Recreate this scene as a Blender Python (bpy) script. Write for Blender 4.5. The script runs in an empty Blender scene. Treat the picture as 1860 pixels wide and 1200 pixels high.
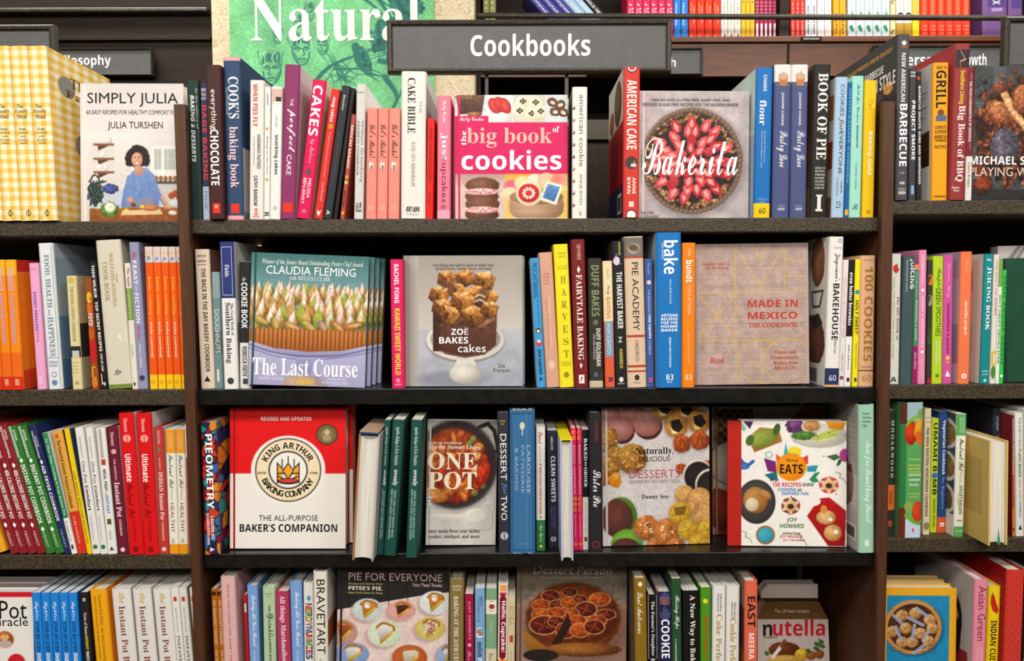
import bpy, math, random
import numpy as np
from mathutils import Matrix, Vector

SC = bpy.context.scene
COL = SC.collection

# ------------------------------------------------------------------ camera
W, H, F = 1860, 1200, 1343.0
CAM = Vector((0.0, -1.28, 1.45))
ROT = Matrix.Rotation(math.pi / 2 - 0.054, 3, 'X') @ Matrix.Rotation(-0.0035, 3, 'Z')
cd = bpy.data.cameras.new('camera')
cd.sensor_fit = 'HORIZONTAL'
cd.sensor_width = 36.0
cd.lens = F / W * 36.0
cd.clip_start = 0.05
cam = bpy.data.objects.new('camera', cd)
cam.matrix_world = Matrix.Translation(CAM) @ ROT.to_4x4()
COL.objects.link(cam)
SC.camera = cam

# ------------------------------------------------------------------ world, lamps, exposure
SC.view_settings.view_transform = 'Standard'
SC.view_settings.look = 'None'
SC.view_settings.gamma = 1.0
SC.view_settings.use_curve_mapping = False
SC.view_settings.exposure = -0.88
wd = bpy.data.worlds.new('store_ambient')
SC.world = wd
wd.use_nodes = True
wd.node_tree.nodes['Background'].inputs[0].default_value = (1.0, 0.96, 0.9, 1)
wd.node_tree.nodes['Background'].inputs[1].default_value = 0.17


def ceiling_lamp(x, y, z, sx, sy, power):
    l = bpy.data.lights.new('ceiling_lamp', 'AREA')
    l.shape = 'RECTANGLE'
    l.size, l.size_y = sx, sy
    l.energy = power
    l.color = (1.0, 0.955, 0.89)
    o = bpy.data.objects.new('ceiling_lamp', l)
    o.location = (x, y, z)
    COL.objects.link(o)
    return o


for lx in (-1.9, 0.0, 1.9):
    o = ceiling_lamp(lx, -1.75, 3.1, 1.2, 0.5, 62)
    o.rotation_euler = (math.radians(28), 0, 0)
for lx in (-1.6, 1.6):
    ceiling_lamp(lx, 0.55, 3.3, 1.4, 0.4, 62)
o = ceiling_lamp(0, -3.4, 3.0, 4.2, 0.6, 125)
o.rotation_euler = (math.radians(50), 0, 0)


# ------------------------------------------------------------------ pixel -> place
def ray(px, py):
    return ROT @ Vector(((px - W / 2) / F, -(py - H / 2) / F, -1.0))


def at(px, py, Y):
    """point of the place seen at (px, py) that lies on the upright plane y = Y"""
    d = ray(px, py)
    return CAM + d * ((Y - CAM.y) / d.y)


def depth_at(px, py, Z):
    """y of the point seen at (px, py) on the level plane z = Z"""
    d = ray(px, py)
    return (CAM + d * ((Z - CAM.z) / d.z)).y


# ------------------------------------------------------------------ colours and materials
def lin(c):
    c = np.asarray(c, dtype=np.float64) / 255.0
    return np.where(c <= 0.04045, c / 12.92, ((c + 0.055) / 1.055) ** 2.4)


def hx(s):
    return tuple(int(s[i:i + 2], 16) for i in (0, 2, 4)) if isinstance(s, str) else s


def new_mat(name, rough=0.5, spec=0.4):
    m = bpy.data.materials.new(name)
    m.use_nodes = True
    nt = m.node_tree
    b = nt.nodes['Principled BSDF']
    b.inputs['Roughness'].default_value = rough
    b.inputs['Specular IOR Level'].default_value = spec
    return m, nt, b


def coords(nt, kind='Object'):
    return nt.nodes.new('ShaderNodeTexCoord').outputs[kind]


def noise_mix(name, c1, c2, scale, rough=0.5, spec=0.4, bump=0.0, detail=4.0, lo=0.35, hi=0.65, stretch=None, bdist=0.001):
    m, nt, b = new_mat(name, rough, spec)
    n = nt.nodes.new('ShaderNodeTexNoise')
    n.inputs['Scale'].default_value = scale
    n.inputs['Detail'].default_value = detail
    src = coords(nt)
    if stretch:
        mp = nt.nodes.new('ShaderNodeMapping')
        mp.inputs['Scale'].default_value = stretch
        nt.links.new(src, mp.inputs[0])
        src = mp.outputs[0]
    nt.links.new(src, n.inputs['Vector'])
    r = nt.nodes.new('ShaderNodeValToRGB')
    r.color_ramp.elements[0].position = lo
    r.color_ramp.elements[1].position = hi
    r.color_ramp.elements[0].color = (*lin(hx(c1)), 1)
    r.color_ramp.elements[1].color = (*lin(hx(c2)), 1)
    nt.links.new(n.outputs['Fac'], r.inputs[0])
    nt.links.new(r.outputs[0], b.inputs['Base Color'])
    if bump:
        bp = nt.nodes.new('ShaderNodeBump')
        bp.inputs['Strength'].default_value = bump
        bp.inputs['Distance'].default_value = bdist
        nt.links.new(n.outputs['Fac'], bp.inputs['Height'])
        nt.links.new(bp.outputs[0], b.inputs['Normal'])
    return m


def print_mat(name, rough, spec):
    """printed card: ink colour from the mesh's colour attribute, a faint paper tooth in the gloss"""
    m, nt, b = new_mat(name, rough, spec)
    a = nt.nodes.new('ShaderNodeAttribute')
    a.attribute_name = 'ink'
    nt.links.new(a.outputs['Color'], b.inputs['Base Color'])
    n = nt.nodes.new('ShaderNodeTexNoise')
    n.inputs['Scale'].default_value = 60
    n.inputs['Detail'].default_value = 3
    nt.links.new(coords(nt), n.inputs['Vector'])
    mr = nt.nodes.new('ShaderNodeMapRange')
    mr.inputs['To Min'].default_value = rough - 0.06
    mr.inputs['To Max'].default_value = rough + 0.08
    nt.links.new(n.outputs['Fac'], mr.inputs['Value'])
    nt.links.new(mr.outputs[0], b.inputs['Roughness'])
    return m


M_PRINT = print_mat('printed_card', 0.5, 0.22)
M_SIGN = print_mat('sign_print', 0.6, 0.2)
M_HAMMER = noise_mix('hammered_brown_paint', '251d14', '564936', 330, 0.5, 0.45, 0.6, 2.0, 0.32, 0.74, None, 0.0012)
M_BLACKSHELF = noise_mix('smooth_black_paint', '100f0d', '1a1815', 60, 0.3, 0.5, 0.15, 2)
M_UPRIGHT = noise_mix('brown_upright_veneer', '482b19', '5a3722', 30, 0.5, 0.35, 0.15, 3, 0.3, 0.7, (6, 6, 0.5))
M_BACK = noise_mix('dark_brown_back_panel', '21180f', '2e2217', 80, 0.6, 0.25, 0.25, 3)
M_MAHOG = noise_mix('red_brown_wood', '56301a', '744020', 9, 0.4, 0.4, 0.1, 5, 0.3, 0.7, (1, 1, 9))
M_DARKWOOD = noise_mix('dark_brown_wood', '231912', '30241a', 9, 0.6, 0.2, 0.1, 5, 0.3, 0.7, (1, 1, 9))
M_FRAME = noise_mix('black_hammered_frame', '29241d', '554d40', 300, 0.45, 0.5, 0.8, 2, 0.35, 0.75, None, 0.0015)
M_PLATE = noise_mix('grey_sign_plate', '545454', '5b5b5b', 40, 0.5, 0.4, 0.0)
M_RAIL = noise_mix('dark_metal_rail', '39352e', '4a443a', 50, 0.3, 0.6, 0.0)
M_CARPET = noise_mix('store_carpet', '4a4038', '6a5c4e', 120, 0.95, 0.1, 0.3)
M_WALL = noise_mix('store_wall_paint', '8d7a60', '998668', 12, 0.8, 0.2, 0.05)

# page edges: fine grey lines from leaf to leaf
M_PAGES, _nt, _b = new_mat('page_edges', 0.85, 0.1)
_w = _nt.nodes.new('ShaderNodeTexNoise')
_w.inputs['Scale'].default_value = 1.0
_w.inputs['Detail'].default_value = 3
_mp = _nt.nodes.new('ShaderNodeMapping')
_mp.inputs['Scale'].default_value = (1500, 6, 6)
_nt.links.new(coords(_nt), _mp.inputs[0])
_nt.links.new(_mp.outputs[0], _w.inputs['Vector'])
_r = _nt.nodes.new('ShaderNodeValToRGB')
_r.color_ramp.elements[0].color = (*lin((186, 178, 164)), 1)
_r.color_ramp.elements[1].color = (*lin((240, 236, 226)), 1)
_r.color_ramp.elements[0].position = 0.3
_r.color_ramp.elements[1].position = 0.6
_nt.links.new(_w.outputs['Fac'], _r.inputs[0])
_nt.links.new(_r.outputs[0], _b.inputs['Base Color'])

# wallpaper: ochre scroll lines on cream
M_PAPER, _nt, _b = new_mat('scroll_wallpaper', 0.75, 0.2)
_n = _nt.nodes.new('ShaderNodeTexNoise')
_n.inputs['Scale'].default_value = 22
_n.inputs['Detail'].default_value = 0.5
_n.inputs['Distortion'].default_value = 2.2
_nt.links.new(coords(_nt), _n.inputs['Vector'])
_m1 = _nt.nodes.new('ShaderNodeMath'); _m1.operation = 'MULTIPLY'; _m1.inputs[1].default_value = 42
_m2 = _nt.nodes.new('ShaderNodeMath'); _m2.operation = 'SINE'
_nt.links.new(_n.outputs['Fac'], _m1.inputs[0]); _nt.links.new(_m1.outputs[0], _m2.inputs[0])
_r = _nt.nodes.new('ShaderNodeValToRGB')
_r.color_ramp.elements[0].position = 0.15
_r.color_ramp.elements[1].position = 0.75
_r.color_ramp.elements[0].color = (*lin((232, 216, 184)), 1)
_r.color_ramp.elements[1].color = (*lin((206, 184, 146)), 1)
_nt.links.new(_m2.outputs[0], _r.inputs[0]); _nt.links.new(_r.outputs[0], _b.inputs['Base Color'])


# ------------------------------------------------------------------ lettering
def _sub(base):
    d = {chr(65 + i): chr(base + i) for i in range(26)}
    d.update({chr(97 + i): chr(base + 26 + i) for i in range(26)})
    return d


MAPS = {'r': _sub(0x1D400), 'i': _sub(0x1D468), 's': _sub(0x1D4D0), 'b': _sub(0x1D5D4), 'k': _sub(0x1D5D4)}   # serif, serif italic, script, bold sans
MAPS['b'].update({str(i): chr(0x1D7EC + i) for i in range(10)})
MAPS['k'].update({str(i): chr(0x1D7EC + i) for i in range(10)})
_fc = bpy.data.curves.new('lettering', 'FONT')
_fo = bpy.data.objects.new('lettering', _fc)
COL.objects.link(_fo)
_fc.resolution_u = 2
_glyphs = {}


def text_mesh(s, style):
    """flat outline of a line of writing, scaled to the unit square: (n x 2 points, faces)"""
    key = (s, style)
    if key not in _glyphs:
        ital = style.endswith('/')
        st = style.rstrip('/')
        mp = MAPS.get(st.lower() if st in 'RS' else st, {})
        _fc.body = ''.join(mp.get(c, c) for c in s)
        dg = bpy.context.evaluated_depsgraph_get()
        ev = _fo.evaluated_get(dg)
        me = ev.to_mesh()
        n = len(me.vertices)
        co = np.empty(n * 3)
        me.vertices.foreach_get('co', co)
        co = co.reshape(n, 3)[:, :2].copy()
        faces = [tuple(p.vertices) for p in me.polygons]
        ev.to_mesh_clear()
        if n == 0:
            _glyphs[key] = (np.zeros((0, 2)), [], 1.0)
            return _glyphs[key]
        if ital:
            co[:, 0] += 0.22 * co[:, 1]
        lo, hi = co.min(0), co.max(0)
        _glyphs[key] = ((co - lo) / np.maximum(hi - lo, 1e-6), faces, (hi[0] - lo[0]) / max(hi[1] - lo[1], 1e-6))
    return _glyphs[key]


# ------------------------------------------------------------------ mesh builder
class MB:
    def __init__(s):
        s.v, s.f, s.c, s.n = [], [], [], 0

    def add(s, pts, faces, col):
        pts = np.asarray(pts, dtype=np.float64)
        s.v.append(pts)
        k = len(pts)
        col = np.asarray(col, dtype=np.float64)
        s.c.append(np.tile(col, (k, 1)) if col.ndim == 1 else col)
        b = s.n
        s.f.extend(tuple(i + b for i in f) for f in faces)
        s.n += k

    def box(s, x0, x1, y0, y1, z0, z1, col=(1, 1, 1)):
        p = [(x, y, z) for z in (z0, z1) for y in (y0, y1) for x in (x0, x1)]
        s.add(p, [(0, 2, 3, 1), (4, 5, 7, 6), (0, 1, 5, 4), (2, 6, 7, 3), (0, 4, 6, 2), (1, 3, 7, 5)], col)

    def grid(s, P, col):
        """P: h x w x 3 points, col: h x w x 3 or one colour"""
        h, w = P.shape[:2]
        i = np.arange(h * w).reshape(h, w)
        q = np.stack([i[1:, :-1], i[1:, 1:], i[:-1, 1:], i[:-1, :-1]], -1).reshape(-1, 4)
        c = np.asarray(col, dtype=np.float64)
        s.add(P.reshape(-1, 3), map(tuple, q.tolist()), c if c.ndim == 1 else c.reshape(-1, 3))

    def prism(s, front, depth, col=(1, 1, 1)):
        """front: 4 points anticlockwise, pushed back by depth along y"""
        f = [Vector(p) for p in front]
        n = len(f)
        b = [p + Vector((0, depth, 0)) for p in f]
        s.add([tuple(p) for p in f + b], [tuple(range(n)), tuple(reversed(range(n, 2 * n)))] + [(i, i + n, (i + 1) % n + n, (i + 1) % n) for i in range(n)], col)

    def tube(s, p0, p1, r, col=(1, 1, 1), k=16):
        a, b = Vector(p0), Vector(p1)
        d = (b - a).normalized()
        u = d.orthogonal().normalized()
        w = d.cross(u)
        pts = []
        for e in (a, b):
            pts += [tuple(e + r * (math.cos(2 * math.pi * i / k) * u + math.sin(2 * math.pi * i / k) * w)) for i in range(k)]
        s.add(pts, [(i, (i + 1) % k, k + (i + 1) % k, k + i) for i in range(k)] + [tuple(range(k)), tuple(range(k, 2 * k))], col)

    def build(s, name, mat, parent=None, bevel=0.0):
        me = bpy.data.meshes.new(name)
        v = np.concatenate(s.v)
        me.from_pydata(v.tolist(), [], s.f)
        a = me.attributes.new('ink', 'FLOAT_COLOR', 'POINT')
        c = np.ones((len(v), 4))
        c[:, :3] = np.concatenate(s.c)
        a.data.foreach_set('color', c.astype(np.float32).ravel())
        me.materials.append(mat)
        me.update()
        o = bpy.data.objects.new(name, me)
        COL.objects.link(o)
        if parent is not None:
            o.parent = parent
        if bevel:
            b = o.modifiers.new('edge', 'BEVEL')
            b.width = bevel
            b.segments = 2
        return o


def empty(name, loc, label=None, cat=None, group=None):
    o = bpy.data.objects.new(name, None)
    o.empty_display_size = 0.05
    o.location = loc
    COL.objects.link(o)
    if label:
        o['label'] = label
    if cat:
        o['category'] = cat
    if group:
        o['group'] = group
    return o


def structure(o):
    o['kind'] = 'structure'
    return o

# ------------------------------------------------------------------ the setting
FLOOR = 0.0
b = MB(); b.box(-5, 5, -5, 2.2, -0.05, 0.0); structure(b.build('floor', M_CARPET))
b = MB(); b.box(-5, 5, 2.1, 2.2, 0.0, 3.6); structure(b.build('wall_back', M_WALL))

# shelf tops: photo row of the lip's upper edge in each bay
LIP = {'left': (402, 707, 1006, 1318), 'centre': (397, 704, 1002, 1312), 'right': (364, 697, 975, 1290)}
LIPH = {'left': (26, 29, 27, 28), 'centre': (25, 29, 27, 28), 'right': (25, 27, 27, 28)}
XMID = {'left': 165, 'centre': 965, 'right': 1740}
SHELF = {k: [at(XMID[k], y, 0.0).z for y in v] for k, v in LIP.items()}
XL0, XL1 = at(326.5, 400, -0.01).x, at(346.5, 400, -0.01).x
DEEP = 0.315          # front lip to back panel


def upright_quad(lt, lb, wt, ytop, Y):
    """four corners of an upright's front face; lt, lb: photo x of its left edge at ytop and at y = 1200"""
    tl, tr = at(lt, ytop, Y), at(lt + wt, ytop, Y)
    bl, br = at(lb, 1200, Y), at(lb + wt - 5, 1200, Y)
    def down(t, q):
        k = (t.z - FLOOR) / (t.z - q.z)
        return t + (q - t) * k
    return [down(tl, bl), down(tr, br), tr, tl]


def up_x(q, right, z):
    """x of an upright's left or right edge at height z"""
    lo, hi = (q[1], q[2]) if right else (q[0], q[3])
    return lo.x + (hi.x - lo.x) * (z - lo.z) / (hi.z - lo.z)


def bookcase(bay, label, x0, x1, uprights):
    r = empty('bookcase', ((x0 + x1) / 2, 0, FLOOR), label, 'bookcase', 'bookcase bays of the cookbook aisle')
    off = Vector(r.location)
    def put(mb, name, mat, bev=0.0):
        mb.v = [p - np.array(off) for p in mb.v]
        return mb.build(name, mat, r, bev)
    for q in uprights:
        m = MB(); m.prism([tuple(p - Vector((0, 0.008, 0))) for p in q], 0.012); put(m, 'face_strip', M_UPRIGHT, 0.001)
        e = [p + Vector((s * UPI, 0.004, -0.001 * (i > 1))) for i, (p, s) in enumerate(zip(q, (1, -1, -1, 1)))]
        m = MB(); m.prism([tuple(p) for p in e], DEEP + 0.03); put(m, 'upright', M_UPRIGHT, 0.001)
    for i, z in enumerate(SHELF[bay]):
        lh = LIPH[bay][i] / 1049.0
        m = MB()
        xs0 = max(up_x(UL, 1, z), up_x(UL, 1, z - lh)) + .0035 - UPI if bay == 'centre' else max(up_x(UR, 1, z), up_x(UR, 1, z - lh)) + .001 - UPI if bay == 'right' else x0
        xs1 = min(up_x(UR, 0, z), up_x(UR, 0, z - lh)) - .003 + UPI if bay == 'centre' else min(up_x(UL, 0, z), up_x(UL, 0, z - lh)) - .0008 + UPI if bay == 'left' else x1
        m.box(xs0, xs1, -0.004, DEEP, z - lh, z)
        put(m, 'shelf_board', M_BLACKSHELF if bay == 'centre' and i in (1, 2) else M_HAMMER, 0.0015)
    m = MB(); m.box(x0, x1, DEEP, DEEP + 0.02, FLOOR + 0.1, at(1085, 222, DEEP).z); put(m, 'back_panel', M_BACK)
    m = MB(); m.box(x0, x1, DEEP - 0.012, DEEP + 0.03, at(1085, 256, DEEP).z, at(1085, 219, DEEP).z); put(m, 'top_rail', M_HAMMER, 0.002)
    m = MB(); m.box(x0, x1, 0.03, DEEP, FLOOR, FLOOR + 0.1); put(m, 'plinth', M_UPRIGHT)
    return r


UPI = 0.0065      # the panel behind is narrower than its face strip
UL = upright_quad(319, 356.7, 21, 191, -0.012)
UR = upright_quad(1600, 1586.8, 22, 186, -0.012)
XC0, XC1 = max(UL[1].x, UL[2].x), min(UR[0].x, UR[3].x)
bookcase('centre', 'middle bookcase bay carrying the baking books under the Cookbooks sign', XC0, XC1, [UL, UR])
fl = [Vector((-2.02, -0.012, 0)), Vector((-2.0, -0.012, 0)), Vector((-2.0, -0.012, UL[2].z)), Vector((-2.02, -0.012, UL[2].z))]
fr = [p + Vector((4.02, 0, 0)) for p in fl]
bookcase('left', 'bookcase bay at the left edge holding pressure-cooker and lunch books', -2.0, min(UL[0].x, UL[3].x), [fl])
bookcase('right', 'bookcase bay at the right edge holding barbecue and smoothie books', max(UR[1].x, UR[2].x), 2.0, [fr])


# ------------------------------------------------------------------ signs
def sign(name, label, x0, y0, x1, y1, Y, bw, words, group, rods=()):
    """framed sign: photo rectangle on plane Y; words: (text, x0, y0, x1, y1)"""
    a, c = at(x0, y1, Y), at(x1, y0, Y)
    x0m, x1m, z0, z1 = a.x, c.x, a.z, c.z
    r = empty(name, ((x0m + x1m) / 2, Y, z0), label, 'sign', group)
    cx, w, h = (x0m + x1m) / 2, x1m - x0m, z1 - z0
    px = w / (x1 - x0)
    k = bw * px
    m = MB()
    # picture-frame moulding: outer edge, raised ridge, inner edge
    prof = [(0.0, 0.012), (0.0, -0.002), (0.35, -0.007), (0.8, -0.005), (1.0, 0.003)]
    rings = []
    for t, y in prof:
        d = t * k
        rings.append([(-w / 2 + d, y, d), (w / 2 - d, y, d), (w / 2 - d, y, h - d), (-w / 2 + d, y, h - d)])
    pts = [p for g in rings for p in g]
    fs = []
    for i in range(len(prof) - 1):
        for j in range(4):
            fs.append((i * 4 + j, i * 4 + (j + 1) % 4, (i + 1) * 4 + (j + 1) % 4, (i + 1) * 4 + j))
    fs.append((3, 2, 1, 0))
    m.add(pts, fs, (1, 1, 1))
    m.build('frame', M_FRAME, r)
    m = MB(); m.box(-w / 2 + k * .8, w / 2 - k * .8, 0.002, 0.008, k * .8, h - k * .8); m.build('plate', M_PLATE, r)
    m = MB()
    for s, u0, v0, u1, v1, st in words:
        co, f, _ = text_mesh(s, st)
        P = np.stack([-w / 2 + (u0 + co[:, 0] * (u1 - u0) - x0) * px, np.full(len(co), 0.0012), (y1 - (v1 - co[:, 1] * (v1 - v0))) * px], 1)
        m.add(P, f, lin((240, 240, 236)))
    if words:
        m.build('lettering', M_SIGN, r)
    for rx, ry in rods:
        p = at(rx, y1 - 6, Y + 0.02)
        q = at(rx, ry, Y + 0.02)
        m = MB(); m.box(p.x - cx - .0035, p.x - cx + .0035, 0.012, 0.024, q.z - z0, p.z - z0); m.build('bracket', M_FRAME, r)
    return r


GS = 'section signs on the cookbook bookcase'
sign('section_sign', 'large framed grey sign reading Cookbooks above the middle bay', 704, 35, 1220, 134, 0.275, 10,
     [('Cookbooks', 855, 63, 1073, 103, 'b')], GS, ((884, 225), (1029, 225)))
sign('section_sign', 'blank end of a framed grey sign above the gingham books at the left edge', -420, 45, 99, 143, 0.275, 10, [], GS, ((-240, 225), (-90, 225)))
sign('section_sign', 'blank end of a framed grey sign above the charred-meat cookbook', 1822, 29, 2340, 126, 0.275, 10, [], GS, ((2000, 225), (2140, 225)))
GB = 'section signs on the bookcase behind'

# ------------------------------------------------------------------ bookcases behind
YB = 1.2


def bk(x, y, Y=YB):
    return at(x, y, Y)


r = empty('back_bookcase', (bk(1340, 70).x, YB, FLOOR), 'red-brown wooden bookcase in the background full of bright paperbacks', 'bookcase', 'bookcases standing in the background')
off = np.array(r.location)


def part(mb, name, mat, bev=0.0):
    mb.v = [p - off for p in mb.v]
    return mb.build(name, mat, r, bev)


BX0, BX1 = bk(868, 70).x, bk(2050, 70).x
ZB = bk(1340, 67.5).z
m = MB(); m.box(BX0, BX1, YB - 0.01, YB + 0.3, bk(1340, 78).z, ZB); part(m, 'shelf_board', M_MAHOG, 0.002)
m = MB(); m.box(BX0, BX1, YB + 0.002, YB + 0.02, bk(1340, 138).z, bk(1340, 78).z); part(m, 'header_panel', M_MAHOG)
m = MB(); m.box(bk(1431, 70).x, bk(1434, 70).x, YB - 0.004, YB + 0.004, bk(1340, 138).z, bk(1340, 78).z); part(m, 'panel_seam', M_DARKWOOD)
m = MB(); m.box(BX0, BX1, YB + 0.3, YB + 0.32, 0, 2.9); part(m, 'back_panel', M_DARKWOOD)
for x in (866, 2050):
    m = MB(); m.box(bk(x, 70).x - .012, bk(x, 70).x + .012, YB - 0.015, YB + 0.3, 0, 2.9); part(m, 'upright', M_DARKWOOD)
m = MB(); m.box(bk(1416, 70).x, bk(1433, 70).x, YB, YB + 0.3, ZB, 2.9); part(m, 'upright', M_DARKWOOD)
m = MB(); m.box(BX0, BX1, YB - 0.01, YB + 0.3, ZB + .32, ZB + .345); part(m, 'shelf_board', M_MAHOG, 0.002)
m = MB(); m.box(BX0, BX1, YB - 0.01, YB + 0.3, ZB - .62, ZB - .59); part(m, 'shelf_board', M_MAHOG, 0.002)
m = MB(); m.box(BX0, BX1, YB, YB + 0.3, 0, 0.12); part(m, 'plinth', M_DARKWOOD)
zl = bk(1470, 72.5).z
m = MB(); m.box(bk(1452, 70).x, bk(1490, 70).x, YB - .0125, YB - .01, zl - .006, zl + .006, lin((24, 22, 22)))
co, f, _ = text_mesh('Social Sciences', 'b')
u0, u1 = bk(1457, 70).x, bk(1485, 70).x
m.add(np.stack([u0 + co[:, 0] * (u1 - u0), np.full(len(co), YB - .013), zl - .003 + co[:, 1] * .0065], 1), f, lin((225, 222, 215)))
part(m, 'shelf_label', M_SIGN)
p, q = at(867, 28, YB - .06), at(2050, 34, YB - .06)
m = MB(); m.tube(p, q, 0.0085); part(m, 'book_rail', M_RAIL)
for x in (880, 2040):
    m = MB(); a = at(x, 31, YB - .06); m.tube(a, a + Vector((0, 0.06, 0)), 0.005); part(m, 'rail_bracket', M_RAIL)

r = empty('back_bookcase', (bk(190, 70).x, YB, FLOOR), 'dark brown wooden bookcase end behind the gingham books', 'bookcase', 'bookcases standing in the background')
off = np.array(r.location)
LX0, LX1 = bk(-300, 70).x, bk(384, 70).x
m = MB(); m.box(LX0, LX1, YB, YB + 0.3, bk(190, 22).z, 2.9); part(m, 'header_panel', M_DARKWOOD)
m = MB(); m.box(LX0, LX1, YB - 0.03, YB + 0.3, bk(190, 27).z, bk(190, 19).z); part(m, 'moulding', M_RAIL, 0.004)
m = MB(); m.box(LX0, LX1, YB + 0.004, YB + 0.3, bk(190, 66).z, bk(190, 27).z); part(m, 'upper_panel', M_DARKWOOD)
m = MB(); m.box(LX0, LX1, YB - 0.006, YB + 0.3, bk(190, 74).z, bk(190, 66).z); part(m, 'trim_strip', M_DARKWOOD, 0.002)
m = MB(); m.box(LX0, LX1, YB + 0.01, YB + 0.3, 0.0, bk(190, 74).z); part(m, 'lower_panel', M_DARKWOOD)

sign('back_sign', 'small framed grey sign reading Philosophy behind the gingham books', 66, 87, 277, 138, YB - .02, 4, [('Philosophy', 92, 101, 201, 124, 'b')], GB)
sign('back_sign', 'small grey sign showing only an h behind the end of the big sign', 1066, 87, 1277, 137, YB - .02, 4, [('h', 1218, 105, 1228, 122, 'b')], GB)
sign('back_sign', 'small framed grey sign reading Personal Growth behind the barbecue books', 1585, 82, 1826, 132, YB - .02, 4,
     [('Personal', 1634, 98, 1731, 119, 'b'), ('Growth', 1739, 98, 1793, 119, 'b')], GB)

# wallpapered pier between the two
YP = 1.05
p, q = at(385, 60, YP), at(861, 60, YP)
m = MB(); m.box(p.x, q.x, YP, YP + 0.12, 0, 3.3)
structure(m.build('wall_centre', M_PAPER))

# ------------------------------------------------------------------ printed pictures (colour grids)
RNG = np.random.default_rng(7)


def vnoise(h, w, cell, octs=3, rng=None):
    g = rng or RNG
    out = np.zeros((h, w)); amp = 1.0; tot = 0.0
    for _ in range(octs):
        gh, gw = max(2, int(h / cell) + 2), max(2, int(w / cell) + 2)
        r = g.random((gh, gw))
        y = np.linspace(0, gh - 1.001, h); x = np.linspace(0, gw - 1.001, w)
        yi, xi = y.astype(int), x.astype(int)
        fy, fx = (y - yi)[:, None], (x - xi)[None, :]
        fy, fx = fy * fy * (3 - 2 * fy), fx * fx * (3 - 2 * fx)
        a, b_, c_, d_ = r[yi][:, xi], r[yi][:, xi + 1], r[yi + 1][:, xi], r[yi + 1][:, xi + 1]
        out += amp * ((a * (1 - fx) + b_ * fx) * (1 - fy) + (c_ * (1 - fx) + d_ * fx) * fy)
        tot += amp; amp *= 0.55; cell = max(2, cell / 2)
    return out / tot


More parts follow.
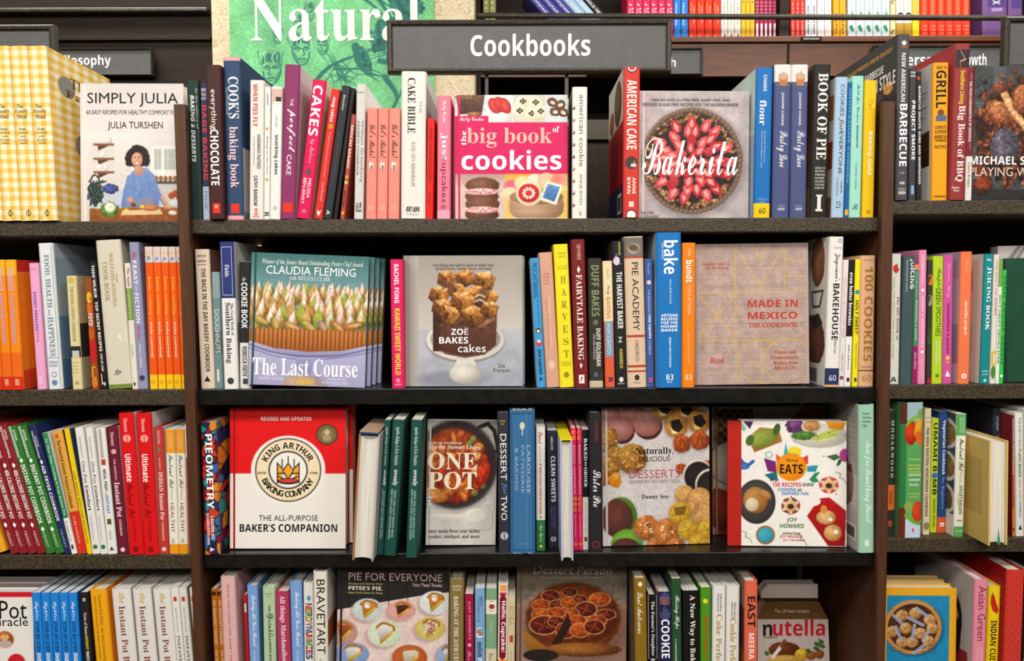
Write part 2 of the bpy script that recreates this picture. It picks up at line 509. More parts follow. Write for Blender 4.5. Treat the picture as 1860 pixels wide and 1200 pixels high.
class Cv:
    """a small paint box working in photo pixels; the result becomes the ink of a cover"""
    def __init__(s, x0, y0, x1, y1, col, res=0.85):
        s.x0, s.y0, s.x1, s.y1 = x0, y0, x1, y1
        s.w, s.h = max(2, int((x1 - x0) * res)), max(2, int((y1 - y0) * res))
        w, h = s.w * 2, s.h * 2
        s.sx, s.sy = w / (x1 - x0), h / (y1 - y0)
        s.X = x0 + (np.arange(w) + .5) / s.sx
        s.Y = y0 + (np.arange(h) + .5) / s.sy
        s.a = np.empty((h, w, 3)); s.a[:] = hx(col)

    def bb(s, x0, y0, x1, y1):
        i0, i1 = max(0, int((x0 - s.x0) * s.sx)), min(s.a.shape[1], int((x1 - s.x0) * s.sx) + 2)
        j0, j1 = max(0, int((y0 - s.y0) * s.sy)), min(s.a.shape[0], int((y1 - s.y0) * s.sy) + 2)
        if i1 <= i0 or j1 <= j0:
            return None
        return slice(j0, j1), slice(i0, i1), s.X[None, i0:i1], s.Y[j0:j1, None]

    def put(s, b, m, col):
        A = s.a[b[0], b[1]]
        c = np.asarray(hx(col) if isinstance(col, str) else col, dtype=float)
        s.a[b[0], b[1]] = A + (c - A) * m[..., None]

    def rect(s, x0, y0, x1, y1, col, a=1.0):
        b = s.bb(x0, y0, x1, y1)
        if b:
            m = ((b[2] >= x0) & (b[2] < x1) & (b[3] >= y0) & (b[3] < y1)) * a
            s.put(b, m, col)
        return s

    def grad(s, x0, y0, x1, y1, c0, c1, axis='y'):
        b = s.bb(x0, y0, x1, y1)
        if b:
            t = np.clip((b[3] - y0) / (y1 - y0) + 0 * b[2], 0, 1) if axis == 'y' else np.clip((b[2] - x0) / (x1 - x0) + 0 * b[3], 0, 1)
            m = ((b[2] >= x0) & (b[2] < x1) & (b[3] >= y0) & (b[3] < y1)) * 1.0
            s.put(b, m, np.asarray(hx(c0), float) * (1 - t[..., None]) + np.asarray(hx(c1), float) * t[..., None])
        return s

    def ell(s, cx, cy, rx, ry, col, c2=None, rot=0.0, a=1.0, soft=0.08, ring=None, nz=0.0, arc=None):
        """ellipse; c2: colour at its rim; ring: inner radius share left empty; nz: rough outline and mottling"""
        r = max(rx, ry) * 1.25
        b = s.bb(cx - r, cy - r, cx + r, cy + r)
        if not b:
            return s
        c, n = math.cos(rot), math.sin(rot)
        dx, dy = b[2] - cx, b[3] - cy
        u, v = (dx * c + dy * n) / rx, (-dx * n + dy * c) / ry
        d = np.sqrt(u * u + v * v)
        if nz:
            N = vnoise(d.shape[0], d.shape[1], max(3, min(rx, ry) * s.sx * .35), 3) - .5
            d = d + N * nz
        m = np.clip((1 - d) / soft + .5, 0, 1)
        if ring is not None:
            m = m * np.clip((d - ring) / soft + .5, 0, 1)
        if arc:
            t = np.arctan2(v, u) % (2 * math.pi)
            m = m * (((t - arc[0]) % (2 * math.pi)) < (arc[1] - arc[0]))
        k = np.asarray(hx(col), float)
        if c2 is not None:
            t = np.clip(np.sqrt((u + .25) ** 2 + (v + .3) ** 2) / 1.25, 0, 1)[..., None] ** 1.6
            k = k * (1 - t) + np.asarray(hx(c2), float) * t
        if nz:
            k = k * (1 + (N[..., None]) * min(1.0, nz * 2.2))
        s.put(b, m * a, k)
        return s

    def poly(s, pts, col, c2=None, a=1.0):
        xs, ys = [p[0] for p in pts], [p[1] for p in pts]
        b = s.bb(min(xs), min(ys), max(xs), max(ys))
        if not b:
            return s
        X, Y = b[2] + 0 * b[3], b[3] + 0 * b[2]
        ins = np.zeros(X.shape, bool)
        j = len(pts) - 1
        for i in range(len(pts)):
            (xi, yi), (xj, yj) = pts[i], pts[j]
            ins ^= ((yi > Y) != (yj > Y)) & (X < (xj - xi) * (Y - yi) / ((yj - yi) or 1e-9) + xi)
            j = i
        k = np.asarray(hx(col), float)
        if c2 is not None:
            t = ((Y - min(ys)) / (max(ys) - min(ys) + 1e-9))[..., None]
            k = k * (1 - t) + np.asarray(hx(c2), float) * t
        s.put(b, ins * a, k)
        return s

    def line(s, pts, wd, col, a=1.0, taper=False):
        for q, ((xa, ya), (xb_, yb_)) in enumerate(zip(pts[:-1], pts[1:])):
            w = wd * (1 - q / len(pts)) if taper else wd
            b = s.bb(min(xa, xb_) - w, min(ya, yb_) - w, max(xa, xb_) + w, max(ya, yb_) + w)
            if not b:
                continue
            dx, dy = xb_ - xa, yb_ - ya
            L = dx * dx + dy * dy or 1e-9
            t = np.clip(((b[2] - xa) * dx + (b[3] - ya) * dy) / L, 0, 1)
            d = np.hypot(b[2] - xa - t * dx, b[3] - ya - t * dy)
            s.put(b, np.clip((w / 2 - d) * s.sx + .5, 0, 1) * a, col)
        return s

    def curve(s, pts, wd, col, a=1.0, taper=False, n=14):
        """smooth line through the points"""
        P = [np.array(p, float) for p in pts]
        P = [2 * P[0] - P[1]] + P + [2 * P[-1] - P[-2]]
        out = []
        for i in range(1, len(P) - 2):
            for t in np.linspace(0, 1, n, endpoint=False):
                out.append(.5 * (2 * P[i] + (P[i + 1] - P[i - 1]) * t + (2 * P[i - 1] - 5 * P[i] + 4 * P[i + 1] - P[i + 2]) * t * t + (3 * P[i] - P[i - 1] - 3 * P[i + 1] + P[i + 2]) * t ** 3))
        out.append(P[-2])
        return s.line([tuple(p) for p in out], wd, col, a, taper)

    def mott(s, x0, y0, x1, y1, amt, cell, octs=3, sat=None):
        """mottled tone, as in a printed photograph of stone, crumb or cloth"""
        b = s.bb(x0, y0, x1, y1)
        if b:
            h, w = s.a[b[0], b[1]].shape[:2]
            A = s.a[b[0], b[1]]
            k = 1.0 if sat is None else ((A.max(-1) - A.min(-1)) > sat)
            s.a[b[0], b[1]] = A * (1 + amt * (k * (vnoise(h, w, cell * s.sx, octs) - .5))[..., None] * 2)
        return s

    def ink(s):
        a = s.a.reshape(s.h, 2, s.w, 2, 3).mean((1, 3))
        return lin(np.clip(a, 0, 255))


# ------------------------------------------------------------------ books
N_BOOK = 0
PG = lin((232, 226, 212))


def finish(root, tilt=0.0, yaw=0.0, lean=0.0):
    root.rotation_mode = 'XYZ'
    root.matrix_world = Matrix.Translation(root.location) @ (Matrix.Rotation(yaw, 4, 'Z') @ Matrix.Rotation(lean, 4, 'Y') @ Matrix.Rotation(-tilt, 4, 'X'))


LAST = {}


def edge_x(e, side, z):
    bx, bz, th, w, h = e
    c, n = math.cos(th), math.sin(th)
    px, pz = bx + side * w / 2 * c, bz - side * w / 2 * n
    return px + (z - pz) * n / c


def settle(bay, row, x, Z, t, h, lean):
    """keep a book clear of the one on its left: a crowded book is pressed thinner"""
    key = (bay, row)
    if key not in LAST and bay != 'left':
        q = UL if bay == 'centre' else UR
        LAST[key] = (up_x(q, 1, Z) - UPI, Z, math.atan2(q[2].x - q[1].x, q[2].z - q[1].z), 0.0, 1.0)
    prev = LAST.get(key)
    if prev is not None:
        for _ in range(6):
            e = (x, Z + abs(math.sin(lean)) * t / 2, lean, t, h)
            ph = prev[4] * math.cos(prev[2])
            z1 = Z + min(h * math.cos(lean), ph)
            pb = edge_x(prev, 1, Z) + .0003 - edge_x(e, -1, Z)
            pt = edge_x(prev, 1, z1) + .0003 - edge_x(e, -1, z1)
            if max(pb, pt) <= 1e-5 or max(pb, pt) > 0.03:
                break
            pb, pt = max(pb, 0), max(pt, 0)
            zz = z1 - Z
            k = min(max(pb, pt), max(0.0, t - .0035))
            x += pb - k / 2 if pb > 0 else 0
            lean += ((pt - k / 2 if pt > 0 else 0) - (pb - k / 2 if pb > 0 else 0)) / zz
            t -= k
    if bay != 'right':
        q = UL if bay == 'left' else UR
        e = (x, Z, lean, t, h)
        k = max(edge_x(e, 1, zz) - up_x(q, 0, zz) - UPI + .0006 for zz in (Z, Z + h))
        if k > 0:
            k = min(k, t - .003)
            x, t = x - k / 2, t - k
    LAST[key] = (x, Z + abs(math.sin(lean)) * t / 2, lean, t, h)
    return x, t, lean


def place(bay, row, xlt, xrt, yt, xlb, xrb, yb, Y):
    """photo outline of an upright face -> base point, width, height, lean"""
    if bay == 'back':
        Z, Yp = ZB, (YB + .02 if Y is None else Y)
    else:
        Z = SHELF[bay][row - 1]
        if row == 4 and yb == 1200:
            k = (LIP[bay][3] - yt) / (1200.0 - yt)
            xlb, xrb, yb = xlt + (xlb - xlt) * k, xrt + (xrb - xrt) * k, LIP[bay][3]
        if Y is None:
            if row == 3:
                Yp = min(0.08, max(-0.05, depth_at((xlb + xrb) / 2, yb, Z)))
            elif row == 4:
                Yp = 0.01
            else:
                Yp = 0.0
        else:
            Yp = Y
    bx0, bx1 = at(xlb, yb, Yp).x, at(xrb, yb, Yp).x
    t0, t1 = at(xlt, yt, Yp), at(xrt, yt, Yp)
    dz = (t0.z + t1.z) / 2 - Z
    dx = (t0.x + t1.x - bx0 - bx1) / 2
    lean = math.atan2(dx, dz)
    h = math.hypot(dx, dz)
    w = (bx1 - bx0 + t1.x - t0.x) / 2 * math.cos(lean)
    return (bx0 + bx1) / 2, Yp, Z, w, h, lean, yb


def K(bay, row, xlt, xrt, yt, xlb, xrb, yb, col, label, marks=(), L=None, R=None, bands=(), Y=None, D=None, group=None,
      hard=0, name='cookbook', noround=0, Lm=(), cv=None, ex=None, free=0, Rm=()):
    """a book standing spine out. marks: writing and printed shapes on the spine, in photo rows and shares of the spine's width.
    bands: (y0, y1, colour); L, R: side cover colours, or lists of (share of height from the top, colour)"""
    x, Yp, Z, t, h, lean, yb = place(bay, row, xlt, xrt, yt, xlb, xrb, yb, Y)
    t = max(t, 0.004)
    if bay != 'back' and not free:
        x, t, lean = settle(bay, row, x, Z, t, h, lean)
    D = D or min(0.215, max(0.13, h * 0.80))
    gp = group or ('cookbooks on the %s shelf of the %s bay' % (('top', 'second', 'third', 'lowest')[row - 1], {'left': 'left', 'centre': 'middle', 'right': 'right'}.get(bay, '')) if bay != 'back' else 'bright paperbacks on the bookcase behind')
    r = empty(name, (x, Yp, Z + abs(math.sin(lean)) * t / 2 + 0.0003), label, 'book', gp)
    bulge = 0.0 if noround else min(0.0035, t * 0.13)
    hd = 0.0032 if hard else 0.0
    px2z = lambda y: h * (yb - y) / (yb - yt)
    curve = lambda xx: bulge * (2 * xx / t) ** 8          # flat middle, rounded joints
    c0 = lin(hx(col))
    # spine: a gently rounded strip, its colour bands printed on it
    m = MB()
    edges = sorted({0.0, h} | {min(h, max(0.0, px2z(v))) for bd in bands for v in bd[:2]})
    edges = [e for i, e in enumerate(edges) if i == 0 or e - edges[i - 1] > 1e-5]
    nx = 15
    xs = t / 2 * np.sin(np.linspace(-1, 1, nx) * math.pi / 2)
    if cv is not None:
        ink = cv.ink()
        gh, gw = ink.shape[:2]
        X, Zg = np.meshgrid(np.linspace(-t / 2, t / 2, gw), np.linspace(h, 0, gh))
        m.grid(np.stack([X, curve(X), Zg], -1), ink)
    else:
        for z0, z1 in zip(edges[:-1], edges[1:]):
            c, zm = c0, (z0 + z1) / 2
            for bd in bands:
                if px2z(bd[1]) <= zm <= px2z(bd[0]):
                    c = lin(hx(bd[2]))
            X, Zg = np.meshgrid(xs, [z1, z0])
            m.grid(np.stack([X, curve(X), Zg], -1), c)
    X, Zg = np.meshgrid(xs, [0.0, h])
    m.grid(np.stack([X, curve(X) + 0.0016, Zg], -1), c0)
    for zz, cc in ((h, edges), (0.0, edges)):
        P = np.stack([np.stack([xs, curve(xs), np.full(nx, zz)], -1), np.stack([xs, curve(xs) + .0016, np.full(nx, zz)], -1)])
        m.grid(P, c0)
    lv = 0.00022
    for q, k in enumerate(marks):
        yy = -lv - 0.00006 * (q % 4)
        if k[0] == 'o':      # disc: v centre, y centre, radius px, colour (ry)
            _, vc, yc, rp, c = k[:5]
            a = np.linspace(0, 2 * math.pi, 24, endpoint=False)
            rr = rp * h / (yb - yt)
            P = np.stack([np.clip((vc - .5) * t + rr * np.cos(a), -t * .495, t * .495), 0 * a, px2z(yc) + rr * np.sin(a) * (k[5] if len(k) > 5 else 1)], 1)
            P[:, 1] = curve(P[:, 0]) + yy
            P[:, 2] = np.clip(P[:, 2], .0008, h - .0005)
            m.add(P, [tuple(range(24))], lin(hx(c)))
        elif k[0] == '#':    # patch: y0, y1, v0, v1, colour
            _, ya, ybm, v0, v1, c = k
            X, Zg = np.meshgrid((np.linspace(v0, v1, 17) - .5) * t, [min(h - .0003, max(.0006, px2z(v))) for v in (ya, ybm)])
            m.grid(np.stack([X, curve(X) + yy, Zg], -1), lin(hx(c)))
        elif k[0] == 'p':    # polygon: colour, (v, y) ...
            P = np.array([((min(1, max(0, v)) - .5) * t, 0, min(h, max(.0006, px2z(yq)))) for v, yq in k[2]])
            P[:, 1] = curve(P[:, 0]) + yy
            m.add(P, [tuple(range(len(P)))], lin(hx(k[1])))
        else:                # writing: text, y0, y1, v0, v1, colour, style[, 'h' level / 'u' upward]
            s, ya, ybm, v0, v1, c, st = k[:7]
            co, f, _ = text_mesh(s, st)
            if not len(co):
                continue
            if len(k) > 7 and k[7] == 'h':
                X, Zg = (v0 + co[:, 0] * (v1 - v0) - .5) * t, px2z(ybm) + co[:, 1] * (px2z(ya) - px2z(ybm))
            else:
                X, Zg = (v0 + co[:, 1] * (v1 - v0) - .5) * t, px2z(ya) + co[:, 0] * (px2z(ybm) - px2z(ya))
            m.add(np.stack([X, curve(X) + yy - .00004, Zg], 1), f, lin(hx(c)))
    m.build('spine', M_PRINT, r)
    ct = 0.0022 if hard else 0.0009
    for nm, sx, cc in (('back_cover', -1, L), ('front_cover', 1, R)):
        cc = cc if cc is not None else col
        cl = [(0.0, cc)] if isinstance(cc, (str, tuple)) and not isinstance(cc, list) else cc
        m = MB()
        x0, x1 = (-t / 2, -t / 2 + ct) if sx < 0 else (t / 2 - ct, t / 2)
        y0 = bulge + 0.0017
        if not isinstance(cc, Cv):
            for i, (u, c) in enumerate(cl):
                u1 = cl[i + 1][0] if i + 1 < len(cl) else 1.0
                m.box(x0, x1, y0, D, h * (1 - u1), h * (1 - u), lin(hx(c)))
            if sx < 0:
                for q, (s, u0, w0, u1, w1, c, st) in enumerate(Lm):
                    co, f, _ = text_mesh(s, st)
                    P = np.stack([np.full(len(co), x0 - .0003), D * (1 - (u0 + co[:, 0] * (u1 - u0))), h * (1 - w1 + co[:, 1] * (w1 - w0))], 1)
                    m.add(P, f, lin(hx(c)))
        else:
            m.box(x0, x1, y0, D, 0, h, lin(hx(col)))
            ink = cc.ink()
            gh, gw = ink.shape[:2]
            Yg, Zg = np.meshgrid(np.linspace(D, y0, gw) if sx < 0 else np.linspace(y0, D, gw), np.linspace(h, 0, gh))
            m.grid(np.stack([np.full(Yg.shape, x0 - .0002 if sx < 0 else x1 + .0002), Yg, Zg], -1), ink)
            if sx < 0:
                for q, (s, u0, w0, u1, w1, c, st) in enumerate(Lm):
                    co, f, _ = text_mesh(s, st)
                    P = np.stack([np.full(len(co), x0 - .0005), D * (1 - (u0 + co[:, 0] * (u1 - u0))), h * (1 - w1 + co[:, 1] * (w1 - w0))], 1)
                    m.add(P, f, lin(hx(c)))
        if sx > 0:
            for s, u0, w0, u1, w1, c, st in Rm:
                co, f, _ = text_mesh(s, st)
                m.add(np.stack([np.full(len(co), x1 + .0005), D * (u0 + co[:, 0] * (u1 - u0)), h * (1 - w1 + co[:, 1] * (w1 - w0))], 1), f, lin(hx(c)))
        m.build(nm, M_PRINT, r)
    m = MB()
    m.box(-t / 2 + ct, t / 2 - ct, bulge + 0.0018, D - 0.003 - hd, hd, h - 0.0005 - hd)
    m.build('page_block', M_PAGES, r)
    if ex:
        ex(r, t, h, D)
    finish(r, 0, 0, lean)
    return r


def put_words(m, words, q, w, h, y=-0.0006):
    """writing on a cover; q: the cover's photo rectangle"""
    x0, y0, x1, y1 = q
    for i, k in enumerate(words):
        s, u0, v0, u1, v1, c, st = k[:7]
        co, f, _ = text_mesh(s, st)
        if not len(co):
            continue
        if len(k) > 7:       # turned quarter: reads upward
            X = u0 + (1 - co[:, 1]) * (u1 - u0); Yq = v1 - co[:, 0] * (v1 - v0)
        else:
            X = u0 + co[:, 0] * (u1 - u0); Yq = v1 - co[:, 1] * (v1 - v0)
        P = np.stack([((X - x0) / (x1 - x0) - .5) * w, np.full(len(co), y - .00003 * (i % 3)), h * (y1 - Yq) / (y1 - y0)], 1)
        m.add(P, f, lin(hx(c)))


def face_body(r, w, h, t, front, q, words=(), spine='dddddd', back='dddddd', hinge=None, extra=None, spw=0.0):
    m = MB()
    x0 = -w / 2
    m.box(-w / 2, w / 2, 0.0, 0.0014, 0, h, lin(hx(spine)))
    if isinstance(front, Cv):
        ink = front.ink()
        gh, gw = ink.shape[:2]
        X, Zg = np.meshgrid(np.linspace(x0, w / 2, gw), np.linspace(h, 0, gh))
        Yg = np.full(X.shape, -0.0002)
        if hinge:
            Yg = Yg + 0.0012 * np.exp(-((X - (x0 + hinge * w)) / 0.0012) ** 2)
            Yg = np.minimum(Yg, 0.0008)
        m.grid(np.stack([X, Yg, Zg], -1), ink)
    else:
        m.box(-w / 2, w / 2, -0.0002, 0.0, 0, h, lin(hx(front)))
    put_words(m, words, q, w, h)
    if extra:
        extra(m, q, w, h)
    m.build('front_cover', M_PRINT, r)
    m = MB(); m.box(-w / 2, w / 2, t - 0.0014, t, 0, h, lin(hx(back))); m.build('back_cover', M_PRINT, r)
    m = MB(); m.box(-w / 2 - 0.0008, -w / 2, 0.0, t, 0, h, lin(hx(spine))); m.build('spine', M_PRINT, r)
    m = MB(); m.box(-w / 2 + .0005, w / 2 - 0.0025, 0.0016, t - 0.0016, 0.002, h - 0.002)
    o = m.build('page_block', M_PAGES_F, r)


M_PAGES_F = M_PAGES.copy()
M_PAGES_F.name = 'page_edges_face_out'
for _n in M_PAGES_F.node_tree.nodes:
    if _n.type == 'MAPPING':
        _n.inputs['Scale'].default_value = (6, 1500, 6)


def FO(bay, row, xlt, xrt, yt, xlb, xrb, yb, front, label, words=(), t=0.022, Y=0.03, tilt=4.0, yaw=0.0, spine='dddddd', back='dddddd',
       copies=0, copy_label=None, copy_dx=0.004, hinge=0.035, extra=None, copy_front=None, name='cookbook', gap=0.0014):
    """a book standing face out, leaning back a little; copies: the same book again behind it"""
    x, Yp, Z, w, h, lean, yb2 = place(bay, row, xlt, xrt, yt, xlb, xrb, yb, Y)
    w /= math.cos(math.radians(yaw))
    h /= math.cos(math.radians(tilt))
    q = ((xlt + xlb) / 2, yt, (xrt + xrb) / 2, yb)
    if row == 4:
        k = (yb2 - yt) / (yb - yt)
        q = (q[0], yt, q[2], yb2)
    gp = 'cookbooks on the %s shelf of the %s bay' % (('top', 'second', 'third', 'lowest')[row - 1], {'centre': 'middle'}.get(bay, bay))
    ta, ya = math.radians(tilt), math.radians(yaw)
    for i in range(copies + 1):
        off = i * (t + gap)
        lb = label if i == 0 else (copy_label[i - 1] if isinstance(copy_label, (list, tuple)) else copy_label)
        dx = copy_dx * i
        loc = (x + dx * math.cos(ya) - off * math.sin(ya), Yp + off * math.cos(ya) + dx * math.sin(ya), Z + t * math.sin(ta) * 1.02 + abs(math.sin(lean)) * w / 2 + 0.0003)
        r = empty(name, loc, lb, 'book', gp)
        face_body(r, w, h, t, front if i == 0 else (copy_front or front), q, words if i == 0 or copy_front is None else (), spine, back, hinge, extra if i == 0 or copy_front is None else None)
        finish(r, ta, ya, lean)
    return r


def FORE(bay, row, xlt, xrt, yt, xlb, xrb, yb, label, cover, Y=None, D=0.19, hard=True, top=None, left_words=(), right=None, ex=None):
    """a book standing with its page edges towards the aisle and its spine to the back"""
    x, Yp, Z, t, h, lean, _ = place(bay, row, xlt, xrt, yt, xlb, xrb, yb, Y)
    gp = 'cookbooks on the %s shelf of the %s bay' % (('top', 'second', 'third', 'lowest')[row - 1], {'centre': 'middle'}.get(bay, bay))
    x, t, lean = settle(bay, row, x, Z, t, h, lean)
    r = empty('cookbook', (x, Yp, Z + abs(math.sin(lean)) * t / 2 + 0.0003), label, 'book', gp)
    ct = 0.003 if hard else 0.0012
    for nm, s in (('front_cover', -1), ('back_cover', 1)):
        m = MB()
        x0 = -t / 2 if s < 0 else t / 2 - ct
        m.box(x0, x0 + ct, 0, D, 0, h, lin(hx(cover if s < 0 or right is None else right)))
        if s < 0:
            for (s_, u0, w0, u1, w1, c, st) in left_words:
                co, f, _ = text_mesh(s_, st)
                m.add(np.stack([np.full(len(co), x0 - .0003), D * (1 - (u0 + co[:, 0] * (u1 - u0))), h * (1 - w1 + co[:, 1] * (w1 - w0))], 1), f, lin(hx(c)))
        m.build(nm, M_PRINT, r, 0.0008)
    m = MB()
    n = 9
    xs = np.linspace(-t / 2 + ct, t / 2 - ct, n)
    hol = 0.004 + 0.006 * (1 - (2 * xs / (t - 2 * ct)) ** 2)      # hollow fore-edge
    zb, zt = 0.003, h - 0.004
    F0 = [(xx, yy, zz) for zz in (zb, zt) for xx, yy in zip(xs, hol)]
    F1 = [(xx, D - .004, zz) for zz in (zb, zt) for xx in xs]
    fs = []
    for i in range(n - 1):
        fs += [(i, i + 1, n + i + 1, n + i), (2 * n + i, 3 * n + i, 3 * n + i + 1, 2 * n + i + 1), (n + i, n + i + 1, 3 * n + i + 1, 3 * n + i), (i, 2 * n + i, 2 * n + i + 1, i + 1)]
    m.add(F0 + F1, fs, PG)
    m.build('page_block', M_PAGES, r)
    m = MB(); m.box(-t / 2, t / 2, D, D + 0.002, 0, h, lin(hx(cover))); m.build('spine', M_PRINT, r)
    if ex:
        ex(r, t, h, D)
    finish(r, 0, 0, lean)
    return r

# ------------------------------------------------------------------ poster on the pier
rnd = random.Random(3)
c = Cv(425, -60, 788, 330, '78c98a', 0.9)
c.mott(425, -60, 788, 330, .16, 40).mott(425, -60, 788, 330, .10, 2.5, 1)
INK = '2f7468'
for pts, w in (([(560, 168), (600, 122), (660, 96), (735, 66)], 9), ([(735, 66), (745, 110), (735, 150), (700, 230)], 13), ([(690, 0), (720, 40), (775, 70)], 7),
               ([(610, 125), (680, 128), (720, 160)], 4), ([(650, 95), (670, 130), (700, 140)], 12)):
    c.curve(pts, w, INK, taper=True)
c.ell(738, 12, 30, 26, INK, nz=.5).ell(700, 62, 24, 34, INK, nz=.6, rot=.5).ell(742, 56, 20, 26, INK, nz=.6).ell(662, 110, 12, 26, INK, nz=.4, rot=-.3)
for pts, w in (([(640, -20), (690, 20), (720, 60)], 7), ([(660, -30), (700, 6), (740, 28)], 6), ([(760, 40), (778, 60), (770, 92)], 6), ([(690, 110), (735, 118), (775, 108)], 9), ([(648, 84), (655, 120), (690, 150)], 14), ([(700, 140), (720, 180), (690, 220)], 11)):
    c.curve(pts, w, INK, taper=True)
for i in range(80):
    x, y = rnd.choice(((700, 100), (735, 60), (620, 130), (770, 120))); a = rnd.uniform(0, 6.28); L = rnd.uniform(25, 85)
    c.curve([(x + rnd.uniform(-20, 20), y + rnd.uniform(-20, 20)), (x + L * .5 * math.cos(a), y + L * .5 * math.sin(a) + rnd.uniform(-8, 8)), (x + L * math.cos(a), y + L * math.sin(a))], rnd.uniform(1, 2.6), INK, .85, True)


def sketch_face(cx, cy, s, f=1):
    """a loose brush sketch of a head, three-quarter view"""
    P = lambda *pts: [(cx + f * x * s, cy + y * s) for x, y in pts]
    c.curve(P((-.5, -.5), (-.62, 0), (-.5, .5), (-.2, .9), (.15, .95), (.45, .6), (.55, .1)), .09 * s, INK)
    c.curve(P((-.45, -.12), (-.25, -.24), (-.05, -.14)), .12 * s, INK).curve(P((.12, -.14), (.3, -.26), (.48, -.14)), .12 * s, INK)
    c.ell(*P((-.24, -.06))[0], .11 * s, .05 * s, INK).ell(*P((.3, -.06))[0], .11 * s, .05 * s, INK)
    c.curve(P((.08, -.1), (.2, .26), (.04, .34)), .07 * s, INK).curve(P((-.22, .58), (.05, .54), (.32, .58)), .09 * s, INK).curve(P((-.08, .72), (.1, .74), (.2, .7)), .06 * s, INK)
    c.poly(P((-.6, -.35), (-.35, -1.0), (.2, -1.15), (.6, -.75), (.62, -.35), (.2, -.55), (-.2, -.5)), INK, a=.9)
    for i in range(14):
        x = rnd.uniform(-.7, .7)
        c.curve(P((x, -.4 + abs(x) * .4), (x * 1.15 + rnd.uniform(-.2, .2), -.9), (x * .9 + rnd.uniform(-.3, .3), -1.25)), .05 * s, INK if i % 3 else '9fe0a8')
    for i in range(6):
        c.line(P((-.58 + i * .05, .1 + i * .12), (-.4 + i * .05, .2 + i * .12)), .05 * s, INK)


for cx, cy, r, f in ((552, 92, 26, 1), (498, 126, 27, -1), (590, 84, 15, -1), (510, 68, 12, 1), (566, 24, 16, 1), (545, 40, 12, -1)):
    sketch_face(cx, cy, r, f)
p, q = at(425, 330, YP), at(788, -60, YP)
r = empty('poster', ((p.x + q.x) / 2, YP, p.z), 'green poster with white serif letters and sketched strokes on the wallpapered pier', 'poster')
m = MB()
w, h = q.x - p.x, q.z - p.z
m.box(-w / 2, w / 2, -0.006, 0, 0, h, lin((70, 150, 90)))
ink = c.ink()
X, Zg = np.meshgrid(np.linspace(-w / 2, w / 2, ink.shape[1]), np.linspace(h, 0, ink.shape[0]))
m.grid(np.stack([X, np.full(X.shape, -0.0064), Zg], -1), ink)
o = MB()
put_words(m, [('Natural', 463, -8, 763, 75, 'f4f4ea', 'r')], (425, -60, 788, 330), w, h, -0.0075)
m.build('printed_sheet', M_PRINT, r)


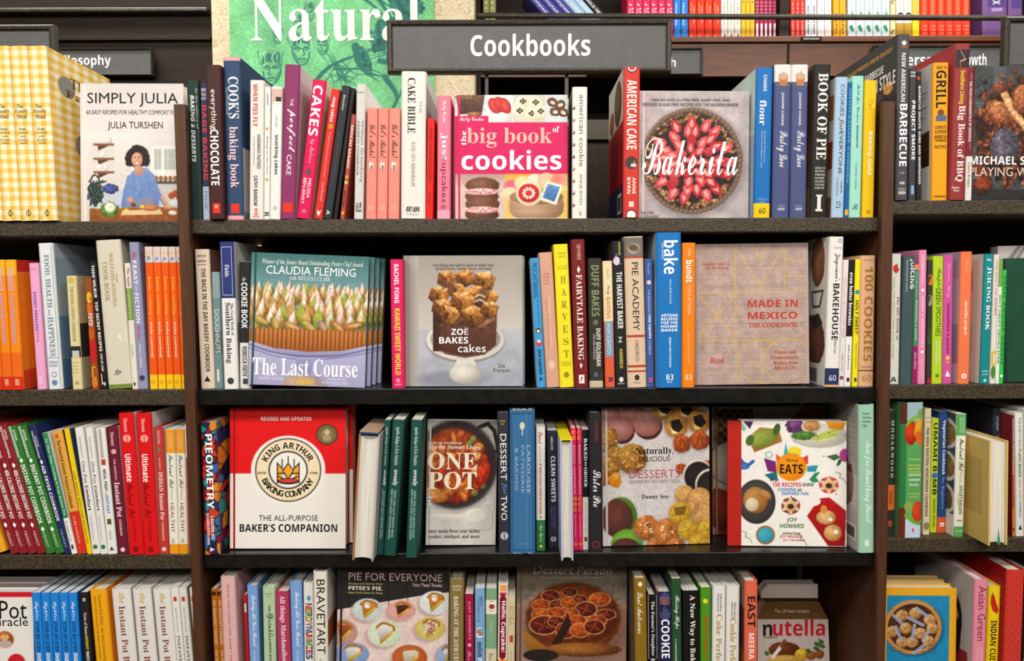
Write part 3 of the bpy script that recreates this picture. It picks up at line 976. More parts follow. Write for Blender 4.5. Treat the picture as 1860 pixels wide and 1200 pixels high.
# ------------------------------------------------------------------ covers of the books standing face out
def julia():
    c = Cv(136, 149, 332, 400, 'e3dad6')
    c.grad(136, 149, 332, 270, 'd8cfcc', 'ebe3de').grad(136, 240, 332, 400, 'e9e2dc', 'd2cac4')
    c.rect(152, 255, 200, 365, 'ddd6d0')
    for y in (258, 284, 308):
        c.rect(160, y, 200, y + 4, '8a5a3c'); c.poly([(168, y + 4), (190, y + 4), (170, y + 13)], '5d3a28')
    for x, y, k in ((172, 301, 'cfcac6'), (184, 302, 'b9b2ae'), (178, 278, 'c7c2c0'), (190, 253, 'a89a8c')):
        c.ell(x, y, 5, 6, 'f2efec', k)
    c.rect(270, 262, 332, 325, 'f0ece6')
    for x in (276, 295, 308):
        c.rect(x, 268, x + 13, 305, 'b9bfb6'); c.rect(x + 6, 268, x + 7, 305, 'e8e4dc'); c.rect(x, 286, x + 13, 287, 'e8e4dc')
    c.rect(262, 330, 332, 372, 'cfc9c4'); c.rect(262, 326, 332, 331, '5a5450')
    for x in range(270, 330, 9):
        c.ell(x, 321, 4, 5, 'b07a4a', '7a4a2a')
    c.rect(152, 345, 220, 375, 'c5cad2')
    c.curve([(158, 345), (155, 325), (162, 315), (170, 322), (170, 332)], 2.6, '22201e')
    for i in range(26):
        c.curve([(rnd.uniform(152, 178), rnd.uniform(335, 372)), (rnd.uniform(150, 180), rnd.uniform(330, 360)), (rnd.uniform(150, 185), rnd.uniform(325, 350))], 3, rnd.choice(('24402c', '3a5c3c', '1c2e26', '4a3a5c')), .8)
    c.ell(192, 340, 16, 9, '5560a0', '2c3468', nz=.4)
    c.poly([(212, 372), (216, 345), (224, 318), (240, 303), (262, 302), (276, 315), (286, 345), (298, 362), (310, 372), (300, 378), (285, 360), (282, 395), (216, 395)], '7d97c9', '6480b8')
    c.mott(212, 300, 300, 380, .10, 6)
    for x in (236, 250, 264):
        c.curve([(x, 310), (x + 2, 335), (x - 1, 360)], 1.2, '5a74ac', .6)
    c.poly([(222, 368), (272, 352), (276, 395), (222, 395)], '8d8fa6', '777a94')
    c.ell(247, 309, 9, 7, 'd6a184', 'b87f62')
    c.ell(244, 281, 22, 20, '2a201c', '3a2c26', nz=.35)
    c.ell(260, 287, 8, 12, '2a201c', nz=.4).ell(228, 287, 8, 12, '2a201c', nz=.4).ell(245, 304, 6.5, 9, 'd6a184', 'bd8668')
    c.ell(243, 287, 10.5, 13, 'e3ae92', 'c98d70')
    c.ell(239, 283, 1.6, 1.2, '3a2620').ell(247, 283, 1.6, 1.2, '3a2620').curve([(243, 284), (244, 289), (242, 290)], 1, 'b8785c').ell(243, 294, 4.6, 2, 'f6efe8').curve([(238, 292), (243, 297), (248, 292)], 1, 'a84a44')
    c.poly([(152, 376), (332, 372), (332, 400), (152, 400)], 'a8652e', '8a4a1e'); c.mott(152, 374, 332, 400, .22, 9)
    c.ell(302, 372, 9, 4, 'd9a184', 'bd8164').ell(230, 360, 7, 5, 'd9a184', 'bd8164').curve([(290, 355), (299, 366), (305, 372)], 6, 'd9a184')
    c.poly([(214, 380), (286, 376), (292, 386), (212, 388)], 'e2c290')
    c.ell(268, 374, 16, 6, 'd98a50', 'a8552a', nz=.2).ell(222, 379, 5, 3, 'eecb4e').ell(252, 372, 4, 3, 'eecb4e').ell(236, 369, 5, 4, '6a4430')
    c.ell(190, 378, 17, 14, '6f9448', '446a2c', nz=.5).ell(191, 374, 10, 9, 'f2ecd6', 'd8cfb0', nz=.2)
    for x, y in ((308, 352), (316, 348), (322, 354), (328, 349)):
        c.ell(x, y, 6, 6, 'c8582e', '8e3a1a')
    c.ell(318, 366, 15, 8, 'e8e4de', 'c0bab2').ell(310, 383, 8, 4, 'f4efe6', 'd8d0c4', nz=.3)
    return c


FO('left', 1, 137, 333, 151, 152, 330, 401, julia(), 'face-out cookbook with a woman in a blue shirt on its cover',
   [('SIMPLY JULIA', 157, 168, 322, 193, '1d1b1c', 'l'), ('60 EASY RECIPES FOR HEALTHY COMFORT FOOD', 155, 199, 330, 207, '3a3636', 'n/'), ('JULIA TURSHEN', 194, 220, 294, 236, '1d1b1c', 'l')],
   t=.024, Y=.025, tilt=2.0, spine='e6deda', copies=2, copy_label=['copy of the blue-shirt cookbook standing directly behind the front copy', 'rearmost copy of the blue-shirt cookbook at the upright'])


def cookies():
    c = Cv(826, 172, 1031, 397, 'd81f60')
    c.grad(826, 172, 887, 210, 'cfdfe6', 'e8ecec'); c.poly([(829, 178), (880, 178), (876, 204), (834, 208)], '6a4632', '4a2e20'); c.ell(855, 176, 26, 8, '8a6448', '5a3c28', nz=.5); c.mott(828, 172, 882, 210, .25, 5)
    c.ell(862, 207, 14, 4, 'b0845a', '7a5434', nz=.4)
    c.rect(887, 172, 932, 222, 'dfe6e2'); c.ell(909, 212, 22, 18, 'f4f2ee', 'd0ccc8')
    for x, y in ((898, 192), (908, 190), (917, 192)):
        c.ell(x, y, 10, 15, 'd83a34', 'a01e1e', rot=-.5).ell(x + 2, y + 1, 7, 14, 'e85048', 'b02824', rot=-.5)
    c.rect(932, 172, 990, 222, 'c9cfbe'); c.ell(960, 200, 28, 30, 'e8e4d2', 'cfc8b0')
    for x, y in ((950, 185), (973, 187), (944, 202), (966, 207), (982, 203)):
        c.ell(x, y, 13, 11, 'f4ecd4', 'dcd0b0')
        for dx, dy in ((-4, -1), (0, -4), (4, -1), (0, 2)):
            c.ell(x + dx, y + dy, 2.1, 2.6, '33281e')
    c.rect(990, 172, 1031, 222, 'd5dad8')
    for x, y, k in ((1003, 186, .4), (1017, 190, -.3), (1008, 203, 0), (1022, 204, .5)):
        c.ell(x, y, 10, 8, '7a4c34', '482a1c', rot=k, nz=.3).ell(x + 1, y + 1, 5, 3, 'ead9c4', rot=k)
    c.poly([(826, 210), (887, 210), (887, 222), (1031, 222), (1031, 316), (826, 316)], 'd81f60')
    c.rect(826, 315, 917, 397, 'd5c0b4'); c.grad(826, 315, 917, 345, 'b9938a', 'dcc8ba')
    for y in (347, 380):
        c.ell(876, y - 11, 31, 15, '8a5a44', '54301f', nz=.1).ell(875, y + 9, 31, 12, '7a4c38', '4a2a1c', nz=.1)
        c.ell(875, y, 32, 6, 'f0cfc8', 'd8a8a4')
        for k in range(12):
            c.ell(847 + k * 5, y + rnd.uniform(-3, 3), 1.5, 1.8, 'c23a52')
    c.mott(840, 325, 912, 397, .12, 4)
    c.rect(917, 315, 1031, 397, 'ecc060'); c.grad(917, 315, 1031, 345, 'f0a838', 'f2d488')
    for x, y, k in ((930, 338, 'e0607c'), (950, 332, 'f0e0a8'), (972, 328, 'f6ecd0'), (992, 326, 'f0c4a8'), (1016, 328, 'f07a72'), (926, 352, 'f0dcb8')):
        c.ell(x, y, 16, 13, k, 'd8b88a')
    c.ell(974, 372, 50, 30, 'c9a484', '8c6a50'); c.ell(974, 357, 49, 14, 'b48c6c', '8a6448')
    c.ell(961, 351, 24, 22, 'f6ead4', 'dcc6a4').ell(960, 350, 19, 17, 'd8322e', 'b81e20')
    for a in range(10):
        c.ell(960 + 9 * math.cos(a * .628), 350 + 8 * math.sin(a * .628), 3.2, 2.6, 'f4d6cc', rot=a * .628)
    c.ell(960, 350, 3, 3, 'd8322e')
    c.poly([(992, 328), (1022, 336), (1010, 372), (980, 362)], 'f2e6cc'); c.poly([(995, 333), (1017, 339), (1007, 366), (985, 358)], '5f8fc8', '3f6ca8'); c.mott(982, 330, 1020, 370, .18, 4)
    c.ell(974, 380, 49, 22, 'd0ac8c', '8c6a50', arc=(0, math.pi)); c.rect(917, 395, 1031, 397, 'e8d8c0')
    return c


FO('centre', 1, 826, 1031, 172, 827, 1031, 397, cookies(), 'face-out pink cookbook reading big book of cookies',
   [('Betty Crocker', 835, 212, 879, 222, 'ffffff', 'S'), ('the', 837, 237, 847, 263, 'ffffff', 'R', 1), ('big book', 848, 231, 1003, 268, 'f9b8a8', 'R'), ('of', 1004, 229, 1016, 240, 'ffffff', 'R'), ('cookies', 838, 272, 1020, 308, 'ffffff', 'k')],
   t=.026, Y=.012, tilt=1.5, spine='d81f60', copies=1, copy_label='second copy of the pink cookie book tucked behind the first')


def bakerita():
    c = Cv(1163, 165, 1360, 396, 'b9adae')
    c.mott(1163, 165, 1360, 396, .16, 26).mott(1163, 165, 1360, 396, .06, 4)
    cx, cy = 1257, 292
    c.ell(cx + 3, cy + 5, 93, 97, '6a6064', a=.6, soft=.2)
    c.ell(cx, cy, 89, 95, '7c6252', '6a5040', nz=.06)
    for i in range(64):
        a = i * math.tau / 64
        c.ell(cx + 87 * math.cos(a), cy + 92 * math.sin(a), 4.5, 4.5, '8e7260', '5a4436')
    c.ell(cx, cy, 82, 87, '33201e', '2a1a18')
    for i in range(170):
        a, q = rnd.uniform(0, math.tau), rnd.uniform(.86, 1.0)
        if .1 < a < .6 and rnd.random() < .6:
            continue
        k = rnd.choice(('caa06c', 'b98a56', 'dcb888', '9a6c42', '7a5032'))
        c.ell(cx + 82 * q * math.cos(a), cy + 86 * q * math.sin(a), rnd.uniform(2.5, 4.5), rnd.uniform(2, 3.4), k, '7a5434', rot=rnd.uniform(0, 3))
    for ring, n, L in ((64, 15, 17), (50, 14, 17), (36, 11, 16), (22, 7, 14), (7, 4, 12)):
        for i in range(n):
            a = i * math.tau / n + ring * .7 + rnd.uniform(-.12, .12)
            x, y = cx + ring * math.cos(a), cy + ring * 1.05 * math.sin(a)
            ux, uy = math.cos(a), math.sin(a)
            vx, vy = -uy, ux
            def P(f, g): return (x + ux * L * f + vx * L * g, y + uy * L * f + vy * L * g)
            k1, k2 = rnd.choice((('d8424a', 'b82a34'), ('e25a5c', 'c03440'), ('cc343e', 'a8202c')))
            c.poly([P(.95, 0), P(.5, .38), P(-.2, .55), P(-.6, .3), P(-.6, -.3), P(-.2, -.55), P(.5, -.38)], k1, k2)
            if rnd.random() < .72:
                c.poly([P(.6, 0), P(0, .26), P(-.45, .12), P(-.45, -.12), P(0, -.26)], 'f0b0a4', 'e48a82')
    c.mott(1190, 220, 1325, 372, .10, 5)
    return c


FO('centre', 1, 1163, 1365, 165, 1162, 1358, 396, bakerita(), 'face-out cookbook with a round strawberry tart on its cover',
   [('1004 NO-FUSS GLUTEN-FREE, DAIRY-FREE, AND', 1183, 179, 1326, 185, '4a4244', 'b'), ('REFINED SUGAR-FREE RECIPES FOR THE MODERN BAKER', 1168, 187, 1341, 193, '4a4244', 'b'),
    ('Bakerita', 1167, 250, 1341, 318, 'ffffff', 'S'), ('RACHEL', 1167, 384, 1191, 389, '3a3436', 'n'), ('CONNERS', 1167, 391, 1199, 396, '3a3436', 'n')],
   t=.024, Y=.02, tilt=2, spine='d8d2d0', copies=1, copy_label='second copy of the strawberry-tart book behind the front one')


def lastcourse():
    c = Cv(454, 468, 666, 708, '8aa0a6')
    c.grad(454, 468, 666, 560, '3f706e', '8fb0b8').grad(454, 560, 666, 640, '8fb0b8', 'a9a8c8').rect(454, 625, 666, 708, 'aeabcf'); c.grad(454, 640, 666, 708, 'b4b2d6', 'a6a2c6')
    c.mott(454, 468, 666, 560, .05, 10)
    figs = [('a8b04a', '6a722c'), ('c08a44', '7a4c24'), ('c4a060', '8a6030'), ('b8b458', '78722c'), ('d0a862', '965f2c')]
    for row, (y, n, L) in enumerate(((538, 17, 22), (545, 15, 25), (555, 14, 27), (566, 13, 29), (578, 12, 32), (592, 10, 32))):
        for i in range(n):
            x = 456 + (i + .5 * (row % 2)) * 214 / n + rnd.uniform(-5, 5)
            k, k2 = rnd.choice(figs)
            wd = L * .5
            y0 = y + rnd.uniform(-4, 4)
            tip = (x + rnd.uniform(-3, 3), max(509, y0 - L * rnd.uniform(.75, .95)))
            c.ell(x + 1.5, y0 + 3, wd * .62, L * .62, '4a3a22', a=.55, soft=.3)
            c.ell(x, y0, wd * .58, L * .58, k, k2)
            c.poly([tip, (x + wd * .36, y0 - L * .32), (x + wd * .5, y0 - L * .05), (x - wd * .5, y0 - L * .05), (x - wd * .36, y0 - L * .32)], k, k)
            q = rnd.random()
            if q < .7:
                p1, p2 = rnd.choice((('f4e6e0', 'c88a58'), ('ecd8dc', 'b07a4c'), ('f0dcc0', 'c4803c')))
                c.ell(x - wd * .08, y0 - L * .12, wd * .34, L * .4, p1, p2, soft=.25)
                c.poly([tip, (x + wd * .2, y0 - L * .3), (x - wd * .28, y0 - L * .3)], p1)
    for x, y, r_, k, a in ((474, 592, 20, '9aa83e', .5), (500, 598, 15, 'b4b048', 1.2), (530, 602, 20, 'c08a4a', .4), (560, 600, 22, 'a8aa40', .7), (586, 602, 17, 'a890a4', 1.1), (612, 600, 18, 'b8803c', .7), (642, 596, 20, 'c8783c', -.2)):
        c.ell(x, y, r_, 8, k, '6e5a26', rot=a, nz=.08); c.ell(x + 2, y - 2, r_ * .6, 3, 'dba874', rot=a)
    c.mott(454, 520, 666, 612, .14, 5)
    c.poly([(454, 606), (666, 604), (664, 632), (620, 641), (560, 645), (500, 640), (454, 628)], 'c27434', '9a5420')
    for x in range(456, 668, 8):
        c.poly([(x, 604), (x + 2.5, 604), (x + 2, 642), (x, 641)], '8a481c', '6e3814', .8); c.poly([(x + 4, 606), (x + 6, 606), (x + 5.5, 640), (x + 4, 640)], 'dc9a58', 'c07a3c', .8)
    c.ell(560, 612, 125, 34, '8a4c22', ring=.965, arc=(.1, 3.04))
    c.poly([(454, 628), (500, 641), (560, 646), (620, 642), (666, 631), (666, 642), (610, 655), (540, 656), (454, 642)], 'c2c0dc', '8886b0')
    c.curve([(454, 634), (500, 648), (560, 653), (620, 649), (666, 638)], 2, '5f5f92').curve([(454, 641), (510, 656), (570, 659), (630, 652), (666, 644)], 1.6, '74749e')
    c.poly([(538, 658), (572, 658), (566, 690), (546, 690)], '9c9ac2', '8886ae'); c.ell(556, 704, 42, 17, 'c8a888', '8e86a4', nz=.1).ell(556, 700, 18, 5, 'd8b060')
    return c


FO('centre', 2, 456, 669, 467, 453, 661, 708, lastcourse(), 'front face-out cookbook with a fig tart above a lavender base',
   [('Winner of the James Beard Outstanding Pastry Chef Award', 474, 478, 655, 489, 'd8e4dc', 'i'), ('CLAUDIA FLEMING', 481, 490, 642, 505, 'ffffff', 'n'), ('with MELISSA CLARK', 523, 507, 597, 515, 'd8e4dc', 'i'),
    ('The Last Course', 462, 658, 651, 690, 'ffffff', 'r'), ('Preface by', 483, 687, 508, 693, 'e8e4f4', 'i'), ('DANNY MEYER', 474, 693, 517, 699, 'e8e4f4', 'r'), ('Foreword by', 597, 691, 630, 698, 'e8e4f4', 'i'), ('TOM COLICCHIO', 587, 698, 634, 704, 'e8e4f4', 'r')],
   t=.02, Y=-.006, tilt=2, yaw=3, spine='2e4a4c', back='3a5a5c', copies=3, copy_dx=.0065,
   copy_label=['second copy of the fig tart book, just behind the front one', 'third copy back in the stack of fig tart books', 'rearmost copy in the stack of fig tart books'])


def zoe():
    c = Cv(733, 465, 950, 704, 'b4aca4')
    c.grad(733, 465, 950, 600, 'a39a90', 'c9c1b8').grad(733, 600, 950, 704, 'b9bac2', 'a5a8b4').mott(733, 600, 950, 704, .1, 24)
    c.grad(733, 465, 760, 704, '8f8880', 'b4aea8', 'x'); c.rect(740, 465, 742, 704, '7d766f')
    c.ell(820, 690, 60, 14, '7f828e', a=.7, soft=.5)
    c.ell(845, 622, 72, 39, '8a857e', soft=.04).ell(845, 620, 71, 37, 'f0ece6', 'd0cac2', soft=.04).ell(845, 617, 64, 31, 'b4aea6', '948d85', soft=.05)
    c.poly([(830, 654), (860, 654), (866, 668), (824, 668)], 'd8d2c8', 'e2dcd2').ell(846, 681, 30, 19, 'e8e2d6', 'a8a298')
    c.mott(814, 655, 880, 698, .05, 5)
    c.poly([(786, 560), (903, 560), (901, 628), (880, 646), (845, 652), (808, 645), (788, 628)], '6e4432', '4c2c20')
    c.grad(786, 556, 800, 640, '3c2018', '4a2a1e', 'x'); c.ell(845, 562, 58, 14, '5a3626', '3f2418')
    c.mott(786, 556, 904, 652, .12, 8)
    c.curve([(872, 592), (890, 584), (900, 572)], 7, '8a6250', .7).curve([(800, 640), (845, 649), (892, 638)], 2, '8a5a44', .6)
    for x, y, s_, k in ((812, 508, 30, .1), (845, 506, 30, -.2), (880, 512, 33, .2), (798, 538, 32, .3), (830, 530, 28, .5), (862, 536, 30, -.3), (888, 542, 28, .4), (840, 552, 40, .25), (802, 560, 30, .2), (816, 574, 32, .5), (858, 576, 36, -.1), (889, 564, 28, .2)):
        ca, sa = math.cos(k), math.sin(k)
        R = lambda u, v: (x + s_ * (u * ca - v * sa) * .55, y + s_ * (u * sa + v * ca) * .55)
        c.poly([R(-1, -.6), R(.2, -1), R(1.05, -.55), R(.9, .75), R(-.1, 1.05), R(-1.05, .6)], '5a3218', '2e1a0e')
        c.poly([R(-1, -.6), R(.2, -1), R(1.05, -.55), R(-.1, -.1)], 'e8b478', 'b8742e')
        c.poly([R(-1, -.55), R(-.15, -.1), R(-.1, 1), R(-1, .55)], '9a5a24', '4a2810')
        c.poly([R(-.05, -.1), R(1, -.5), R(.88, .7), R(-.02, 1)], 'c88438', '5e3412')
    c.mott(780, 485, 908, 600, .5, 5, 3, 38)
    for x, y in ((812, 522), (880, 534), (872, 545)):
        for i in range(4):
            c.curve([(x - 9, y + 3 * i - 4), (x, y + 3 * i - 8), (x + 9, y + 3 * i - 3)], 1.7, rnd.choice(('f0dccc', '6a4434')))
    return c


FO('centre', 2, 731, 950, 465, 735, 949, 704, zoe(), 'face-out grey cookbook with a chocolate cake topped with toffee cubes',
   [('everything you need to know to make your', 786, 479, 897, 487, '5c544e', 'r'), ('favorite layers, bundts, loaves, and more', 791, 486, 893, 493, '5c544e', 'r'), ('ZOË', 819, 597, 850, 610, 'ffffff', 'k'), ('BAKES', 797, 614, 850, 626, 'ffffff', 'k'),
    ('cakes', 831, 627, 882, 642, 'ffffff', 'n'), ('Zoë', 904, 663, 917, 670, '4a4644', 'n'), ('François', 896, 671, 926, 680, '4a4644', 'n')],
   t=.024, Y=.012, tilt=3, spine='8f8880', copies=1, copy_label='second copy of the toffee cake book behind the first')


def mexico():
    c = Cv(1263, 443, 1471, 702, 'b59c93')
    c.mott(1263, 443, 1471, 702, .10, 14); 
    h, w = c.a.shape[:2]
    c.a *= 1 + .22 * (vnoise(h, w, 3, 2)[..., None] - .5) + .16 * (np.repeat(RNG.random((h // 3 + 1, 1)), 3, 0)[:h, :, None] - .5) * (vnoise(h, w, 18, 2)[..., None])
    g = 'd2ae58'
    for a in (((1338, 446), (1338, 700)), ((1338, 447), (1384, 524), (1427, 447)), ((1372, 447), (1384, 474), (1397, 447)), ((1384, 524), (1384, 530)), ((1427, 447), (1427, 530)), ((1427, 475), (1468, 475)), ((1427, 504), (1468, 504)),
              ((1268, 532), (1468, 532)), ((1268, 536), (1336, 610), (1338, 616)), ((1338, 536), (1270, 614)), ((1268, 620), (1468, 620)), ((1384, 622), (1384, 700)), ((1384, 662), (1368, 662))):
        c.line(a, 1.7, g)
    c.ell(1384, 660, 42, 40, g, ring=.963, soft=.02).ell(1432, 660, 44, 42, g, ring=.965, soft=.02)
    c.rect(1263, 443, 1268, 702, '9c877f'); c.rect(1465, 443, 1471, 702, 'b9a29a')
    return c


FO('centre', 2, 1264, 1471, 444, 1262, 1471, 701, mexico(), 'face-out linen cookbook with gold lines and red letters Made in Mexico',
   [('DANNY MEÑA', 1278, 477, 1328, 483, 'b84a3c', 'R'), ('with Nils Bernstein', 1283, 485, 1326, 490, 'b84a3c', 'i'), ('MADE IN', 1360, 547, 1451, 560, 'c2402e', 'k'), ('MEXICO', 1360, 569, 1450, 582, 'c2402e', 'k'), ('THE COOKBOOK', 1361, 589, 1451, 597, 'c2402e', 'R'),
    ('Rizzoli', 1290, 651, 1317, 662, 'c2402e', 'i'), ('Classic and', 1408, 639, 1447, 646, 'c2402e', 'i'), ('Contemporary', 1401, 649, 1452, 657, 'c2402e', 'i'), ('Recipes from', 1405, 659, 1450, 667, 'c2402e', 'i'), ('Mexico City', 1407, 668, 1447, 676, 'c2402e', 'i')],
   t=.026, Y=.018, tilt=2.5, spine='a58d84', hinge=None)


def arthur():
    c = Cv(414, 746, 627, 997, 'efe9e2')
    c.rect(414, 746, 627, 863, 'e2171a')
    cx, cy = 521, 857
    c.ell(cx, cy, 68, 61, 'f4efe6', soft=.03).ell(cx, cy, 60.5, 56.5, '1f1b1c', soft=.03).ell(cx, cy, 58.5, 54.5, 'f0dfb8', soft=.03).ell(cx, cy, 36, 34, '1f1b1c', soft=.04).ell(cx, cy, 33.5, 31.5, 'f2eee6', soft=.04)
    K1, A1 = '1d191a', 'f2a82c'
    c.poly([(501, 845), (510, 855), (510, 872), (521, 872), (532, 872), (532, 855), (541, 845), (541, 880), (501, 880)], A1)
    c.poly([(521, 845), (531, 858), (521, 874), (511, 858)], A1)
    for a in (((521, 845), (531, 858), (521, 874), (511, 858), (521, 845)), ((501, 844), (501, 880)), ((541, 844), (541, 880)), ((501, 845), (512, 856)), ((541, 845), (530, 856)), ((521, 833), (521, 845)), ((510, 838), (510, 852)), ((532, 838), (532, 852)), ((502, 868), (521, 875), (540, 868))):
        c.line(a, 2.0, K1)
    c.curve([(501, 863), (514, 864), (521, 875)], 2, K1).curve([(541, 863), (528, 864), (521, 875)], 2, K1)
    c.ell(521, 877, 20, 5.5, K1).ell(521, 876, 17, 3.2, 'd8432e')
    c.ell(592, 794, 20, 18.5, '3a2e1c').ell(592, 794, 18, 16.5, '7a6844').ell(592, 794, 12.8, 11.8, '4a3c24').ell(592, 794, 12, 11, '8e7c54', nz=.15).ell(592, 790, 4.6, 6, 'c4b284', nz=.2).ell(592, 801, 8, 5, 'a8966a', nz=.3)
    return c


def arc_words(m, q, w, h):
    x0, y0, x1, y1 = q
    cx, cy = 521, 857
    for s, a0, a1, rx, ry, up in (('KING ARTHUR', -158, -22, 41, 39, 1), ('BAKING COMPANY', 158, 22, 51.5, 48.5, -1)):
        wd = [4.5 if ch == ' ' else text_mesh(ch, 'b')[2] * 11.0 + 1.8 for ch in s]
        tot, run = sum(wd), 0.0
        for ch, wi in zip(s, wd):
            run += wi
            if ch == ' ':
                continue
            co, f, asp = text_mesh(ch, 'b')
            a = math.radians(a0 + (a1 - a0) * (run - wi / 2) / tot)
            gh = 11.0
            gw = gh * asp
            lx, ly = (co[:, 0] - .5) * gw, co[:, 1] * gh
            ra = a + math.pi / 2 if up > 0 else a - math.pi / 2
            bx, by = cx + rx * math.cos(a), cy + ry * math.sin(a)
            X = bx + lx * math.cos(ra) + ly * math.sin(ra)
            Y = by + lx * math.sin(ra) - ly * math.cos(ra)
            m.add(np.stack([((X - x0) / (x1 - x0) - .5) * w, np.full(len(co), -.0006), h * (y1 - Y) / (y1 - y0)], 1), f, lin(hx('1d191a')))


FO('centre', 3, 413, 625, 745, 418, 628, 998, arthur(), 'face-out red and white cookbook with a round crown emblem',
   [('REVISED AND UPDATED', 472, 761, 564, 768, 'f6ede4', 'b'), ('ESTD', 466, 860, 481, 864, '1d191a', 'b'), ('1790', 560, 860, 575, 864, '1d191a', 'b'), ('THE ALL-PURPOSE', 468, 938, 576, 948, '2a2626', 'n'), ("BAKER'S COMPANION", 433, 954, 611, 968, '151213', 'b')],
   t=.03, Y=None, tilt=3, spine='b01216', back='9a1a1c', extra=arc_words, copies=1, copy_dx=.006, copy_label='second copy of the crown-emblem book behind the front one')


def onepot():
    c = Cv(775, 768, 902, 981, 'cfcac4')
    c.mott(761, 768, 902, 981, .07, 20); c.poly([(761, 768), (902, 768), (902, 800), (761, 790)], 'aaa298', a=.6)
    c.line([(868, 780), (884, 774), (896, 786), (904, 820), (898, 822)], 7, '2c2624')
    c.ell(826, 846, 78, 76, '5c5450', a=.5, soft=.2).ell(826, 844, 76, 75, '2a2324', '3a3032').ell(824, 845, 66, 66, '4a2a24', '3a1e1a').ell(823, 846, 62, 62, 'a4441e', '7a2c14', nz=.1)
    for i in range(70):
        a, q = rnd.uniform(0, 6.28), math.sqrt(rnd.random()) * 57
        k, k2 = rnd.choice((('d86a28', '8a3412'), ('c84820', '7a2410'), ('e08a3c', '9a4a18'), ('b83018', '701808'), ('ecb070', 'a85a28')))
        c.ell(823 + q * math.cos(a), 846 + q * math.sin(a), rnd.uniform(5, 13), rnd.uniform(4, 8), k, k2, rot=rnd.uniform(0, 3), nz=.25)
    for x, y in ((780, 895), (876, 880), (862, 892), (858, 800), (852, 808), (870, 868)):
        c.ell(x, y, 6, 5.5, '8a9a4a', '4a5a24')
    c.ell(876, 860, 12, 24, 'd84020', '901c0c', rot=.3, nz=.3).ell(790, 896, 24, 12, 'e09a54', 'a85c24', rot=.2, nz=.2)
    c.mott(764, 785, 886, 908, .22, 5)
    c.ell(866, 932, 23, 14, 'f0ebe2', 'c8c0b4').poly([(766, 932), (790, 928), (848, 928), (848, 936), (790, 938), (766, 938)], 'e6e0d6', 'd0c8bc').ell(866, 930, 15, 8, 'dcd6cc')
    c.ell(769, 935, 3, 2, '4a4440')
    c.curve([(884, 912), (895, 930), (893, 952), (880, 955), (770, 956)], 1.2, 'aea69c')
    c.ell(761, 906, 19, 16, '1c3a7c', '16306c')
    return c


FO('centre', 3, 780, 902, 768, 772, 902, 981, onepot(), 'face-out cookbook showing a pot of stew and a white spoon',
   [('FROM THE KITCHENS OF', 777, 805, 838, 809, 'f0e8d8', 'R'), ('Martha Stewart Living', 777, 810, 872, 819, 'f4ecdc', 'R'), ('ONE', 777, 823, 866, 852, 'f4ead2', 'R'), ('POT', 778, 856, 866, 886, 'f4ead2', 'R'), ('w York', 776, 897, 787, 902, 'ffffff', 'b'), ('Times', 776, 903, 783, 908, 'ffffff', 'b'), ('SELLER', 776, 909, 784, 914, 'ffffff', 'b'),
    ('easy meals from your skillet,', 781, 954, 874, 962, '2e2a28', 'r'), ('cooker, stockpot, and more', 781, 963, 873, 971, '2e2a28', 'r')],
   t=.016, Y=.03, tilt=3, yaw=4, spine='b8b2aa')


def nutmix(c, x, y, r_, k, k2, nz=.25):
    c.ell(x, y + r_ * .12, r_ * 1.08, r_ * 1.06, '7a7070', a=.45, soft=.25)
    c.ell(x, y, r_, r_ * .95, k, k2, nz=nz)


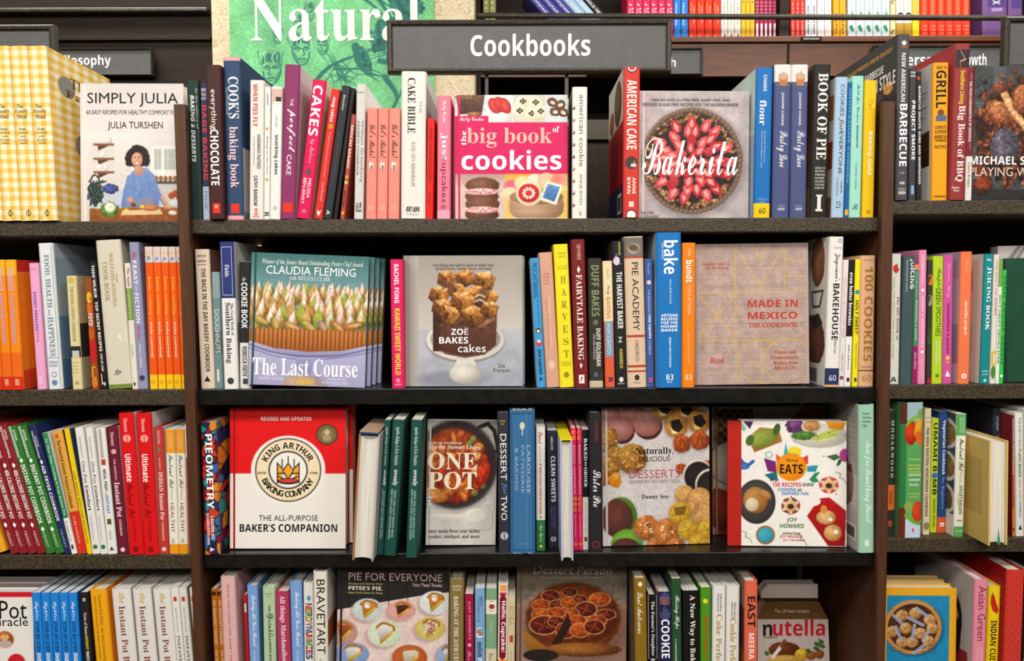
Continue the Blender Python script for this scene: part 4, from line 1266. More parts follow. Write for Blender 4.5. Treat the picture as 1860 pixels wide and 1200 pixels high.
def naturally():
    c = Cv(1096, 744, 1293, 992, 'cdc6c4')
    c.mott(1096, 744, 1293, 992, .05, 24)
    for x, y, r_ in ((1108, 762, 26), (1152, 758, 24), (1178, 772, 26), (1130, 782, 23)):
        c.ell(x + 2, y + 5, r_, r_ * .95, '5a2c28', '3a1a18').ell(x, y, r_, r_ * .93, 'b47c72', '8a5048', nz=.05)
    for x, y in ((1210, 745), (1250, 748), (1232, 778), (1274, 770)):
        nutmix(c, x, y, 22, 'd8a048', 'a0641e', .12)
        c.poly([(x - 11, y - 9), (x + 5, y - 13), (x + 13, y + 2), (x + 4, y + 12), (x - 9, y + 6)], '2c2220', '1c1614'); c.poly([(x - 12, y), (x - 6, y + 8), (x + 4, y + 13), (x - 8, y + 14)], 'f0dca8')
    for x, y, r_ in ((1102, 800, 24), (1120, 832, 20), (1150, 835, 28), (1106, 850, 22)):
        nutmix(c, x, y, r_, 'b88438', '7a4a18', .25)
        for i in range(34):
            a, q = rnd.uniform(0, 6.28), math.sqrt(rnd.random()) * r_ * .85
            c.ell(x + q * math.cos(a), y + q * math.sin(a), 2.2, 1.5, rnd.choice(('e2b460', '8a5a20', 'd09a44')), rot=rnd.uniform(0, 3))
    for x, y, r_ in ((1242, 810, 17), (1275, 805, 18), (1258, 862, 17), (1290, 855, 15), (1240, 855, 10)):
        nutmix(c, x, y, r_, 'c05a28', '84320e', .3)
        c.ell(x - 3, y - 1, 2.4, r_ * .6, '8a3c12', rot=.2).ell(x + 4, y, 2.4, r_ * .6, '8a3c12', rot=-.2)
    for x, y in ((1271, 868), (1294, 885)):
        c.ell(x, y, 28, 29, 'efe6d6', 'c9bca8').ell(x + 1, y + 2, 26, 27, '2a2220', '171211')
    for x, y, r_ in ((1246, 902, 18), (1274, 910, 21), (1296, 918, 16), (1280, 938, 22), (1262, 925, 12), (1292, 955, 15)):
        nutmix(c, x, y, r_, 'dca868', 'b0743a', .12)
        for i in range(12):
            a, q = rnd.uniform(0, 6.28), math.sqrt(rnd.random()) * r_ * .8
            c.ell(x + q * math.cos(a), y + q * math.sin(a), 1.4, 1.2, 'a06a34')
    c.ell(1097, 870, 16, 14, 'b86424', '7a3a10', nz=.3).poly([(1105, 870), (1116, 860), (1132, 876), (1124, 888), (1110, 884)], 'e09a28', 'c07010').ell(1122, 868, 8, 8, 'e8a838', 'b87418')
    c.ell(1128, 940, 31, 36, '5a8a2c', '3f6a1e').ell(1122, 942, 29, 34, '6a3a30', '4a2620', nz=.08).ell(1140, 990, 30, 28, '76a838', '4a7a20', nz=.1).ell(1137, 1000, 28, 22, '5c342c', '442420')
    for x, y, r_ in ((1176, 960, 23), (1213, 968, 25), (1230, 996, 18), (1190, 996, 16)):
        nutmix(c, x, y, r_, 'd08040', '96501a', .3)
        for i in range(14):
            c.ell(x + rnd.uniform(-.5, .5) * r_, y + rnd.uniform(-.4, .5) * r_, 2, 1.6, rnd.choice(('5a2c2c', 'f4ead8', 'e8d0a8', '8a4018')))
    for x, y, r_ in ((1238, 935, 21), (1253, 966, 20), (1288, 966, 18), (1272, 990, 18)):
        nutmix(c, x, y, r_, 'd8b040', 'a87a14', .12)
        for i in range(5):
            a = i * 1.257 + .3
            c.line([(x, y), (x + r_ * .75 * math.cos(a), y + r_ * .7 * math.sin(a))], 1.3, '8a5e10', .8)
    c.poly([(1226, 926), (1250, 922), (1246, 938), (1230, 940)], '6a4a18', a=.8)
    c.mott(1096, 744, 1293, 992, .10, 3)
    return c


FO('centre', 3, 1096, 1294, 744, 1095, 1291, 990, naturally(), 'face-out cookbook bordered with many small cakes and cookies',
   [('Naturally,', 1155, 815, 1226, 830, '151313', 'R'), ('DELICIOUS', 1162, 831, 1219, 840, '2a2626', 'n'), ('DESSERTS', 1144, 855, 1238, 870, 'b8606c', 'l'), ('100 SWEET BUT NOT SINFUL TREATS', 1144, 873, 1238, 879, '8a7a78', 'n'), ('Danny Seo', 1166, 899, 1216, 909, '2a2626', 'r')],
   t=.024, Y=.03, tilt=3, yaw=4, spine='c9c2c0')


def eatbook():
    c = Cv(1296, 742, 1505, 990, '8d8078')
    c.mott(1296, 742, 1505, 990, .1, 16)
    for i in range(9):
        for j in range(8):
            c.rect(1300 + i * 8, 745 + j * 9, 1308 + i * 8, 754 + j * 9, '6a4a26' if (i + j) % 2 else '2a1c14')
    c.ell(1335, 850, 48, 44, '3a3432', soft=.04).ell(1335, 850, 46, 42, 'a09688', '8a8072').rect(1300, 912, 1330, 990, '6a2414').ell(1310, 940, 30, 40, '7a2c14', '4a180c', nz=.3).ell(1482, 775, 40, 34, '7a3c1c', '4a2410', nz=.35)
    return c


FO('centre', 3, 1296, 1505, 743, 1296, 1500, 988, eatbook(), 'brown dish cookbook standing behind the red-spined white cookbook', [('WHAT', 1386, 762, 1420, 772, '4a2018', 'R')],
   t=.02, Y=.085, tilt=3, spine='7a5a44')


def eats():
    c = Cv(1350, 768, 1539, 995, 'f2ede6')
    c.poly([(1354, 770), (1372, 770), (1366, 784)], '4a2450').poly([(1350, 772), (1360, 782), (1356, 788), (1350, 785)], '7cbf9a')
    # toast with a spread, crudites platter
    c.poly([(1362, 800), (1384, 780), (1418, 784), (1424, 806), (1374, 826)], 'b87e44', '9a622c').ell(1390, 800, 28, 15, '9aa848', '6e7c2c', rot=-.3, nz=.1).ell(1366, 804, 7, 10, '4a6a2c', rot=.4).ell(1414, 784, 6, 11, '3f5f28', rot=.3)
    c.ell(1490, 795, 52, 22, 'dcd6cc', 'b8b0a4').ell(1446, 778, 16, 14, '7a4a82', '4a2454', nz=.5).ell(1476, 779, 18, 13, 'e8e2d8', 'c0b8ac').ell(1476, 777, 15, 10, 'd09a60', 'a86e34', nz=.1).ell(1462, 795, 22, 8, '5a8a3c', '3c6424', nz=.4)
    for i in range(5):
        c.line([(1478 + i * 3, 800 + i), (1526 - i * 2, 778 + i * 5)], 4.5, rnd.choice(('c2c860', 'a8b848', 'd0d488')))
    c.poly([(1500, 768), (1538, 770), (1532, 784), (1508, 782)], 'e8a030', 'c87c18')
    for x, y in ((1430, 776), (1446, 806), (1508, 790), (1536, 794), (1366, 812), (1498, 832), (1412, 878), (1440, 905), (1520, 900)):
        c.ell(x, y, 1.2, 1.2, '2a2626')
    # round title badge among bright leaves
    for pts, k in (([(1391, 836), (1412, 842), (1414, 862), (1398, 860)], '7a2470'), ([(1392, 866), (1414, 860), (1416, 874), (1404, 876)], '1f6a74'), ([(1426, 832), (1430, 808), (1436, 832)], '3fa6b0'), ([(1468, 850), (1488, 848), (1484, 860), (1468, 860)], '2f97a4'),
                   ([(1472, 874), (1482, 862), (1492, 860), (1484, 870), (1490, 878), (1478, 880)], '2f8a5a'), ([(1412, 828), (1424, 836), (1414, 846)], 'e2603a'), ([(1458, 836), (1470, 830), (1470, 846), (1462, 848)], 'd83a30')):
        c.poly(pts, k)
    c.ell(1446, 824, 12, 9, 'ecd630').ell(1400, 830, 7, 6, '6ab89a', ring=.7).ell(1440, 852, 27, 25, 'f2971c', 'e8860c')
    c.curve([(1350, 840), (1360, 850), (1372, 842)], 6, '3a6ab0').ell(1356, 850, 10, 7, '3f70b8', nz=.4)
    c.poly([(1502, 832), (1520, 828), (1528, 834), (1516, 840)], '3f6a3c').poly([(1520, 850), (1524, 838), (1532, 836), (1526, 848)], '2f5230').ell(1536, 830, 10, 12, 'b03a8a')
    # pan with pancakes
    c.ell(1378, 915, 34, 40, '2e2c2c', soft=.05).ell(1378, 914, 31, 36, '4a4644', '3a3636').ell(1376, 912, 22, 24, 'c08a4c', '8e5a24', nz=.1).ell(1394, 902, 12, 7, 'c88e50', '9a6428', rot=.6).ell(1370, 920, 12, 12, 'e6d6b8', 'c8b08a')
    for x, y, k in ((1439, 922, '8a3c22'), (1507, 884, 'c84440')):
        c.ell(x, y, 17, 15, k, nz=.2).ell(x, y, 13, 11, 'e8c898', 'd0a468').ell(x, y + 1, 6, 5, '4a2a1c')
        for i in range(12):
            c.ell(x + 14 * math.cos(i * .52), y + 12 * math.sin(i * .52), 2.6, 2.4, 'f0dcc0' if i % 2 else k)
    c.ell(1394, 975, 17, 17, '9a6a34').ell(1394, 975, 14, 14, '4ab0c4', '2f90a8')
    c.poly([(1468, 940), (1490, 908), (1508, 906), (1538, 930), (1536, 994), (1506, 994)], 'b8181c', '9a1014').ell(1484, 915, 9, 6, 'f2ede6', rot=-.4)
    c.ell(1502, 942, 17, 13, 'e6bc84', 'b8844a', nz=.15).ell(1514, 970, 16, 15, 'dcae74', 'a87038', nz=.15).ell(1498, 928, 6, 8, 'd88a3c').ell(1510, 946, 4, 3, 'f4efe6').ell(1520, 968, 4, 4, 'f4efe6')
    for x, y in ((1352, 968), (1450, 972), (1520, 860), (1470, 778)):
        c.curve([(x, y), (x + 8, y + 4), (x + 6, y + 10), (x + 14, y + 14), (x + 18, y + 22)], .9, '5a5454')
    c.mott(1350, 768, 1539, 995, .03, 6)
    return c


def red_cloth(m, q, w, h):
    x = -w / 2
    k = .0245
    m.box(x - k, x, -0.0008, 0.0014, 0, h, lin(hx('b8241a')))


FO('centre', 3, 1350, 1542, 768, 1348, 1535, 996, eats(), 'face-out white cookbook with red cloth edge and orange round title',
   [('Disney', 1430, 836, 1451, 844, '1d1b1b', 'S'), ('EATS', 1419, 847, 1460, 864, '151313', 'k'), ('MORE THAN', 1401, 873, 1416, 878, '2a2626', 'b'), ('150 RECIPES', 1405, 880, 1457, 888, 'c83a2c', 'k'), ('FOR EVERYDAY', 1459, 881, 1480, 887, '2a2626', 'b'),
    ('COOKING', 1415, 890, 1448, 896, '2f7fc0', 'k'), ('AND', 1450, 891, 1458, 896, '2a2626', 'k'), ('INSPIRED FUN', 1422, 897, 1470, 903, '2f7fc0', 'k'), ('JOY', 1431, 944, 1450, 953, '4a7a3c', 'k'), ('HOWARD', 1419, 955, 1462, 963, '4a7a3c', 'k'),
    ('INTRODUCTION BY', 1424, 971, 1456, 975, '2a2626', 'b'), ('JOY WILSON,', 1418, 976, 1461, 982, 'c83a2c', 'b'), ('JOY THE BAKER', 1424, 983, 1464, 988, 'c83a2c', 'b')],
   t=.024, Y=.02, tilt=3, yaw=-2, spine='b8241a', extra=red_cloth, hinge=None)


def pieall():
    c = Cv(611, 1034, 815, 1313, 'e6cfc8')
    c.poly([(611, 1034), (815, 1034), (815, 1082), (770, 1088), (611, 1118)], '2a2726'); 
    for x in (628, 660, 700, 735, 768):
        c.line([(x, 1034), (x + 6, 1115)], 1.2, '191716')
    c.mott(611, 1034, 815, 1120, .12, 10)
    c.mott(611, 1120, 815, 1313, .04, 14)
    plates = [(667, 1117, 28, 21, 'c2cdc8', 'd88c28'), (729, 1117, 26, 18, 'd89a94', '5a2c1c'), (789, 1102, 28, 22, 'd4dcda', 'd8861c'), (624, 1160, 25, 24, 'c08e80', 'b0541c'), (698, 1161, 31, 25, 'ccd8bc', 'f0ece8'), (782, 1150, 28, 21, 'c9b860', 'f2e0d0'),
              (640, 1200, 31, 22, '7f97c8', 'efeae4'), (745, 1205, 32, 24, 'b8552a', 'e6dcc8'), (812, 1200, 18, 22, '8ca4d0', 'd8d8e0'), (690, 1250, 30, 22, 'd8c0b8', 'c08030'), (780, 1260, 30, 22, 'bcd0c4', 'a0501c')]
    for x, y, rx, ry, k, f in plates:
        c.ell(x - 5, y + 5, rx, ry, 'b08a84', a=.6, soft=.25).ell(x, y, rx, ry, k, soft=.05).ell(x, y, rx * .93, ry * .93, tuple(min(255, v + 14) for v in hx(k)), k)
        T3 = [(x - rx * .42, y - ry * .5), (x + rx * .45, y - ry * .62), (x + rx * .3, y + ry * .05), (x - rx * .28, y + ry * .5)]
        c.poly([(x - rx * .28, y + ry * .5), (x + rx * .5, y - ry * .3), (x + rx * .5, y), (x - rx * .22, y + ry * .82)], 'e6c458', 'b07c28')
        c.poly([T3[0], T3[1], (x + rx * .5, y - ry * .3), T3[3]], f, tuple(int(v * .72) for v in hx(f)))
        c.curve([(x - rx * .46, y - ry * .45), (x - rx * .1, y - ry * .78), (x + rx * .5, y - ry * .55), (x + rx * .56, y - ry * .25)], 4.2, 'b0702c')
        if f[0] in 'd':
            c.ell(x - rx * .02, y - ry * .32, rx * .2, ry * .22, 'f6f0ea', 'd8cec4', nz=.3)
    for i in range(16):
        c.curve([(768 + rnd.uniform(0, 24), 1135 + rnd.uniform(0, 26)), (775 + rnd.uniform(0, 16), 1135 + rnd.uniform(0, 26)), (778 + rnd.uniform(0, 12), 1135 + rnd.uniform(0, 24))], 1.6, rnd.choice(('a0604a', 'f4e4d4')))
    c.mott(611, 1090, 815, 1313, .08, 4)
    return c


FO('centre', 4, 611, 816, 1034, 611, 813, 1200, pieall(), 'face-out black and pink cookbook showing plated pie slices',
   [('PIE FOR EVERYONE', 631, 1048, 802, 1062, 'dcb8b0', 'n'), ('Recipes and Stories from', 631, 1066, 693, 1071, 'd8c478', 'n'), ("PETEE'S PIE,", 631, 1073, 693, 1081, 'f0e4d4', 'b'), ("New York's Best Pie Shop", 631, 1083, 693, 1088, 'd8c478', 'n'), ('Petra "Petee" Paredez', 749, 1065, 802, 1072, 'dcb8b0', 'n')],
   t=.026, Y=.02, tilt=2, spine='2a2726', copies=1, copy_label='second copy of the black and pink pie book behind the first')


def dperson():
    c = Cv(940, 1026, 1140, 1312, '7f7264')
    c.grad(940, 1026, 1140, 1110, '685c50', '8f8070').rect(940, 1110, 1140, 1312, 'b48c7c'); c.ell(1040, 1180, 120, 105, 'b08878', 'a07868').mott(940, 1026, 1140, 1312, .10, 14)
    c.ell(1046, 1155, 92, 86, '5a3c30', a=.5, soft=.3).ell(1043, 1140, 86, 72, '4a2818', '6a3418', nz=.05).ell(1043, 1132, 80, 62, '8a3c18', '5a2410', nz=.12)
    sl = [(1002, 1094, 18, 12), (1036, 1086, 15, 9), (985, 1112, 19, 11), (1012, 1112, 14, 11), (1036, 1107, 18, 12), (1055, 1100, 13, 9), (1091, 1100, 20, 14), (1066, 1120, 21, 16), (985, 1131, 18, 13), (1012, 1127, 17, 11), (1040, 1128, 14, 11), (1102, 1130, 19, 11), (1051, 1142, 16, 11), (1086, 1142, 19, 12), (990, 1152, 28, 20), (1012, 1145, 16, 12), (1030, 1162, 20, 17), (1055, 1162, 19, 15), (1081, 1155, 20, 15)]
    for x, y, rx, ry in sl:
        k, k2 = rnd.choice((('b4481c', '7a2410'), ('a03418', '5a180e'), ('c05a1c', '86300e'), ('6a2018', '40120e')))
        c.ell(x, y, rx, ry, 'c4844a', soft=.06).ell(x, y, rx * .88, ry * .86, k, k2, nz=.08)
        for i in range(9):
            a = i * math.tau / 9
            c.line([(x + rx * .12 * math.cos(a), y + ry * .12 * math.sin(a)), (x + rx * .72 * math.cos(a), y + ry * .7 * math.sin(a))], 1, 'e88a40' if i % 2 else '5a1a0c', .7)
    c.mott(955, 1070, 1130, 1205, .28, 6)
    c.poly([(1033, 1128), (1000, 1200), (1010, 1210), (1040, 1150)], '2c1c14')
    c.poly([(950, 1160), (1000, 1200), (985, 1215), (960, 1200)], 'b8802c', '8a5418').ell(1060, 1200, 70, 14, 'a8682c', '5a3014', nz=.15).ell(985, 1212, 32, 12, '28201e')
    return c


FO('centre', 4, 940, 1140, 1026, 938, 1138, 1200, dperson(), 'face-out brown cookbook with a dark blood orange cake',
   [('Dessert Person', 968, 1034, 1111, 1050, 'd8ccbc', 'n/'), ('Recipes and Guidance for Baking with Confidence', 983, 1055, 1096, 1059, 'b8aa98', 'n/')],
   t=.03, Y=.05, tilt=2, spine='6a5e52')


def nut_shape():
    """jar-shaped book: outline in photo px"""
    px = [(1377, 1128), (1391, 1095), (1384, 1088), (1384, 1078), (1397, 1064), (1488, 1064), (1488, 1094), (1506, 1128), (1507, 1312), (1376, 1312)]
    Yp = .125
    Z = SHELF['centre'][3]
    P = [at(x, y, Yp) for x, y in px]
    P[-1].z = P[-2].z = Z
    x0 = at(1441, 1200, Yp).x
    r = empty('cookbook', (x0, Yp, Z + .0014), 'jar-shaped cookbook with red and black letters standing in the dark corner', 'book', 'cookbooks on the lowest shelf of the middle bay')
    zb = P[-1].z
    for nm, ya, yb_, k in (('front_cover', 0, .0014, 'c4b6ae'), ('page_block', .0016, .0234, None), ('back_cover', .0236, .025, 'b8aca4')):
        m = MB()
        s = .985 if nm == 'page_block' else 1
        fr = [((p.x - x0) * s, ya, (p.z - zb) * s) for p in P]
        m.prism(list(reversed(fr)), yb_ - ya, lin(hx(k)) if k else PG)
        if nm == 'front_cover':
            def pg(pts, k, y):
                m.add([(at(a, b, Yp).x - x0, y, at(a, b, Yp).z - zb) for a, b in pts], [tuple(range(len(pts)))], lin(hx(k)))
            pg([(1377, 1127), (1391, 1095), (1489, 1095), (1506, 1127)], '6a4a26', -.0003)
            pg([(1384, 1089), (1488, 1089), (1489, 1095), (1391, 1095)], '2a1a12', -.0004)
            c = Cv(1390, 1160, 1500, 1236, 'c4b6ae')
            c.ell(1425, 1182, 28, 14, '7a3a1c', '4a200e', nz=.1).ell(1428, 1200, 34, 9, 'd8b05c', 'b08434', nz=.1).curve([(1405, 1195), (1418, 1178), (1426, 1165)], 6, 'e8e4e0').curve([(1420, 1176), (1426, 1166)], 6, '7a4a2c')
            c.ell(1456, 1190, 12, 10, 'e6c440', 'c89a20', nz=.3).ell(1473, 1192, 9, 8, 'b06a34', '7a3f1a').ell(1488, 1190, 8, 8, 'a05c2c', '6a3414').curve([(1486, 1185), (1488, 1172), (1486, 1162)], 1.5, '3a5a2c')
            for x, y in ((1483, 1172), (1491, 1168), (1482, 1180), (1493, 1176), (1468, 1184), (1394, 1188)):
                c.ell(x, y, 5, 3.4, '3f6a34', '2a4a22', rot=.5)
            ink = c.ink()
            a0, a1 = at(1390, 1160, Yp), at(1500, 1236, Yp)
            X, Zg = np.meshgrid(np.linspace(a0.x - x0, a1.x - x0, ink.shape[1]), np.linspace(a0.z - zb, a1.z - zb, ink.shape[0]))
            m.grid(np.stack([X, np.full(X.shape, -.0003), Zg], -1), ink)
            for s_, u0, v0, u1, v1, cc, st in (('n', 1387, 1136, 1404, 1157, '1d1718', 'k'), ('utella', 1405, 1127, 1500, 1157, 'c8182c', 'k'), ('FERRERO', 1388, 1158, 1413, 1161, '1d1718', 'b'), ('The 30 best recipes', 1408, 1109, 1471, 1117, 'e0d8cc', 'n')):
                co, f, _ = text_mesh(s_, st)
                q0, q1 = at(u0, v1, Yp), at(u1, v0, Yp)
                m.add(np.stack([q0.x - x0 + co[:, 0] * (q1.x - q0.x), np.full(len(co), -.0006), q0.z - zb + co[:, 1] * (q1.z - q0.z)], 1), f, lin(hx(cc)))
        m.build(nm, M_PRINT if nm != 'page_block' else M_PAGES_F, r)
    finish(r, math.radians(2), 0, 0)


nut_shape()


def dumpling():
    c = Cv(1606, 1072, 1741, 1290, 'e8a820')
    c.rect(1606, 1087, 1728, 1290, '1f86b4'); c.mott(1606, 1087, 1728, 1290, .10, 5)
    cx, cy = 1661, 1146
    c.ell(cx + 3, cy + 3, 55, 52, '12506c', a=.6).ell(cx, cy, 53, 51, 'd8a05c', 'b87c38', soft=.04).ell(cx, cy, 48, 46, '9a6a34', soft=.04).ell(cx, cy, 46, 44, '4a2a1c', '3a1e14', soft=.05)
    for i in range(14):
        c.line([(1620, 1112 + i * 6), (1704, 1114 + i * 6)], 1.6, '6a3e24', .8)
    c.ell(cx, cy, 50, 48, 'c89050', ring=.92, soft=.04)
    for x, y in ((1641, 1124), (1665, 1120), (1692, 1132), (1624, 1154), (1648, 1148), (1675, 1157), (1697, 1148), (1642, 1174), (1660, 1174), (1690, 1172)):
        c.ell(x, y, 11.5, 10.5, 'dcb078', 'a06c34', nz=.25)
        for i in range(5):
            c.line([(x, y), (x + 7 * math.cos(i * 1.26), y + 6 * math.sin(i * 1.26))], 1.2, '8a5424', .8)
    for a in (((1667, 1110), (1688, 1126)), ((1625, 1124), (1642, 1140)), ((1652, 1128), (1680, 1142)), ((1664, 1142), (1660, 1168)), ((1630, 1146), (1640, 1170)), ((1690, 1154), (1680, 1170)), ((1664, 1194), (1684, 1178))):
        c.line(a, 5, 'b8c0d0').line if False else c.line(a, 5, 'b8c0d0'); c.line(a, 1.6, '5a6cae')
    return c


FO('right', 4, 1607, 1744, 1072, 1605, 1737, 1200, dumpling(), 'face-out yellow and blue cookbook with a basket of dumplings', t=.02, Y=.02, tilt=2, spine='e8a820', back='e8a820',
   copies=2, copy_dx=0, gap=.001, copy_label=['second dumpling cookbook, yellow edge showing just above the front copy', 'rearmost dumpling cookbook of the three'])


def symon():
    c = Cv(1766, 121, 1960, 362, '45494a')
    c.mott(1766, 121, 1960, 362, .22, 26); c.rect(1800, 121, 1822, 200, '5a605f', .5)
    c.ell(1838, 245, 68, 78, '42241a', '24140e', nz=.35)
    for i in range(420):
        x, y = rnd.gauss(1832, 34), rnd.gauss(240, 42)
        if x < 1778: continue
        k, k2 = rnd.choice((('5a2c1a', '2a140c'), ('7a3c20', '3a1c10'), ('3a201a', '1c100c'), ('a8603a', '5a2c16'), ('8a4a2c', '40200f')))
        c.ell(x, y, rnd.uniform(3, 11), rnd.uniform(2, 7), k, k2, rot=rnd.uniform(0, 3), nz=.6)
    c.ell(1815, 205, 30, 20, 'c07a4c', '6a3218', rot=.5, nz=.35).line([(1812, 155), (1840, 205), (1880, 250)], 13, 'c88a58').line([(1812, 155), (1840, 205), (1880, 250)], 6, 'e0ac7c').ell(1812, 160, 14, 10, '8a4a30', '4a2014', nz=.3).ell(1855, 180, 20, 26, 'b06a3c', '6a3418', nz=.3)
    c.ell(1787, 335, 18, 20, '8a3c20', '4a1c0e', nz=.4).ell(1825, 265, 26, 34, '6a6470', '3c3840', nz=.4)
    c.mott(1766, 140, 1960, 350, .55, 4)
    c.poly([(1766, 300), (1800, 305), (1800, 318), (1766, 314)], '8a3018', a=.6)
    c.rect(1766, 342, 1960, 362, '1c1b1c', .6)
    return c


FO('right', 1, 1773, 1968, 121, 1765, 1955, 362, symon(), 'face-out dark cookbook with charred meat on its cover',
   [('MICHAEL SYMON', 1764, 283, 1925, 298, 'f2efec', 'b'), ('PLAYING WITH FIRE', 1764, 303, 1945, 319, 'e0c8b8', 'n')], t=.022, Y=.012, tilt=1, spine='7a2a2c', hinge=None)


def potcover():
    c = Cv(-130, 1078, 57, 1312, 'efeae4')
    c.rect(-130, 1078, 57, 1087, 'd81a20').ell(4, 1162, 16, 15, '8a4a2c').ell(3, 1159, 15, 12, 'd07a3c', 'a04a1c', nz=.1).ell(3, 1158, 8, 5, 'ecb87c', nz=.4).ell(4, 1170, 13, 7, 'c8b0a0')
    c.ell(24, 1205, 17, 18, 'd0202c').ell(-60, 1200, 50, 44, 'b8aca4', '8a7c74').ell(-60, 1190, 40, 20, 'c06a2c', '8a3c14', nz=.3)
    return c


FO('left', 4, -128, 55, 1078, -124, 61, 1200, potcover(), 'face-out white cookbook with a red band and a small soup bowl',
   [('Pot', -3, 1093, 47, 1126, '1d1a1b', 'n'), ('Miracle', -22, 1123, 49, 1139, '1d1a1b', 'n')], t=.024, Y=.006, tilt=1, spine='1f7fd0', copies=2, gap=.001, copy_dx=0,
   copy_label=['second red-banded white cookbook behind the front one', 'third red-banded white cookbook at the back of its stack'])
FO('right', 2, 1824, 1990, 470, 1822, 1985, 696, 'x' and Cv(1824, 470, 1985, 696, '1f4a36', .2).mott(1824, 470, 1985, 696, .06, 14), 'face-out plain dark green cookbook at the edge of the smoothie shelf', t=.026, Y=.012, tilt=2, spine='183a2a', hinge=.04)
FO('right', 2, 1818, 2000, 447, 1816, 1995, 690, Cv(1818, 447, 1998, 690, 'b4aca8', .2).rect(1818, 447, 1998, 462, 'a39b98').line([(1840, 475), (1862, 445)], 4, '3a3836').line([(1850, 478), (1872, 446)], 3, '3a3836'), 'pale grey book standing behind the dark green face-out book', t=.02, Y=.045, tilt=2, spine='8a8480', hinge=None)

# ------------------------------------------------------------------ books standing spine out
def T(s, y0, y1, c='ffffff', st='b', v0=.25, v1=.75):
    return (s, y0, y1, v0, v1, c, st)


def Hz(s, y0, y1, c='ffffff', st='b', v0=.15, v1=.85):
    return (s, y0, y1, v0, v1, c, st, 'h')


def badge(y0, y1, v0=.28, v1=.78):
    """red square stamp with pale print"""
    return (('#', y0, y1, v0, v1, 'e03424'), Hz('ATK', y0 + 3, y0 + 9, 'f6d8c8', 'b', v0 + .14, v1 - .14), Hz('KITCHEN', y1 - 8, y1 - 4, 'f6d8c8', 'b', v0 + .06, v1 - .06))


def yellow_cap(r, t, h, D):
    m = MB(); m.box(-t / 2, t / 2, .0, D, h + .0002, h + .0025, lin(hx('eadf20'))); m.build('yellow_top_wrap', M_PRINT, r)

def ribbon(r, t, h, D):
    m = MB(); m.add([(.001, .003, .001), (.006, .0025, .0), (.0045, .003, .016), (.0035, .004, .03)], [(0, 1, 2, 3)], lin(hx('2f8a4a'))); m.build('ribbon_marker', M_PRINT, r)


def paper_band(r, t, h, D):
    m = MB(); m.box(-t / 2 + .0008, t / 2 - .0022, .0, D, h, h + .003, lin(hx('34466e'))); m.box(-t / 2 + .001, t / 2 - .0026, .002, D, h + .003, h + .0045, lin(hx('b89a80'))); m.build('dust_jacket_edge', M_PRINT, r)


def gingham(w, h, words=False):
    c = Cv(0, 0, w, h, 'f3e3b4', .9)
    X, Y = np.meshgrid(c.X, c.Y)
    P = 17.0
    a, b_ = ((X / P) % 1 < .5), ((Y / P) % 1 < .5)
    base = np.array(hx('faf1d8')); mid = np.array(hx('f5d68a')); dk = np.array(hx('efbc4c'))
    c.a[:] = base
    c.a[a ^ b_] = mid
    c.a[a & b_] = dk
    c.mott(0, 0, w, h, .06, 4)
    if words:
        c.ell(28, 60, 14, 20, '8f8a84').ell(46, 165, 9, 20, '8c8680').line([(46, 180), (52, 290)], 5, '8c8680').line([(78, 190), (84, 290)], 5, '8c8680')
        for k in (-5, 0, 5):
            c.line([(76 + k, 130), (77 + k, 170)], 2.4, '8c8680')
        c.ell(77, 175, 8, 14, '8c8680')
    return c


# ---- left bay, top shelf
GW = [Hz('The', 189, 196, '5a4a2c', 'R', .25, .62), Hz('Family', 198, 206, '5a4a2c', 'R', .12, .85), Hz('Meal', 207, 215, '5a4a2c', 'R', .22, .78),
      Hz('Home', 231, 236, '7a6a44', 'R', .28, .7), Hz('cooking', 238, 243, '7a6a44', 'R', .22, .78), Hz('with', 245, 249, '7a6a44', 'R', .32, .66), Hz('Ferran', 251, 255, '7a6a44', 'R', .25, .75), Hz('Adrià', 257, 261, '7a6a44', 'R', .28, .72),
      ('o', .5, 387, 5, '5a4a2c'), ('o', .5, 387, 3.8, 'efc868'), ('#', 380, 394, .48, .53, '5a4a2c')]
for i, (a, b_, c_, d_) in enumerate(((-54, -20, -31, 3), (-19, 14, 4, 36), (15, 47, 37, 69), (48, 82, 70, 103))):
    K('left', 1, a, b_, 84, c_, d_, 401, 'f0d490', ('gingham yellow cookbook cut off by the left edge of the photo', 'second yellow gingham spine from the photo edge, nearly all visible', 'third yellow gingham spine, between its two twins', 'yellow gingham cookbook whose cover with a spoon shows beside the blue-shirt book')[i],
      GW, cv=gingham(33, 317), R=gingham(110, 317, True), Y=-.01, D=.2, hard=1, noround=0, Rm=[('The', .33, .12, .62, .18, '5a4a2c', 'R'), ('Family', .25, .2, .95, .26, '5a4a2c', 'R')] if i == 3 else ())

# ---- middle bay, top shelf
K('centre', 1, 337, 361, 146, 347, 367, 392, '20332f', 'dark green spine lettered baking and desserts beside the upright', [T('BAKING & DESSERTS', 172, 290, 'e8ece6', 'b/', .3, .62), T('by the editors of', 160, 232, 'b8c0b8', 'n/', .7, .9)], L='f0ece6', R='1c2a28')
K('centre', 1, 363, 376, 150, 369, 381, 393, '2b3350', 'navy spine with red letters and a pale blue foot', [T('RAGE BAKING', 190, 322, 'd23a34', 'k', .2, .85), Hz('NEW', 160, 166, 'c8ccd8', 'b'), Hz('TALES', 168, 174, 'c8ccd8', 'b'), Hz('OF', 176, 181, 'c8ccd8', 'b'), T('PAUSE', 342, 375, '5a6a98', 'n', .3, .7)], bands=[(334, 394, 'a9b6cf')])
K('centre', 1, 371, 401, 118, 381, 405, 391, '452422', 'dark brown spine lettered everything chocolate', [T('everything', 161, 232, 'f4eee6', 'n', .22, .7), T('CHOCOLATE', 232, 331, 'ffffff', 'k', .22, .78), *badge(363, 381)], hard=1, Y=-.012)
